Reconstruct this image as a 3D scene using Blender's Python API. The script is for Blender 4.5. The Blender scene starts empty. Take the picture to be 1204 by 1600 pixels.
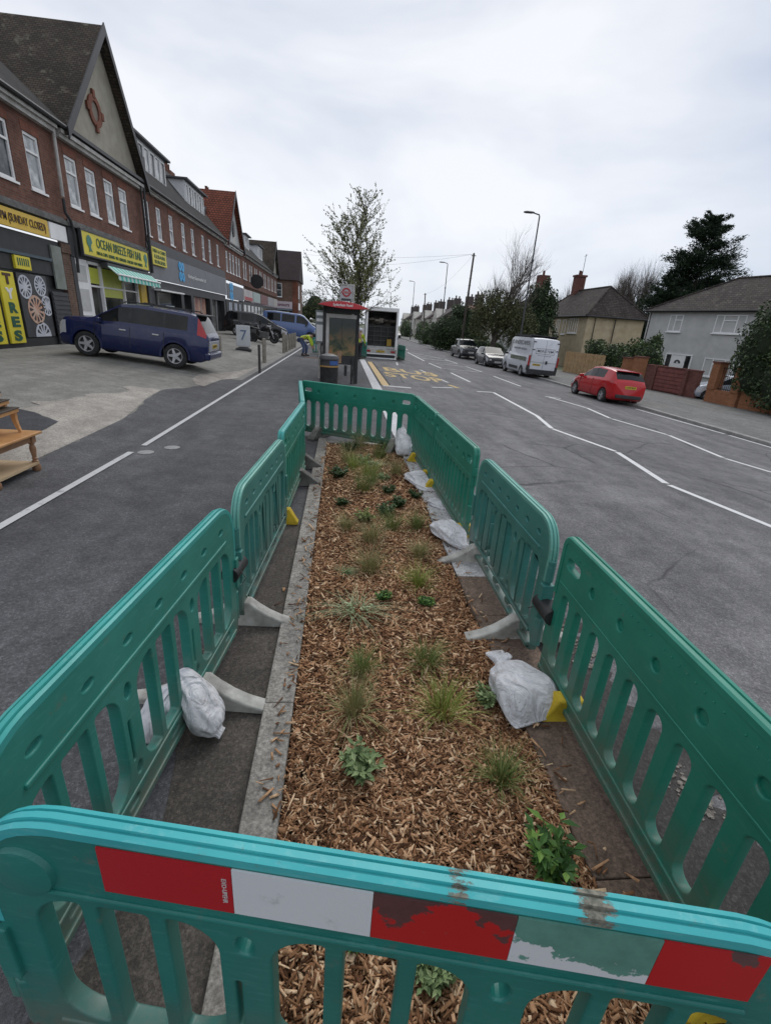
import bpy, math, random
import numpy as np
from mathutils import Vector, Matrix
random.seed(7); rng = np.random.default_rng(7)
S = bpy.context.scene; COL = S.collection
R = math.radians; PI = math.pi
# ------------------------------------------------------------------ camera frame (H = eye height, metres)
H = 2.0; FPX = 740.0
def _frame():
    pp = np.array([602., 800.])
    d = np.array([*((np.array([471., 2670.]) - pp) / FPX), 1]); d /= np.linalg.norm(d)
    r = np.array([*((np.array([535., 502.]) - pp) / FPX), 1]); r -= d * (r @ d); r /= np.linalg.norm(r)
    z = -d; y = r; x = np.cross(y, z)
    return np.array([x, y, z])
CM = _frame()            # world = CM @ camera(right, down, forward)
# ------------------------------------------------------------------ street profile: height of the ground across the street
PROF = [(-400, 2.0), (-40, 1.2), (-9.5, .66), (-7, .58), (-4.6, .35), (-3.2, .08), (-.4, 0), (1.36, 0),
        (1.37, -.02), (12.9, -.66), (13.0, -.56), (19, -.75), (25, -1.0), (60, -1.5), (400, -1.5)]
PX = np.array([a for a, b in PROF]); PZ = np.array([b for a, b in PROF])
def zp(x): return float(np.interp(x, PX, PZ))
# ------------------------------------------------------------------ object helpers
def link(o, parent=None):
    COL.objects.link(o)
    if parent is not None: o.parent = parent
    return o
def tag(o, label=None, cat=None, group=None, kind=None):
    if label: o['label'] = label
    if cat: o['category'] = cat
    if group: o['group'] = group
    if kind: o['kind'] = kind
    return o
def empty(name, loc=(0, 0, 0), rz=0., label=None, cat=None, group=None, parent=None):
    o = bpy.data.objects.new(name, None); o.empty_display_size = .2
    o.location = loc; o.rotation_euler = (0, 0, rz)
    link(o, parent); return tag(o, label, cat, group)
def copy_tree(o, parent=None):
    c = o.copy(); COL.objects.link(c); c.parent = parent
    for ch in list(o.children): copy_tree(ch, c)
    return c
def mesh_obj(name, verts, faces, mats, parent=None, smooth=False, mi=None, loc=None):
    me = bpy.data.meshes.new(name)
    me.from_pydata([tuple(map(float, v)) for v in verts] if not isinstance(verts, np.ndarray) else verts.tolist(), [], faces)
    if not isinstance(mats, (list, tuple)): mats = [mats]
    for m in mats: me.materials.append(m)
    if mi is not None: me.polygons.foreach_set('material_index', mi)
    if smooth: me.polygons.foreach_set('use_smooth', [True] * len(me.polygons))
    me.update()
    o = bpy.data.objects.new(name, me)
    if loc is not None: o.location = loc
    return link(o, parent)
class MB:
    def __init__(s): s.v = []; s.f = []; s.m = []; s.cm = 0; s.cuts = []
    def add(s, v, f, M=None):
        b = len(s.v); s.cuts.append((b, len(s.f)))
        for p in v:
            p = Vector(p); s.v.append(tuple(M @ p if M is not None else p))
        for q in f: s.f.append(tuple(b + i for i in q)); s.m.append(s.cm)
        return s
    def box(s, c, d, M=None, taper=1.):
        x, y, z = d[0] / 2, d[1] / 2, d[2] / 2
        v = [(c[0] + a * x * (taper if e > 0 else 1), c[1] + b * y * (taper if e > 0 else 1), c[2] + e * z) for e in (-1, 1) for a, b in ((-1, -1), (1, -1), (1, 1), (-1, 1))]
        return s.add(v, [(3, 2, 1, 0), (4, 5, 6, 7), (0, 1, 5, 4), (1, 2, 6, 5), (2, 3, 7, 6), (3, 0, 4, 7)], M)
    def bb(s, x0, x1, y0, y1, z0, z1, M=None):
        return s.box(((x0 + x1) / 2, (y0 + y1) / 2, (z0 + z1) / 2), (abs(x1 - x0), abs(y1 - y0), abs(z1 - z0)), M)
    def tube(s, pts, rad, n=8, cap=True, M=None):
        pts = [Vector(p) for p in pts]
        if not isinstance(rad, (list, tuple)): rad = [rad] * len(pts)
        v = []; up = None
        for i, p in enumerate(pts):
            t = (pts[min(i + 1, len(pts) - 1)] - pts[max(i - 1, 0)]).normalized()
            if up is None:
                up = Vector((0, 0, 1)) if abs(t.z) < .9 else Vector((1, 0, 0))
            a = t.cross(up).normalized(); b = a.cross(t).normalized(); up = b
            for k in range(n):
                th = 2 * PI * k / n; v.append(p + a * (math.cos(th) * rad[i]) + b * (math.sin(th) * rad[i]))
        f = []
        for i in range(len(pts) - 1):
            for k in range(n):
                k2 = (k + 1) % n; f.append((i * n + k, i * n + k2, (i + 1) * n + k2, (i + 1) * n + k))
        if cap: f.append(tuple(range(n))[::-1]); f.append(tuple(range((len(pts) - 1) * n, len(pts) * n)))
        return s.add(v, f, M)
    def lathe(s, prof, n=16, M=None, c=(0, 0, 0), cap=True):      # prof: (radius, z)
        v = []; f = []
        for r, z in prof:
            for k in range(n): v.append((c[0] + r * math.cos(2 * PI * k / n), c[1] + r * math.sin(2 * PI * k / n), c[2] + z))
        for i in range(len(prof) - 1):
            for k in range(n):
                k2 = (k + 1) % n; f.append((i * n + k, i * n + k2, (i + 1) * n + k2, (i + 1) * n + k))
        if cap: f.append(tuple(range(n))[::-1]); f.append(tuple(range((len(prof) - 1) * n, len(prof) * n)))
        return s.add(v, f, M)
    def prism(s, poly, h0, h1, M=None):                 # 2D polygon in XY extruded along Z
        n = len(poly); v = [(x, y, h0) for x, y in poly] + [(x, y, h1) for x, y in poly]
        f = [tuple(range(n))[::-1], tuple(range(n, 2 * n))] + [(i, (i + 1) % n, n + (i + 1) % n, n + i) for i in range(n)]
        return s.add(v, f, M)
    def rings(s, rs, cap=True, closed=True, M=None):
        n = len(rs[0]); v = [p for r in rs for p in r]; f = []
        for i in range(len(rs) - 1):
            for k in range(n if closed else n - 1):
                k2 = (k + 1) % n; f.append((i * n + k, i * n + k2, (i + 1) * n + k2, (i + 1) * n + k))
        if cap: f.append(tuple(range(n))[::-1]); f.append(tuple(range((len(rs) - 1) * n, len(rs) * n)))
        return s.add(v, f, M)
    def mesh(s, me, M=None):
        return s.add([v.co for v in me.vertices], [tuple(p.vertices) for p in me.polygons], M)
    def each(s, name, m, parent=None, **k):               # every added shape becomes an object of its own
        cu = s.cuts + [(len(s.v), len(s.f))]; out = []
        for (a, b), (c, d) in zip(cu, cu[1:]):
            q = MB(); q.v = s.v[a:c]; q.f = [tuple(i - a for i in f) for f in s.f[b:d]]; q.m = [0] * len(q.f); out.append(q.build(name, m, parent, **k))
        return out
    def build(s, name, mats, parent=None, smooth=False, bevel=0, loc=None, angle=35):
        o = mesh_obj(name, s.v, s.f, mats, parent, smooth, s.m if isinstance(mats, (list, tuple)) and len(mats) > 1 else None, loc)
        if smooth: 
            for p in o.data.polygons: p.use_smooth = True
            if angle: o.data.set_sharp_from_angle(angle=R(angle))
        if bevel:
            b = o.modifiers.new('bevel', 'BEVEL'); b.width = bevel; b.segments = 2; b.limit_method = 'ANGLE'; b.angle_limit = R(40)
        return o
def from_curve(polys, ext, bev=0., res=2):             # closed 2D outlines (first outer, others holes) -> solid mesh in XY, thickness along Z
    cu = bpy.data.curves.new('c', 'CURVE'); cu.dimensions = '2D'; cu.fill_mode = 'BOTH'
    cu.extrude = max(ext - bev, 0.0005); cu.bevel_depth = bev; cu.bevel_resolution = res; cu.offset = -bev
    for p in polys:
        sp = cu.splines.new('POLY'); sp.points.add(len(p) - 1); sp.use_cyclic_u = True
        for q, a in zip(sp.points, p): q.co = (a[0], a[1], 0, 1)
    o = bpy.data.objects.new('c', cu); COL.objects.link(o)
    dg = bpy.context.evaluated_depsgraph_get(); dg.update()
    me = bpy.data.meshes.new_from_object(o.evaluated_get(dg))
    bpy.data.objects.remove(o); bpy.data.curves.remove(cu)
    return me
def text_mesh(s, size=1., ext=.004, bold=0., align='CENTER', spacing=1., sx=1.):
    cu = bpy.data.curves.new('t', 'FONT'); cu.body = s; cu.size = size; cu.extrude = ext; cu.offset = bold * size
    cu.align_x = align; cu.align_y = 'CENTER'; cu.resolution_u = 3; cu.space_character = spacing
    o = bpy.data.objects.new('t', cu); COL.objects.link(o)
    dg = bpy.context.evaluated_depsgraph_get(); dg.update()
    me = bpy.data.meshes.new_from_object(o.evaluated_get(dg))
    bpy.data.objects.remove(o); bpy.data.curves.remove(cu)
    if sx != 1.:
        for v in me.vertices: v.co.x *= sx
    return me
def tw(me):
    xs = [v.co.x for v in me.vertices]; return (max(xs) - min(xs)) if xs else 1.
def fit_text(s, w, h, ext=.004, bold=0.):               # lettering w wide and about h high
    me = text_mesh(s, h * 1.38, ext, bold); k = w / tw(me)
    for v in me.vertices: v.co.x *= k
    return me
def Mx(loc, ax, ay):                                    # local x -> ax, local y -> ay, local z -> ax x ay
    ax = Vector(ax).normalized(); ay = Vector(ay).normalized(); az = ax.cross(ay).normalized()
    m = Matrix((ax, ay, az)).transposed().to_4x4(); m.translation = Vector(loc); return m
def me_obj(name, me, mat, parent=None, M=None, smooth=True, angle=35):
    me.name = name
    if M is not None: me.transform(M)
    me.materials.clear(); me.materials.append(mat)
    if smooth:
        for p in me.polygons: p.use_smooth = True
        me.set_sharp_from_angle(angle=R(angle))
    o = bpy.data.objects.new(name, me); return link(o, parent)
def rrect(cx, cy, w, h, r, n=5, rs=None):
    rs = rs or [r] * 4; out = []
    for k, (sx, sy) in enumerate(((1, 1), (-1, 1), (-1, -1), (1, -1))):
        q = max(min(rs[k], w / 2 - 1e-4, h / 2 - 1e-4), 1e-4) if rs[k] <= min(w, h) / 2 else rs[k]
        q = min(q, w - 1e-4, h - 1e-4)
        for i in range(n + 1):
            a = PI / 2 * (k + i / n); out.append((cx + sx * (w / 2 - q) + q * math.cos(a), cy + sy * (h / 2 - q) + q * math.sin(a)))
    return out
def ell(cx, cy, a, b, n=14): return [(cx + a * math.cos(2 * PI * k / n), cy + b * math.sin(2 * PI * k / n)) for k in range(n)]
FX = lambda x: Mx((x, 0, 0), (0, 1, 0), (0, 0, 1))      # facade plane facing +X : (u, v) -> (y, z)
# ------------------------------------------------------------------ materials
class NT:
    def __init__(s, name):
        s.m = bpy.data.materials.new(name); s.m.use_nodes = True; s.t = s.m.node_tree; s.t.nodes.clear()
        s.out = s.n('ShaderNodeOutputMaterial'); s.b = s.n('ShaderNodeBsdfPrincipled'); s.l(s.b.outputs[0], s.out.inputs[0])
    def n(s, t, **k):
        o = s.t.nodes.new(t)
        for a, b in k.items():
            if hasattr(o, a) and a not in o.inputs: setattr(o, a, b)
            else: o.inputs[a].default_value = b
        return o
    def l(s, a, b): s.t.links.new(a, b)
    def co(s, which='Object'): return s.n('ShaderNodeTexCoord').outputs[which]
    def noise(s, scale, detail=4., rough=.6, vec=None, dist=0.):
        o = s.n('ShaderNodeTexNoise'); o.inputs['Scale'].default_value = scale; o.inputs['Detail'].default_value = detail
        o.inputs['Roughness'].default_value = rough; o.inputs['Distortion'].default_value = dist
        s.l(vec if vec is not None else s.co(), o.inputs['Vector']); return o.outputs[0]
    def ramp(s, fac, stops):
        r = s.n('ShaderNodeValToRGB'); e = r.color_ramp.elements
        while len(e) < len(stops): e.new(.5)
        for q, (p, c) in zip(e, stops): q.position = p; q.color = (*c, 1) if isinstance(c, (tuple, list)) else (c, c, c, 1)
        s.l(fac, r.inputs[0]); return r.outputs[0]
    def mix(s, fac, a, b, mode='MIX'):
        o = s.n('ShaderNodeMix'); o.data_type = 'RGBA'; o.blend_type = mode
        for sock, v in ((o.inputs[0], fac), (o.inputs[6], a), (o.inputs[7], b)):
            if hasattr(v, 'links') or isinstance(v, bpy.types.NodeSocket): s.l(v, sock)
            else: sock.default_value = (*v, 1) if isinstance(v, (tuple, list)) else v
        return o.outputs[2]
    def bump(s, h, strength=.3, dist=.01):
        o = s.n('ShaderNodeBump'); o.inputs['Strength'].default_value = strength; o.inputs['Distance'].default_value = dist
        s.l(h, o.inputs['Height']); s.l(o.outputs[0], s.b.inputs['Normal']); return o
    def set(s, **k):
        for a, v in k.items():
            i = s.b.inputs[a.replace('_', ' ')]
            if isinstance(v, bpy.types.NodeSocket): s.l(v, i)
            else: i.default_value = (*v, 1) if isinstance(v, (tuple, list)) else v
        return s
def uv_vec(t, mode):       # 2D coordinates on a surface from object coordinates: 'w' wall (x+y, z), 'x'/'y' roof (ridge along x / y)
    sp = t.n('ShaderNodeSeparateXYZ'); t.l(t.co(), sp.inputs[0])
    if mode == 'w':
        a = t.n('ShaderNodeMath', operation='ADD'); t.l(sp.outputs[0], a.inputs[0]); t.l(sp.outputs[1], a.inputs[1]); u = a.outputs[0]
    else: u = sp.outputs[0 if mode == 'x' else 1]
    c = t.n('ShaderNodeCombineXYZ'); t.l(u, c.inputs[0]); t.l(sp.outputs[2], c.inputs[1]); return c.outputs[0]
def mat(name, col, rough=.6, col2=None, scale=6., bump=0., bscale=None, metal=0., spec=.5, detail=5., lo=.35, hi=.65, coat=0., bdist=.01):
    t = NT(name); t.set(Roughness=rough, Metallic=metal)
    t.b.inputs['Specular IOR Level'].default_value = spec
    if coat: t.b.inputs['Coat Weight'].default_value = coat; t.b.inputs['Coat Roughness'].default_value = .04
    if col2: t.set(Base_Color=t.ramp(t.noise(scale, detail), [(lo, col), (hi, col2)]))
    else:
        d = tuple(c * .86 for c in col); t.set(Base_Color=t.ramp(t.noise(scale, detail), [(.3, d), (.7, col)]))
    if bump: t.bump(t.noise(bscale or scale * 3, 6.), bump, bdist)
    return t.m
def brick_mat(name, c1, c2, mortar, bw=.22, bh=.072, ms=.010, mode='w', bump=.4, rough=.9, vstretch=1., off=.5, stain=(.55, 1.0), wcol=None):
    t = NT(name); v = uv_vec(t, mode)
    if vstretch != 1.:
        mp = t.n('ShaderNodeMapping'); mp.inputs['Scale'].default_value = (1, vstretch, 1); t.l(v, mp.inputs[0]); v = mp.outputs[0]
    b = t.n('ShaderNodeTexBrick'); b.offset = off
    b.inputs['Scale'].default_value = 1.; b.inputs['Brick Width'].default_value = bw; b.inputs['Row Height'].default_value = bh
    b.inputs['Mortar Size'].default_value = ms; b.inputs['Mortar Smooth'].default_value = .2; b.inputs['Bias'].default_value = -.1
    b.inputs['Color1'].default_value = (*c1, 1); b.inputs['Color2'].default_value = (*c2, 1); b.inputs['Mortar'].default_value = (*mortar, 1)
    t.l(v, b.inputs['Vector'])
    n = t.ramp(t.noise(.9, 6., .65), [(.3, stain[0]), (.7, stain[1])])
    c = t.mix(1., b.outputs['Color'], n, 'MULTIPLY')
    n2 = t.ramp(t.noise(9., 5., .7), [(.35, .75), (.7, 1.15)])
    c = t.mix(1., c, n2, 'MULTIPLY')
    if wcol:                                             # lichen / moss flecks
        k = t.ramp(t.noise(2.3, 8., .75), [(.56, 0.), (.68, .8)]); c = t.mix(k, c, wcol)
    t.set(Base_Color=c, Roughness=rough); t.b.inputs['Specular IOR Level'].default_value = .25
    t.bump(b.outputs['Fac'], -bump, .012) if bump else None
    return t.m
def island_mat(name, stops, rough=.8, spec=.3, sub=None, nscale=None):
    t = NT(name); g = t.n('ShaderNodeNewGeometry'); fac = g.outputs['Random Per Island']
    c = t.ramp(fac, stops)
    if nscale: c = t.mix(1., c, t.ramp(t.noise(nscale, 3.), [(.3, .7), (.7, 1.15)]), 'MULTIPLY')
    t.set(Base_Color=c, Roughness=rough); t.b.inputs['Specular IOR Level'].default_value = spec
    return t.m
def asphalt(name, base, lighter, patch, stain=.75, agg=260., crack=False, grain=1.):
    t = NT(name); o = t.co()
    big = t.ramp(t.noise(.35, 6., .6, o), [(.32, base), (.68, lighter)])
    mp = t.n('ShaderNodeMapping'); mp.inputs['Scale'].default_value = (1.6, .22, 1); t.l(o, mp.inputs[0])
    st = t.ramp(t.noise(1.2, 6., .65, mp.outputs[0]), [(.3, stain), (.62, 1.08)])
    c = t.mix(1., big, st, 'MULTIPLY')
    ag = t.noise(agg, 2., .8, o); c = t.mix(1., c, t.ramp(ag, [(.3, .62), (.72, 1.45)]), 'MULTIPLY')
    vs = t.n('ShaderNodeTexVoronoi'); vs.inputs['Scale'].default_value = 95.; t.l(o, vs.inputs['Vector']); vb = t.n('ShaderNodeRGBToBW'); t.l(vs.outputs['Color'], vb.inputs[0]); c = t.mix(1., c, t.ramp(vb.outputs[0], [(.2, 1 - .16 * grain), (.6, 1.0), (.85, 1 + .42 * grain)]), 'MULTIPLY')
    ag2 = t.noise(34., 5., .75, o); c = t.mix(1., c, t.ramp(ag2, [(.3, .68), (.72, 1.36)]), 'MULTIPLY')
    md = t.noise(3.1, 7., .72, o); c = t.mix(1., c, t.ramp(md, [(.33, .74), (.68, 1.24)]), 'MULTIPLY')
    sp = t.ramp(t.noise(5.5, 8., .8, o), [(.63, 0.), (.72, .55)]); c = t.mix(sp, c, patch)
    if crack:
        vo = t.n('ShaderNodeTexVoronoi', feature='DISTANCE_TO_EDGE'); vo.inputs['Scale'].default_value = .42
        wn = t.n('ShaderNodeTexNoise'); wn.inputs['Scale'].default_value = 2.2; wn.inputs['Detail'].default_value = 6; t.l(o, wn.inputs['Vector'])
        w = t.mix(.14, o, wn.outputs[1]); t.l(w, vo.inputs['Vector'])
        k = t.ramp(vo.outputs['Distance'], [(.0, .9), (.009, 0.)])
        kk = t.ramp(t.noise(.5, 3., .6, o), [(.42, 0.), (.52, 1.)]); k = t.mix(1., k, kk, 'MULTIPLY')
        c = t.mix(k, c, tuple(x * .35 for x in base))
    t.set(Base_Color=c, Roughness=.85); t.b.inputs['Specular IOR Level'].default_value = .3
    t.bump(ag, .35, .004); return t.m
def painted(name, col, under, wear=.5, rough=.6, scale=9.):
    t = NT(name); n = t.noise(scale, 8., .75); w = t.ramp(n, [(wear - .05, 0.), (wear + .05, 1.)])
    t.set(Base_Color=t.mix(w, col, under), Roughness=rough); t.bump(t.noise(200., 2.), .2, .003); return t.m
def plastic(name, a, b, dirt=(.16, .14, .11), dz=(.10, .45), amount=.75, scr=(.12, .38, .32)):   # moulded polythene: scuffs, mud low down
    t = NT(name); o = t.co(); sp = t.n('ShaderNodeSeparateXYZ'); t.l(o, sp.inputs[0])
    c = t.ramp(t.noise(2.2, 5., .6, o), [(.35, a), (.68, b)])
    mp = t.n('ShaderNodeMapping'); mp.inputs['Scale'].default_value = (3., 3., 26.); mp.inputs['Rotation'].default_value = (0, R(18), 0); t.l(o, mp.inputs[0])
    k = t.ramp(t.noise(3., 8., .8, mp.outputs[0]), [(.54, 0.), (.70, .6)]); c = t.mix(k, c, scr)
    mr = t.n('ShaderNodeMapRange'); mr.inputs[1].default_value = dz[1]; mr.inputs[2].default_value = dz[0]; t.l(sp.outputs[2], mr.inputs[0])
    dn = t.ramp(t.noise(7., 8., .78, o), [(.34, 0.), (.56, amount)])
    d = t.mix(1., dn, mr.outputs[0], 'MULTIPLY'); c = t.mix(d, c, dirt)
    d2 = t.ramp(t.noise(11., 8., .78, o), [(.60, 0.), (.72, .6)]); c = t.mix(d2, c, dirt)
    t.set(Base_Color=c, Roughness=.42); t.b.inputs['Specular IOR Level'].default_value = .45
    t.bump(t.noise(24., 4., .6, o), .06, .01); return t.m
# ================================================================== GROUND
M_foot = asphalt('footway_asphalt', (.065, .064, .068), (.096, .095, .099), (.15, .15, .148), .72)
M_road = asphalt('road_asphalt', (.115, .112, .115), (.162, .158, .161), (.17, .168, .165), .66, crack=True)
M_pav = asphalt('pavement_asphalt', (.13, .128, .122), (.17, .168, .16), (.2, .2, .19), .8)
M_fore = asphalt('forecourt_concrete', (.165, .16, .145), (.22, .213, .193), (.30, .29, .265), .78, agg=120., grain=.3)
M_conc = asphalt('pale_concrete', (.25, .228, .20), (.32, .295, .262), (.2, .185, .16), .75, agg=90., grain=.3)
M_patch = asphalt('new_asphalt', (.035, .035, .04), (.05, .05, .055), (.07, .07, .07), .8)
M_wet = asphalt('damp_asphalt', (.035, .032, .03), (.07, .065, .061), (.11, .10, .088), .6)
M_earth = mat('garden_earth', (.06, .07, .035), .95, (.1, .11, .06), 1.2, .3)
M_white = painted('road_white', (.62, .62, .62), (.3, .3, .3), .62)
M_whitew = painted('worn_white', (.47, .47, .47), (.24, .24, .245), .60)
M_yellow = painted('road_yellow', (.46, .30, .06), (.14, .125, .10), .55)
M_yellow2 = painted('road_yellow_band', (.48, .32, .11), (.2, .17, .13), .58)
def strip(name, rows, dz, m, N=14, kind='structure', parent=None):
    v = []; f = []
    for y, a, b in rows:
        for i in range(N + 1):
            x = a + (b - a) * i / N; v.append((x, y, zp(x) + dz))
    n = N + 1
    for r in range(len(rows) - 1):
        for i in range(N): f.append((r * n + i, r * n + i + 1, (r + 1) * n + i + 1, (r + 1) * n + i))
    o = mesh_obj(name, v, f, m, parent)
    if kind: o['kind'] = kind
    return o
# base sheet reaching the horizon
xs = sorted(set([round(x, 3) for x in PX] + [x for x in np.arange(-12, 30, .5)])); ys = [-60, -8, 0, 4, 8, 12, 16, 20, 30, 45, 70, 120, 220, 500, 2500]
mesh_obj('ground', [(x * (1 if abs(x) < 300 else 6), y, zp(x) - .03) for y in ys for x in xs],
         [(r * len(xs) + i, r * len(xs) + i + 1, (r + 1) * len(xs) + i + 1, (r + 1) * len(xs) + i) for r in range(len(ys) - 1) for i in range(len(xs) - 1)], M_earth)['kind'] = 'structure'
ya = [-8, 2, 5, 8, 11, 14, 17, 20, 26, 34, 50, 80, 140, 320]
strip('forecourt', [(y, -9.7, -2.7) for y in ya], -.008, M_fore, 60)
def jag(pts, step=.3, amp=.05):
    out = []
    ys_ = np.arange(pts[0][0], pts[-1][0], step)
    for y in ys_: out.append((float(y), float(np.interp(y, [p[0] for p in pts], [p[1] for p in pts])) + random.uniform(-amp, amp)))
    return out + [pts[-1]]
edge = jag([(-8, -3.75), (5.3, -3.72), (8.9, -3.75), (10.4, -4.02), (12, -4.15), (12.3, -3.9), (13.5, -3.64), (15.2, -3.6), (15.6, -3.25), (17, -3.16), (20, -3.12)]) + [(40, -3.12), (80, -3.1), (320, -3.0)]
strip('footway', [(y, x, -.3) for y, x in edge if y < 8.15] + [(8.2, -3.75, -.3)], .0, M_foot, 40)
strip('footway', [(8.2, -3.75, 1.04)] + [(y, x, 1.04) for y, x in edge if y > 8.2], .0, M_foot, 50)
strip('footway_edging', [(15.6, -3.28, -3.08), (20, -3.28, -3.06), (60, -3.2, -3.02)], .012, mat('edging', (.16, .155, .145), .9, (.22, .21, .2), 3.), 4)
def rough(rows, step, amp):
    yy = np.arange(rows[0][0], rows[-1][0], step); f = lambda k: np.interp(yy, [r[0] for r in rows], [r[k] for r in rows]); j = np.convolve(rng.normal(0, 1, len(yy) + 4), np.ones(5) / 5, 'valid') * amp
    return [(float(y), float(a + d), float(b)) for y, a, b, d in zip(yy, f(1), f(2), j)]
pc = [(2.5, -6.5, -3.7), (5.2, -5.3, -3.70), (7.4, -4.95, -3.72), (8.6, -5.0, -3.74), (9.4, -4.9, -3.85), (10.6, -4.6, -4.05), (11.6, -4.35, -4.12)]
strip('concrete_apron', rough(pc, .09, .28), .001, M_conc, 16)
strip('concrete_ramp_edge', [(13.3, -3.82, -3.62), (14.0, -4.1, -3.6), (15.0, -4.2, -3.55), (15.9, -4.0, -3.3), (17, -3.7, -3.26), (19, -3.4, -3.26), (22, -3.3, -3.27)], .002, M_conc, 6)
strip('asphalt_patch', [(6.2, -6.6, -4.15), (7.2, -6.6, -4.22), (7.65, -6.6, -4.28), (7.9, -6.6, -4.75), (8.05, -6.6, -5.3)], .008, M_patch, 10)
strip('road', [(y, 1.372, 12.9) for y in ya], 0, M_road, 24)
strip('pavement', [(y, 13.1, 19.2) for y in ya], .002, M_pav, 12)
strip('driveway', [(20.0, 19.2, 26), (25.5, 19.2, 26), (30., 19.2, 24)], .0, M_pav, 8)
mb = MB()
for i in range(110):
    y0 = -4 + i * .92; mb.bb(12.9, 13.1, y0, y0 + .905, zp(12.9) - .2, zp(13.1) + .012)
mb.build('kerb', mat('granite_kerb', (.2, .195, .185), .85, (.3, .29, .28), 5., .2), bevel=.015)['kind'] = 'structure'
# left white line and other paint
strip('footway_line', [(1.5, -3.12, -3.03), (4.2, -3.06, -2.975), (6.86, -2.98, -2.895)], .010, M_whitew, 2)
strip('footway_line', [(7.25, -2.95, -2.87), (18, -2.9, -2.82), (32, -2.85, -2.76), (60, -2.82, -2.7)], .010, M_whitew, 2)
def line_strip(name, pts, w, m, dz=.006):
    v = []; f = []
    for i, p in enumerate(pts):
        a = Vector(pts[max(i - 1, 0)]); b = Vector(pts[min(i + 1, len(pts) - 1)]); t = (b - a).normalized(); n = Vector((t.y, -t.x))
        if abs(n.x) < .25: n = Vector((.0, 1.)) if n.y > 0 else Vector((0, -1.))
        for s in (-.5, .5):
            x = p[0] + n.x * w * s; y = p[1] + n.y * w * s; v.append((x, y, zp(x) + dz))
    for i in range(len(pts) - 1): f.append((2 * i, 2 * i + 1, 2 * i + 3, 2 * i + 2))
    o = mesh_obj(name, v, f, m); o['kind'] = 'structure'; return o
ZZ = [[(5.41, 18.95), (6.2, 19.35)], [(6.2, 19.35), (5.93, 13.97), (5.54, 11.95)], [(5.54, 11.88), (6.1, 9.79)], [(6.1, 9.72), (5.69, 7.42)], [(5.69, 7.34), (6.06, 5.6), (6.3, 4.4), (5.9, 2.2)],
      [(8.78, 20.2), (9.42, 20.0)], [(8.9, 20.1), (9.38, 17.66)], [(9.38, 17.58), (9.07, 15.34)], [(9.07, 15.24), (9.6, 13.06)], [(9.6, 12.98), (9.21, 10.37)], [(9.21, 10.29), (9.49, 9.2), (9.2, 6.)],
      [(12.45, 19.3), (12.75, 14.6)], [(12.75, 14.4), (12.8, 9.), (12.8, 2)],
      [(9.05, 28.6), (9.0, 23.8)], [(6.14, 27.3), (6.14, 22.9)],
      [(6.0, 33.9), (6.14, 30.1), (8.7, 30.7)], [(6.3, 34.4), (8.95, 35.0), (9.05, 31.2)], [(6.14, 46.3), (6.0, 35.8), (8.8, 37.2)], [(6.6, 46.5), (8.7, 43.3)], [(8.74, 41.6), (8.95, 37.8)], [(6.2, 42.), (8.7, 42.6)], [(6.3, 38.9), (8.8, 40.)]]
for z in ZZ: line_strip('zigzag_line', z, .13, M_white)
for y in (52, 60, 68, 78, 90): line_strip('lane_dash', [(6.9, y), (6.9, y + 4)], .12, M_white)
for y in (50, 62): line_strip('edge_dash', [(4.6, y), (4.7, y + 4)], .12, M_whitew)
line_strip('bay_line', [(1.5, 17.3), (2.55, 17.55)], .28, M_whitew); line_strip('bay_line', [(3.5, 18.6), (4.5, 19.3)], .16, M_whitew)
line_strip('bay_dash', [(4.6, 22.5), (4.72, 21.3)], .13, M_whitew); line_strip('bay_mark', [(4.55, 20.3), (4.75, 19.4)], .22, M_yellow)
line_strip('bay_dash', [(4.3, 26.8), (4.45, 25.4)], .13, M_whitew); line_strip('bay_mark', [(4.6, 25.4), (4.8, 24.3)], .16, M_yellow); line_strip('bay_dash', [(3.2, 28.2), (3.4, 30.5)], .1, M_whitew)
strip('bus_stop_line', [(17.4, 1.47, 1.74), (28.2, 1.47, 1.72)], .007, M_yellow2, 2)
strip('bus_stop_gutter', [(17.3, 1.38, 1.82), (28.3, 1.38, 1.82)], .003, M_patch, 3)
for s, y0, x0, x1 in (('BUS', 23.3, 2.08, 4.75), ('STOP', 20.6, 1.92, 4.6)):
    me = fit_text(s, x1 - x0, 2.0, .0, .02); tag(me_obj('bus_stop_lettering', me, M_yellow, None, Matrix.Translation(((x0 + x1) / 2, y0 + 1.2, 0)), False), kind='structure')
    for v in me.vertices: v.co.z = zp(v.co.x) + .007
# kerb band of pale stones running on past the planter
mb = MB()
for i in range(18):
    y0 = 8.6 + i * 1.15; mb.bb(1.05, 1.365, y0, y0 + 1.135, -.1, .014)
mb.build('granite_kerb', mat('pale_kerb', (.42, .42, .43), .8, (.56, .56, .57), 6., .15), bevel=.01)['kind'] = 'structure'
# inspection covers on the footway
for k, (x, y, lb) in enumerate(((-2.75, 6.9, 'round grey water cover on the end of the white footway line'), (-2.5, 7.25, 'round grey water cover set clear of the white line'))):
    o = MB().lathe([(.11, -.01), (.11, .006), (.095, .009), (0.005, .009)], 24).build('inspection_cover', mat('cover_iron', (.2, .2, .2), .7, (.28, .28, .27), 20.), loc=(x, y, zp(x) + .004)); tag(o, lb, 'manhole cover', 'covers on the footway')
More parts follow.
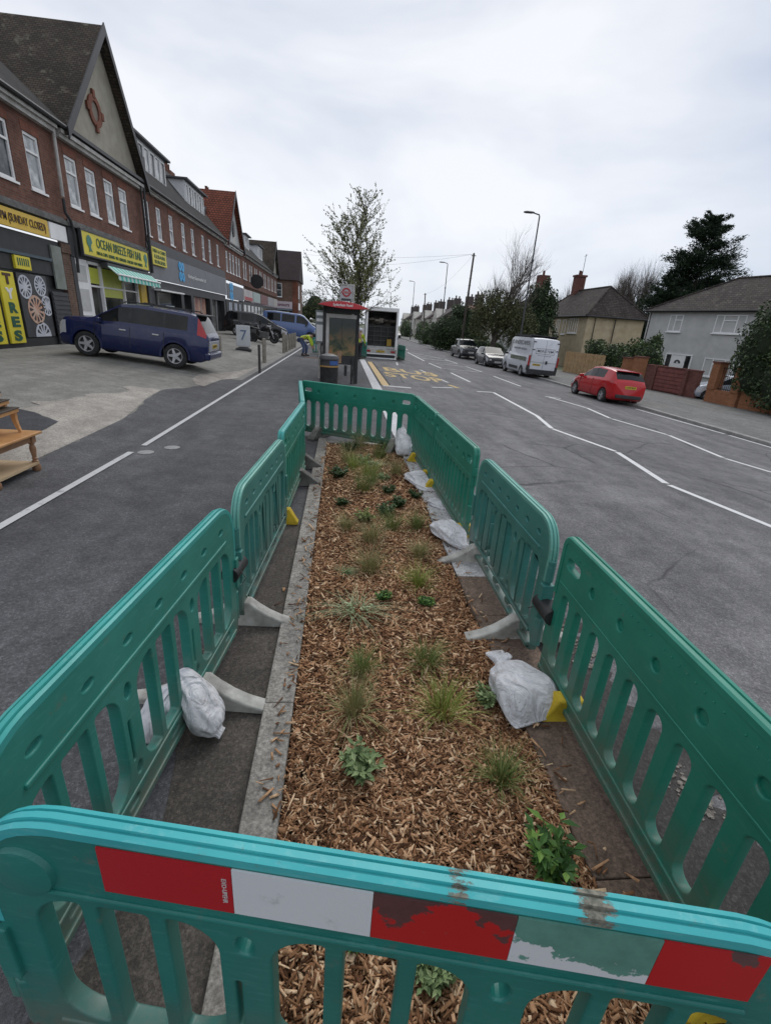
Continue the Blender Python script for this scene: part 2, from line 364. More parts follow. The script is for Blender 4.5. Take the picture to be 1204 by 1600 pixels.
# damp strip, brown verge and grit beside the roadside barriers
strip('damp_strip', [(-2, 1.40, 1.95)] + [(y, 1.40, 1.85 + random.uniform(-.12, .22)) for y in np.arange(0, 4.2, .07)] + [(4.4, 1.42, 1.5)], .003, M_wet, 10)
M_brown = asphalt('muddy_kerb', (.10, .068, .050), (.215, .155, .118), (.055, .042, .034), .55, agg=70., grain=.3)
M_palek = asphalt('planter_kerb_pale', (.36, .355, .35), (.54, .535, .53), (.22, .21, .2), .7, agg=70., grain=.3)
M_oldk = asphalt('planter_kerb_old', (.19, .175, .155), (.36, .34, .31), (.07, .058, .048), .5, agg=60., grain=.3)
mb = MB(); y = -1.6
while y < 3.5:
    mb.bb(1.045, 1.385, y, y + .90, -.1, .036); y += .905
mb.build('muddy_kerbstones', M_brown, bevel=.008)['kind'] = 'structure'
mb = MB(); y = 3.5
while y < 8.2:
    mb.bb(1.045, 1.375, y, y + .91, -.1, .042); y += .915
mb.build('pale_kerbstones', M_palek, bevel=.008)['kind'] = 'structure'
mb = MB(); y = -1.6
while y < 8.0:
    mb.bb(-.362, -.205, y, y + .912, -.1, .045); y += .915
mb.bb(-.20, 1.04, 8.12, 8.26, -.1, .045)
mb.build('planter_edging', M_oldk, bevel=.008)['kind'] = 'structure'
strip('muddy_footway', [(-1.5, -.95, -.364)] + [(y, -.78 + random.uniform(-.12, .12), -.364) for y in np.arange(0, 4.0, .25)] + [(4.6, -.5, -.366)], .003,
      asphalt('muddy_asphalt', (.05, .043, .037), (.105, .092, .079), (.14, .125, .105), .55, agg=150.), 10)
mb = MB()
for i in range(900):
    y = rng.uniform(.4, 3.4); x = 1.76 + .05 * math.sin(y * 2) + rng.normal(0, .055); s = abs(rng.normal(0, .0055)) + .0025
    if math.sin(y * 5.1) + math.sin(y * 2.3 + 1) < -.2: continue
    mb.box((x, y, zp(x) + .004 + s * .2), (s * 2, s * 2.6, s * .7), Matrix.Translation((x, y, 0)) @ Matrix.Rotation(rng.uniform(0, 3), 4, 'Z') @ Matrix.Translation((-x, -y, 0)))
mb.build('grit', mat('grit', (.11, .095, .08), .9, (.30, .275, .24), 40., lo=.42, hi=.7))['kind'] = 'stuff'
# ================================================================== MULCH BED
def bedz(x, y): return .012 + .018 * math.sin(x * 5.3 + y * 1.7) * math.sin(y * 3.1 - x * 2) + .016 * math.sin(x * 11 + 2) * math.cos(y * 7.3) + .02 * (1 - abs(x - .42) / .62)
gx = np.linspace(-.204, 1.044, 46); gyy = np.linspace(-1.2, 8.12, 260)
mesh_obj('mulch_bed', [(x, y, bedz(x, y) - .012) for y in gyy for x in gx], [(r * 46 + i, r * 46 + i + 1, (r + 1) * 46 + i + 1, (r + 1) * 46 + i) for r in range(259) for i in range(45)],
         mat('bed_soil', (.03, .018, .011), .95, (.085, .05, .028), 60., .8), smooth=True)['kind'] = 'structure'
def chips(N, y0, y1, k):
    x = rng.uniform(-.2, 1.04, N); y = rng.uniform(y0, y1, N)
    z = np.array([bedz(a, b) for a, b in zip(x, y)]) + rng.uniform(-.006, .014, N)
    L = rng.gamma(3.2, .0066, N) * k + .008; W = rng.uniform(.0025, .0085, N) * k; T = rng.uniform(.001, .003, N) * k
    big = rng.random(N) < .06; W[big] *= 2.1; L[big] *= 1.15
    yaw = rng.uniform(0, 2 * PI, N); pit = rng.normal(0, .28, N); rol = rng.normal(0, .35, N)
    cx, sx = np.cos(yaw), np.sin(yaw); a = np.stack([cx * np.cos(pit), sx * np.cos(pit), np.sin(pit)], 1)
    b0 = np.stack([-sx, cx, 0 * cx], 1); c0 = np.cross(a, b0); b = b0 * np.cos(rol)[:, None] + c0 * np.sin(rol)[:, None]; c = np.cross(a, b)
    P = np.stack([x, y, z], 1); tp = rng.uniform(.3, 1., N)
    vs = []
    for e in (-1, 1):
        for s, t in ((-1, -1), (1, -1), (1, 1), (-1, 1)):
            w = W * (tp if s > 0 else 1.)
            vs.append(P + a * (L * s)[:, None] + b * (w * t)[:, None] + c * (T * e)[:, None])
    return np.stack(vs, 1).reshape(-1, 3)
def spill(N):
    v = chips(N, .4, 7.8, .8).reshape(N, 8, 3); c = v.mean(1, keepdims=True); side = rng.random(N) < .5
    nx = np.where(side, -.205 - np.abs(rng.normal(0, .06, N)), 1.045 + np.abs(rng.normal(0, .07, N))); v[:, :, 0] += (nx - c[:, 0, 0])[:, None]; v[:, :, 2] += (np.where(side, .049, .045) + np.where((side & (nx < -.37)), -.045, 0) - v[:, :, 2].min(1))[:, None]
    return v.reshape(-1, 3)
V = np.concatenate([spill(420), chips(26000, .25, 2.2, .74), chips(21000, 2.2, 4.6, .88), chips(13000, 4.6, 8.1, 1.25)])
n = len(V) // 8
Q = np.array([(3, 2, 1, 0), (4, 5, 6, 7), (0, 1, 5, 4), (1, 2, 6, 5), (2, 3, 7, 6), (3, 0, 4, 7)])
def fast_mesh(name, V, F, m, parent=None, smooth=False):     # quads
    me = bpy.data.meshes.new(name); nf = len(F); k = F.shape[1]
    me.vertices.add(len(V)); me.vertices.foreach_set('co', V.astype(np.float32).ravel())
    me.loops.add(nf * k); me.loops.foreach_set('vertex_index', F.astype(np.int32).ravel())
    me.polygons.add(nf); me.polygons.foreach_set('loop_start', np.arange(0, nf * k, k, dtype=np.int32))
    try: me.polygons.foreach_set('loop_total', np.full(nf, k, dtype=np.int32))
    except Exception: pass
    if smooth: me.polygons.foreach_set('use_smooth', np.ones(nf, dtype=bool))
    me.update(calc_edges=True); me.validate(); me.materials.append(m)
    return link(bpy.data.objects.new(name, me), parent)
M_chip = island_mat('bark_chips', [(0., (.06, .027, .014)), (.22, (.16, .074, .035)), (.52, (.32, .165, .083)), (.80, (.48, .28, .155)), (1., (.74, .54, .35))], .85, .2, nscale=70.)
o = fast_mesh('bark_mulch', V, (Q[None] + 8 * np.arange(n)[:, None, None]).reshape(-1, 4), M_chip); o['kind'] = 'stuff'
# ================================================================== PLANTS IN THE BED
def blades(mbv, N, r, h, lean, w, drop=.0, seed=0, c=(0, 0, 0)):
    g = np.random.default_rng(seed); V = []; F = []
    for i in range(N):
        a = g.uniform(0, 2 * PI); rr = r * math.sqrt(g.random()); hh = h * g.uniform(.5, 1.1); ln = lean * g.uniform(.25, 1.2); d = a + g.normal(0, .5)
        b = np.array([c[0] + rr * math.cos(a), c[1] + rr * math.sin(a), c[2]]); dr = np.array([math.cos(d), math.sin(d), 0]); sd = np.array([-math.sin(d), math.cos(d), 0])
        k0 = len(V)
        for s in range(5):
            t = s / 4; p = b + dr * (ln * hh * t ** 1.7) + np.array([0, 0, hh * (t - (drop + .28 * ln) * t * t)]); q = w * (1 - .85 * t) * .5
            V += [p - sd * q, p + sd * q]
        F += [(k0 + 2 * s, k0 + 2 * s + 1, k0 + 2 * s + 3, k0 + 2 * s + 2) for s in range(4)]
    return V, F
def leaf(V, F, p, d, L, W, up=.3):
    d = np.array(d, float); d /= np.linalg.norm(d) + 1e-9; s = np.cross(d, [0, 0, 1.]); s /= np.linalg.norm(s) + 1e-9; n_ = np.cross(s, d); k0 = len(V); p = np.array(p, float)
    V += [p, p + d * L * .45 + s * W * .5 + n_ * W * .15, p + d * L - n_ * L * .12, p + d * L * .45 - s * W * .5 + n_ * W * .15]; F.append((k0, k0 + 1, k0 + 2, k0 + 3))
def leafy(N, r, h, L, W, seed, per=9):
    g = np.random.default_rng(seed); V = []; F = []
    for i in range(N):
        a = g.uniform(0, 2 * PI); top = np.array([r * math.cos(a) * g.uniform(.2, 1), r * math.sin(a) * g.uniform(.2, 1), h * g.uniform(.45, 1.)])
        k0 = len(V); s = np.array([.0016, .0016, 0]); V += [-s, s, top + s, top - s]; F.append((k0, k0 + 1, k0 + 2, k0 + 3))
        for j in range(per):
            t = g.uniform(.3, 1.); p = top * t; d = np.array([math.cos(a + g.normal(0, 1.3)), math.sin(a + g.normal(0, 1.3)), g.uniform(-.1, .8)]); leaf(V, F, p, d, L * g.uniform(.6, 1.2), W)
    return V, F
MG = dict(pale=island_mat('grass_pale', [(0, (.16, .2, .09)), (.5, (.3, .36, .19)), (1, (.45, .5, .3))], .6), green=island_mat('grass_green', [(0, (.06, .10, .02)), (.5, (.15, .20, .05)), (1, (.30, .31, .12))], .6),
          dark=island_mat('leaf_dark', [(0, (.02, .045, .014)), (.6, (.045, .09, .025)), (1, (.10, .15, .05))], .5),
          straw=island_mat('grass_straw', [(0, (.22, .19, .08)), (.5, (.36, .32, .16)), (.8, (.26, .28, .10)), (1, (.14, .18, .05))], .7),
          sage=island_mat('leaf_sage', [(0, (.10, .15, .06)), (.6, (.19, .26, .11)), (1, (.30, .36, .18))], .6),
          bright=island_mat('grass_bright', [(0, (.11, .15, .025)), (.5, (.26, .31, .06)), (1, (.40, .42, .14))], .6),
          fresh=island_mat('leaf_fresh', [(0, (.03, .075, .02)), (.5, (.06, .14, .03)), (1, (.18, .3, .06))], .45))
PL = [ # x, y, kind, material, size, label, category
 (.02, 6.15, 'l', 'dark', .16, 'dark green leafy plant near the left edging of the bed by the far grey feet', 'plant'),
 (.19, 7.72, 'l', 'dark', .17, 'dark leafy clump in the far left corner of the mulch bed', 'plant'),
 (.66, 7.3, 'g', 'green', .2, 'loose green grass tuft near the far end beside the upright white bag', 'grass tuft'),
 (.44, 6.3, 'g', 'bright', .2, 'yellow green grass tuft lying over in the far half of the bed', 'grass tuft'),
 (.32, 5.6, 'g', 'green', .17, 'upright green grass tuft in front of the lying yellow green one', 'grass tuft'),
 (.54, 4.94, 'l', 'dark', .13, 'compact round dark green herb, darkest plant of the middle bed', 'plant'),
 (.72, 5.16, 'l', 'dark', .12, 'small dark herb just beyond and right of the compact round dark one', 'plant'),
 (.65, 5.62, 'l', 'dark', .11, 'small dark herb, farthest of the three dark herbs in the middle of the bed', 'plant'),
 (.3, 4.65, 'l', 'green', .12, 'low dull green plant left of the compact dark herb', 'plant'),
 (.57, 4.45, 'g', 'green', .14, 'short round green grass tuft in front of the compact dark herb', 'grass tuft'),
 (.3, 3.62, 'g', 'straw', .24, 'straw coloured feathery grass tuft on the bed centre line', 'grass tuft'),
 (.67, 3.35, 'g', 'bright', .2, 'bright yellow green grass tuft beside the first pale kerb stone', 'grass tuft'),
 (.76, 3.85, 'g', 'straw', .17, 'thin brownish grass tuft behind the bright yellow green one', 'grass tuft'),
 (.69, 3.05, 'l', 'fresh', .12, 'small fresh green herb in front of the bright yellow green grass', 'plant'),
 (.37, 3.1, 'l', 'fresh', .12, 'small dark green herb at the right end of the flattened pale grass', 'plant'),
 (.16, 2.95, 'f', 'pale', .38, 'flattened pale green grass lying on the bark near the left edging', 'grass tuft'),
 (.58, 2.38, 'g', 'green', .17, 'short bushy green grass tuft right of centre behind the big nearest sandbag', 'grass tuft'),
 (.18, 2.33, 'g', 'green', .16, 'thin green grass tuft just behind the tall leaning straw grass', 'grass tuft'),
 (.12, 1.98, 't', 'straw', .34, 'tall leaning straw and green grass tuft, tallest in the near bed', 'grass tuft'),
 (.61, 1.98, 'g', 'bright', .22, 'bright green grass tuft between the tall straw grass and the big sandbag', 'grass tuft'),
 (.88, 2.07, 'l', 'sage', .15, 'pale grey green herb touching the big nearest sandbag', 'plant'),
 (.14, 1.62, 'l', 'sage', .18, 'sprawling pale sage plant in the near left bed', 'plant'),
 (.81, 1.56, 'g', 'green', .17, 'green grass tuft in front of the big nearest sandbag', 'grass tuft'),
 (.88, 1.17, 'b', 'fresh', .2, 'broad leaved glossy green plant right behind the striped barrier', 'plant'),
 (.95, 5.45, 'l', 'dark', .1, 'small dark herb beside the crumpled second sandbag', 'plant'),
 (.34, 4.2, 'g', 'straw', .15, 'small dry grass tuft between the straw tuft and the low dull plant', 'grass tuft'),
 (.36, 7.95, 'g', 'straw', .22, 'dry pale grass tuft at the far end under the cross barrier', 'grass tuft'),
 (.8, 7.9, 'l', 'dark', .15, 'dark herb at the far right end of the bed by the upright bag', 'plant'),
 (.15, 7.0, 'g', 'straw', .2, 'wispy straw grass left of the yellow green lying tuft', 'grass tuft'),
 (.36, 6.85, 'l', 'sage', .14, 'pale low herb among the straw grass of the far bed', 'plant'),
 (.05, 5.1, 'l', 'dark', .1, 'tiny dark herb alone near the left edging in the middle of the bed', 'plant'),
 (.36, .86, 'l', 'sage', .13, 'small pale herb seen between the slats under the white stripe', 'plant'),
 (.22, 6.62, 'g', 'bright', .15, 'small yellow green tuft left of the lying yellow green grass', 'grass tuft'),
 (.52, 6.75, 'f', 'pale', .2, 'pale flattened tuft in the centre of the far bed', 'grass tuft'),
 (.82, 6.45, 'g', 'straw', .14, 'thin straw tuft level with the crumpled second sandbag', 'grass tuft'),
 (.84, 4.55, 'g', 'green', .12, 'green tuft at the bed edge beside the slumped sandbag', 'grass tuft'),
 (.10, 4.45, 'g', 'straw', .11, 'dry short tuft by the left edging, left of the low dull plant', 'grass tuft'),
 (.08, 3.55, 'f', 'sage', .16, 'low sprawling sage tuft left of the straw coloured feathery grass', 'grass tuft'),
 (.45, 5.95, 'g', 'green', .12, 'short green tuft between the two yellow green grasses of the far bed', 'grass tuft'),
 (.62, 6.15, 'l', 'sage', .1, 'pale small herb right of the lying yellow green grass', 'plant'),
 (.1, .98, 'l', 'fresh', .1, 'tiny dark green herb seen between the slats near the left kerb', 'plant')]
for i, (x, y, k, m, s, lb, ct) in enumerate(PL):
    if y > 3.9: s *= 1.6
    if k == 'g':
        s *= 1.25; a, b = blades(None, 190, s * .24, s * 1.0, .75, .0034, .1, i); a2, b2 = blades(None, 70, s * .38, s * .6, 1.4, .004, .25, i + 99); b += [tuple(q + len(a) for q in f) for f in b2]; a += a2
    elif k == 't':
        a, b = blades(None, 130, s * .14, s * .95, .5, .0035, .05, i); a2, b2 = blades(None, 90, s * .2, s * .55, 1.6, .004, .35, i + 99); b += [tuple(q + len(a) for q in f) for f in b2]; a += a2
    elif k == 'f':
        a, b = blades(None, 130, s * .2, s * .5, 1.9, .0034, .3, i); a2, b2 = leafy(6, s * .3, s * .25, .03, .014, i); b += [tuple(q + len(a) for q in f) for f in b2]; a += a2
        for q in a: q[0] *= 1.35
    elif k == 'b': a, b = leafy(18, s * .55, s * .75, s * .34, s * .14, i, 10)
    else: a, b = leafy(26, s * .6, s * .62, s * .24, s * .12, i, 12)
    nm = 'grass_tuft' if ct == 'grass tuft' else 'herb_plant'
    o = mesh_obj(nm, np.array(a), b, MG[m], smooth=False, loc=(x, y, bedz(x, y)))
    tag(o, lb, ct, 'young plants in the bark mulch')
# ================================================================== WORK-SITE BARRIERS
P_teal = plastic('barrier_teal', (.020, .18, .145), (.035, .24, .195), scr=(.10, .34, .30))
P_front = plastic('barrier_front_teal', (.012, .135, .115), (.020, .18, .152), scr=(.08, .28, .25))
P_green = plastic('barrier_green', (.012, .165, .112), (.024, .225, .158), scr=(.05, .26, .19))
P_faded = plastic('barrier_faded', (.045, .20, .155), (.075, .26, .205), scr=(.18, .38, .32))
P_dull = plastic('barrier_dull', (.028, .155, .135), (.055, .215, .19), scr=(.14, .3, .27))
P_rail = plastic('barrier_rail_teal', (.03, .27, .245), (.05, .35, .32), scr=(.2, .44, .4), amount=.2)
P_railf = plastic('barrier_rail_faded', (.09, .30, .25), (.14, .37, .31), scr=(.3, .5, .45), amount=.2)
def muddy_rail():
    m = plastic('barrier_rail_muddy', (.035, .34, .36), (.06, .43, .44), scr=(.22, .5, .5), amount=.2); t = NT.__new__(NT); t.m = m; t.t = m.node_tree; t.b = next(n for n in t.t.nodes if n.type == 'BSDF_PRINCIPLED'); o = t.co(); sp = t.n('ShaderNodeSeparateXYZ'); t.l(o, sp.inputs[0])
    old = t.b.inputs['Base Color'].links[0].from_socket; tot = None
    for xc, wd, gn in ((.16, .13, .95), (.42, .10, 1.25), (-.28, .05, .8)):
        a = t.n('ShaderNodeMath', operation='SUBTRACT'); t.l(sp.outputs[0], a.inputs[0]); a.inputs[1].default_value = xc; b = t.n('ShaderNodeMath', operation='ABSOLUTE'); t.l(a.outputs[0], b.inputs[0])
        r = t.n('ShaderNodeMapRange'); t.l(b.outputs[0], r.inputs[0]); r.inputs[1].default_value = 0; r.inputs[2].default_value = wd; r.inputs[3].default_value = gn; r.inputs[4].default_value = 0
        if tot is None: tot = r.outputs[0]
        else: q = t.n('ShaderNodeMath', operation='MAXIMUM'); t.l(tot, q.inputs[0]); t.l(r.outputs[0], q.inputs[1]); tot = q.outputs[0]
    mp = t.n('ShaderNodeMapping'); mp.inputs['Scale'].default_value = (.5, 1, 1.2); t.l(o, mp.inputs[0]); nz = t.noise(48., 6., .75, mp.outputs[0]); q = t.n('ShaderNodeMath', operation='MULTIPLY'); t.l(tot, q.inputs[0]); t.l(nz, q.inputs[1])
    k = t.ramp(q.outputs[0], [(.42, 0.), (.48, .92)]); mud = t.ramp(t.noise(90., 4.), [(.35, (.09, .065, .045)), (.65, (.24, .2, .155))]); t.set(Base_Color=t.mix(k, old, mud)); rr = t.mix(k, (.42,) * 3, (.95,) * 3); t.l(rr, t.b.inputs['Roughness']); return m
P_railm = muddy_rail()
M_footw = mat('foot_pale', (.26, .25, .225), .85, (.50, .49, .45), 9., .25, 40.)
M_footg = mat('foot_grey', (.085, .08, .072), .9, (.17, .165, .15), 8., .3, 40.)
M_footy = mat('foot_yellow', (.42, .29, .015), .8, (.62, .45, .03), 9., .25, 40.)
M_black = mat('black_rubber', (.012, .012, .013), .6, (.03, .03, .03), 9.)
M_red = painted('stripe_red', (.40, .010, .016), (.20, .03, .035), .70, .38, 6.)
M_redw = painted('stripe_red_worn', (.42, .012, .014), (.095, .04, .04), .52, .42, 4.5)
M_wht = painted('stripe_white', (.60, .62, .64), (.40, .42, .43), .66, .4, 7.)
M_whw = painted('stripe_white_worn', (.10, .25, .20), (.55, .57, .58), .56, .5, 5.)
def worn(name, col, under, thr, zk, zc, xk=0., extra=None, scale=7., rough=.45):
    t = NT(name); o = t.co(); sp = t.n('ShaderNodeSeparateXYZ'); t.l(o, sp.inputs[0]); n = t.noise(scale, 8., .62, o)
    a = t.n('ShaderNodeMath', operation='MULTIPLY_ADD'); t.l(sp.outputs[2], a.inputs[0]); a.inputs[1].default_value = zk; a.inputs[2].default_value = -zk * zc
    b = t.n('ShaderNodeMath', operation='ADD'); t.l(a.outputs[0], b.inputs[0]); t.l(n, b.inputs[1])
    c = t.n('ShaderNodeMath', operation='MULTIPLY_ADD'); t.l(sp.outputs[0], c.inputs[0]); c.inputs[1].default_value = xk; t.l(b.outputs[0], c.inputs[2])
    k = t.ramp(c.outputs[0], [(thr - .008, 0.), (thr + .008, 1.)]); u = t.ramp(t.noise(16., 6., .7, o), [(.35, tuple(q * .75 for q in under)), (.65, under)]); r = t.mix(k, col, u)
    sc = t.ramp(t.noise(120., 3., .6, o), [(.7, 0.), (.75, .5)]); r = t.mix(sc, r, (.12, .1, .08))
    t.set(Base_Color=r, Roughness=rough); return t.m
M_redw = worn('stripe_red_worn', (.42, .012, .014), (.11, .045, .045), .545, 1.6, .884, 0., scale=5.)
M_whw = worn('stripe_white_worn', (.58, .60, .62), (.11, .27, .22), .84, 2.4, .884, 1.0, scale=8.)
M_reda = worn('stripe_red_chipped', (.42, .010, .014), (.12, .06, .06), .60, .6, .884, 0., scale=6.)
def hole_slots(x0, x1, z0, z1, bar, n, r):     # a wide rounded opening divided by upright bars
    w = (x1 - x0 - bar * (n - 1)) / n; out = []
    for i in range(n):
        a = x0 + i * (w + bar); rs = [.012] * 4
        if i == 0: rs[1] = rs[2] = r
        if i == n - 1: rs[0] = rs[3] = r
        out.append(rrect(a + w / 2, (z0 + z1) / 2, w, z1 - z0, .012, 7, rs))
    return out
def panel_A(L, strip_):
    e, g = .105, .125; gw = (L - 2 * e - 2 * g) / 3; zt = .735 if strip_ else .715; hs = []
    for k in range(3):
        x0 = -L / 2 + e + k * (gw + g); hs += hole_slots(x0, x0 + gw, .235, zt, .042, 3, .1)
        if k < 2:
            xm = x0 + gw + g / 2
            hs += [ell(xm, zt - .05, .021, .034), ell(xm, .28, .019, .03)]
            hs.append(rrect(xm - .022, .44, .013, .2, .006, 3))
    if not strip_:
        for k in range(7): hs.append(ell(-L / 2 + .2 + k * (L - .4) / 6, .86, .030, .015))
    hs += [rrect(x, .165, .07, .03, .012, 3) for x in np.linspace(-L / 2 + .2, L / 2 - .2, 5)]
    lo = [(L / 2 - .05, .085), (L / 2 - .015, .10), (L / 2, .14)]; out_ = [(-x, z) for x, z in lo[::-1]] + lo
    return from_curve([out_ + [(x, z) for x, z, a, b in corner(L, 1)] + [(x, z) for x, z, a, b in corner(L, -1)[::-1]]] + hs, .024, .007, 2)
def panel_B(L, n):
    p = (L - .10) / n; hs = []
    for k in range(n): hs.append(rrect(-L / 2 + .05 + p * (k + .5), .43, p * .56, .46, p * .27, 7))
    hs += [rrect(s * (L / 2 - .14), .845, .15, .062, .028, 5) for s in (-1, 1)]
    for k in range(5): hs.append(ell(-L / 2 + .36 + k * (L - .72) / 4, .825, .028, .028))
    return from_curve([rrect(0, .53, L, .89, .06, 6, [.06, .06, .03, .03])] + hs, .024, .008, 3)
def corner(L, s, n=9):         # a long sloping shoulder: (x, z, nx, nz) from the side up to the top
    p0, p1, p2 = (s * L / 2, .79), (s * (L / 2 - .025), .985), (s * (L / 2 - .24), .975); out = []
    for i in range(n + 1):
        t = i / n; x = (1 - t) ** 2 * p0[0] + 2 * t * (1 - t) * p1[0] + t * t * p2[0]; z = (1 - t) ** 2 * p0[1] + 2 * t * (1 - t) * p1[1] + t * t * p2[1]
        dx = 2 * (1 - t) * (p1[0] - p0[0]) + 2 * t * (p2[0] - p1[0]); dz = 2 * (1 - t) * (p1[1] - p0[1]) + 2 * t * (p2[1] - p1[1]); l = math.hypot(dx, dz); nx, nz = dz / l * s, -dx / l * s
        out.append((x, z, nx, nz))
    return out
def rail(L, r, grooves=True):
    sec = [(-.025, -.016), (-.026, .008), (-.015, .012), (-.013, .007), (-.009, .007), (-.007, .015), (.007, .015), (.009, .007), (.013, .007), (.015, .012), (.026, .008), (.025, -.016)] if grooves else \
          [(-.028, -.02), (-.030, .008), (-.022, .016), (-.006, .018), (-.004, .012), (.004, .012), (.006, .018), (.022, .016), (.030, .008), (.028, -.02)]
    path = [(-L / 2, .62, -1, 0)]
    if grooves: path += corner(L, -1) + [(x, .975, 0, 1) for x in np.linspace(-L / 2 + .24, L / 2 - .24, 10)[1:-1]] + corner(L, 1)[::-1] + [(L / 2, .62, 1, 0)]
    for i in range(0 if grooves else 9):
        a = PI - PI / 2 * i / 8; path.append((-L / 2 + r + r * math.cos(a), .975 - r + r * math.sin(a), math.cos(a), math.sin(a)))
    for x in ([] if grooves else np.linspace(-L / 2 + r, L / 2 - r, 12)[1:-1]): path.append((x, .975, 0, 1))
    for i in range(0 if grooves else 9):
        a = PI / 2 - PI / 2 * i / 8; path.append((L / 2 - r + r * math.cos(a), .975 - r + r * math.sin(a), math.cos(a), math.sin(a)))
    if not grooves: path.append((L / 2, .62, 1, 0))
    m = MB(); m.rings([[(x + nx * b, a, z + nz * b) for a, b in sec] for x, z, nx, nz in path]); return m
ROT = Matrix(((1, 0, 0, 0), (0, 0, -1, 0), (0, 1, 0, 0), (0, 0, 0, 1)))     # XY drawing -> upright XZ
foot_poly = [(-.37, 0), (.37, 0), (.375, .03), (.33, .04), (.26, .06), (.18, .098), (.11, .145), (.055, .19), (-.055, .19), (-.11, .145), (-.18, .098), (-.26, .06), (-.33, .04), (-.375, .03)]
foot_wedge = [(-.30, 0), (.30, 0), (.305, .03), (.05, .21), (-.05, .21), (-.305, .03)]
foot_short = [(-.15, 0), (.15, 0), (.155, .03), (.14, .05), (.11, .10), (.07, .17), (-.07, .17), (-.11, .10), (-.14, .05), (-.155, .03)]
def barrier(kind, P0, P1, mp, mr, feet, label, n=10, stripes=False, z0=.0, lean=0.):
    P0 = Vector(P0); P1 = Vector(P1); d = P1 - P0; L = d.length; mid = (P0 + P1) / 2
    root = empty('safety_barrier', (mid.x, mid.y, z0), math.atan2(d.y, d.x), label, 'barrier', 'green plastic barriers fencing off the planting bed')
    root.rotation_euler.x = lean
    me = panel_A(L, stripes) if kind == 'A' else panel_B(L, n)
    pan = me_obj('panel', me, mp, root, ROT)
    rail(L, .15 if kind == 'A' else .06, kind == 'A').build('top_rail', mr, root, True)
    m = MB()
    if kind == 'A':
        for s in (-1, 1):
            x = s * (L / 2 + .004); m.tube([(x, 0, .16), (x, 0, .36)], .03, 10); m.box((x, 0, .5), (.05, .075, .2)); m.tube([(x, 0, .62), (x, 0, .76)], .026, 10)
        m.bb(-L / 2 + .06, L / 2 - .06, -.034, .034, .095, .125); m.bb(-L / 2 + .08, L / 2 - .08, -.030, .030, .195, .215)
        m.bb(-L / 2 + .14, L / 2 - .14, -.032, .032, .768 if stripes else .765, .780 if stripes else .785)
    else:
        m.bb(-L / 2 + .02, L / 2 - .02, -.04, .04, .095, .125); m.bb(-L / 2 + .02, L / 2 - .02, -.032, .032, .165, .185)
        m.bb(-L / 2 + .03, L / 2 - .03, -.027, .027, .70, .712); m.bb(-L / 2 + .26, L / 2 - .26, -.008, .008, .76, .88)
        for s in (-1, 1): m.tube([(s * (L / 2 + .01), 0, .25), (s * (L / 2 + .01), 0, .42)], .03, 10); m.tube([(s * (L / 2 + .01), 0, .72), (s * (L / 2 + .01), 0, .8)], .026, 10)
        for k in range(int(L / .045)):
            x = -L / 2 + .1 + k * .045
            if x < L / 2 - .08 and k % 9 != 8:
                for s in (-1, 1): m.box((x, s * .026, .915), (.008, .008, .006))
    m.build('moulded_ribs', mp, root, bevel=.005)
    if kind == 'A' and stripes:
        m = MB()
        for s in (-1, 1): m.lathe([(.075, 0), (.07, .012), (.05, .018), (.004, .02)], 22, Mx((-L / 2 + .115, s * .023, .83), (1, 0, 0), (0, 0, 1)) if s < 0 else Mx((L / 2 - 0.115, .023, .83), (-1, 0, 0), (0, 0, 1)))
        m.each('boss', mp, root, smooth=True)
    for t, fm, fl in feet:
        f = me_obj('foot', from_curve([foot_short if fm is M_footy else foot_wedge if fm is M_footg else foot_poly], .065 if fm is M_footg else .045, .012, 2), fm, root, Matrix.Translation((-L / 2 + t * L, 0, 0)) @ Matrix(((0, 0, 1, 0), (1, 0, 0, 0), (0, 1, 0, 0), (0, 0, 0, 1))))
        if fl: f['label'] = fl
        f.location.z = .004
    return root, L
W, G_, Y_ = (M_footw, 'pale weathered foot block'), (M_footg, 'grey rubber foot block'), (M_footy, 'yellow foot block')
lb1, L1 = barrier('A', (-.856, .85), (-.64, 2.68), P_teal, P_rail, [(.68, *W)], 'teal barrier nearest on the footway side with a sandbag slung through it')
lb2, L2 = barrier('A', (-.63, 2.79), (-.52, 4.40), P_dull, P_railf, [(.04, *W)], 'teal barrier second along the footway side with a pale foot on the kerb')
barrier('B', (-.555, 4.55), (-.485, 6.42), P_green, P_rail, [(.04, *Y_), (.72, *G_)], 'green barrier on the footway side with one yellow foot', 12)
barrier('B', (-.50, 6.5), (-.71, 8.72), P_green, P_rail, [(.06, *G_)], 'green barrier seen edge on at the far left corner of the bed', 12)
barrier('B', (-.68, 8.78), (1.2, 7.72), P_green, P_green, [(.17, *G_), (.86, *G_)], 'green barrier closing the far end of the bed in front of the bin', 11)
barrier('B', (1.2, 7.6), (1.25, 6.06), P_green, P_green, [(.3, *Y_), (.9, *Y_)], 'green barrier farthest along the road side behind the upright sandbag', 12)
barrier('B', (1.25, 6.0), (1.285, 4.22), P_green, P_green, [(.12, *Y_), (.94, *Y_)], 'green slatted barrier on the road side between two crumpled sandbags', 12)
rb2, Lr2 = barrier('A', (1.285, 4.02), (1.285, 2.42), P_dull, P_railf, [(.14, *W), (.84, *W)], 'faded teal barrier with rounded openings in the middle of the road side')
rb3, Lr3 = barrier('B', (1.30, 2.30), (1.27, .52), P_green, P_green, [(.2, *Y_), (.88, *Y_)], 'bright green slatted barrier nearest on the road side beside the big sandbag', 10)
fb, LF = barrier('A', (-.77, .786), (.98, .442), P_front, P_railm, [(.93, *Y_)], 'teal barrier across the front with red and white reflective stripes', stripes=True)
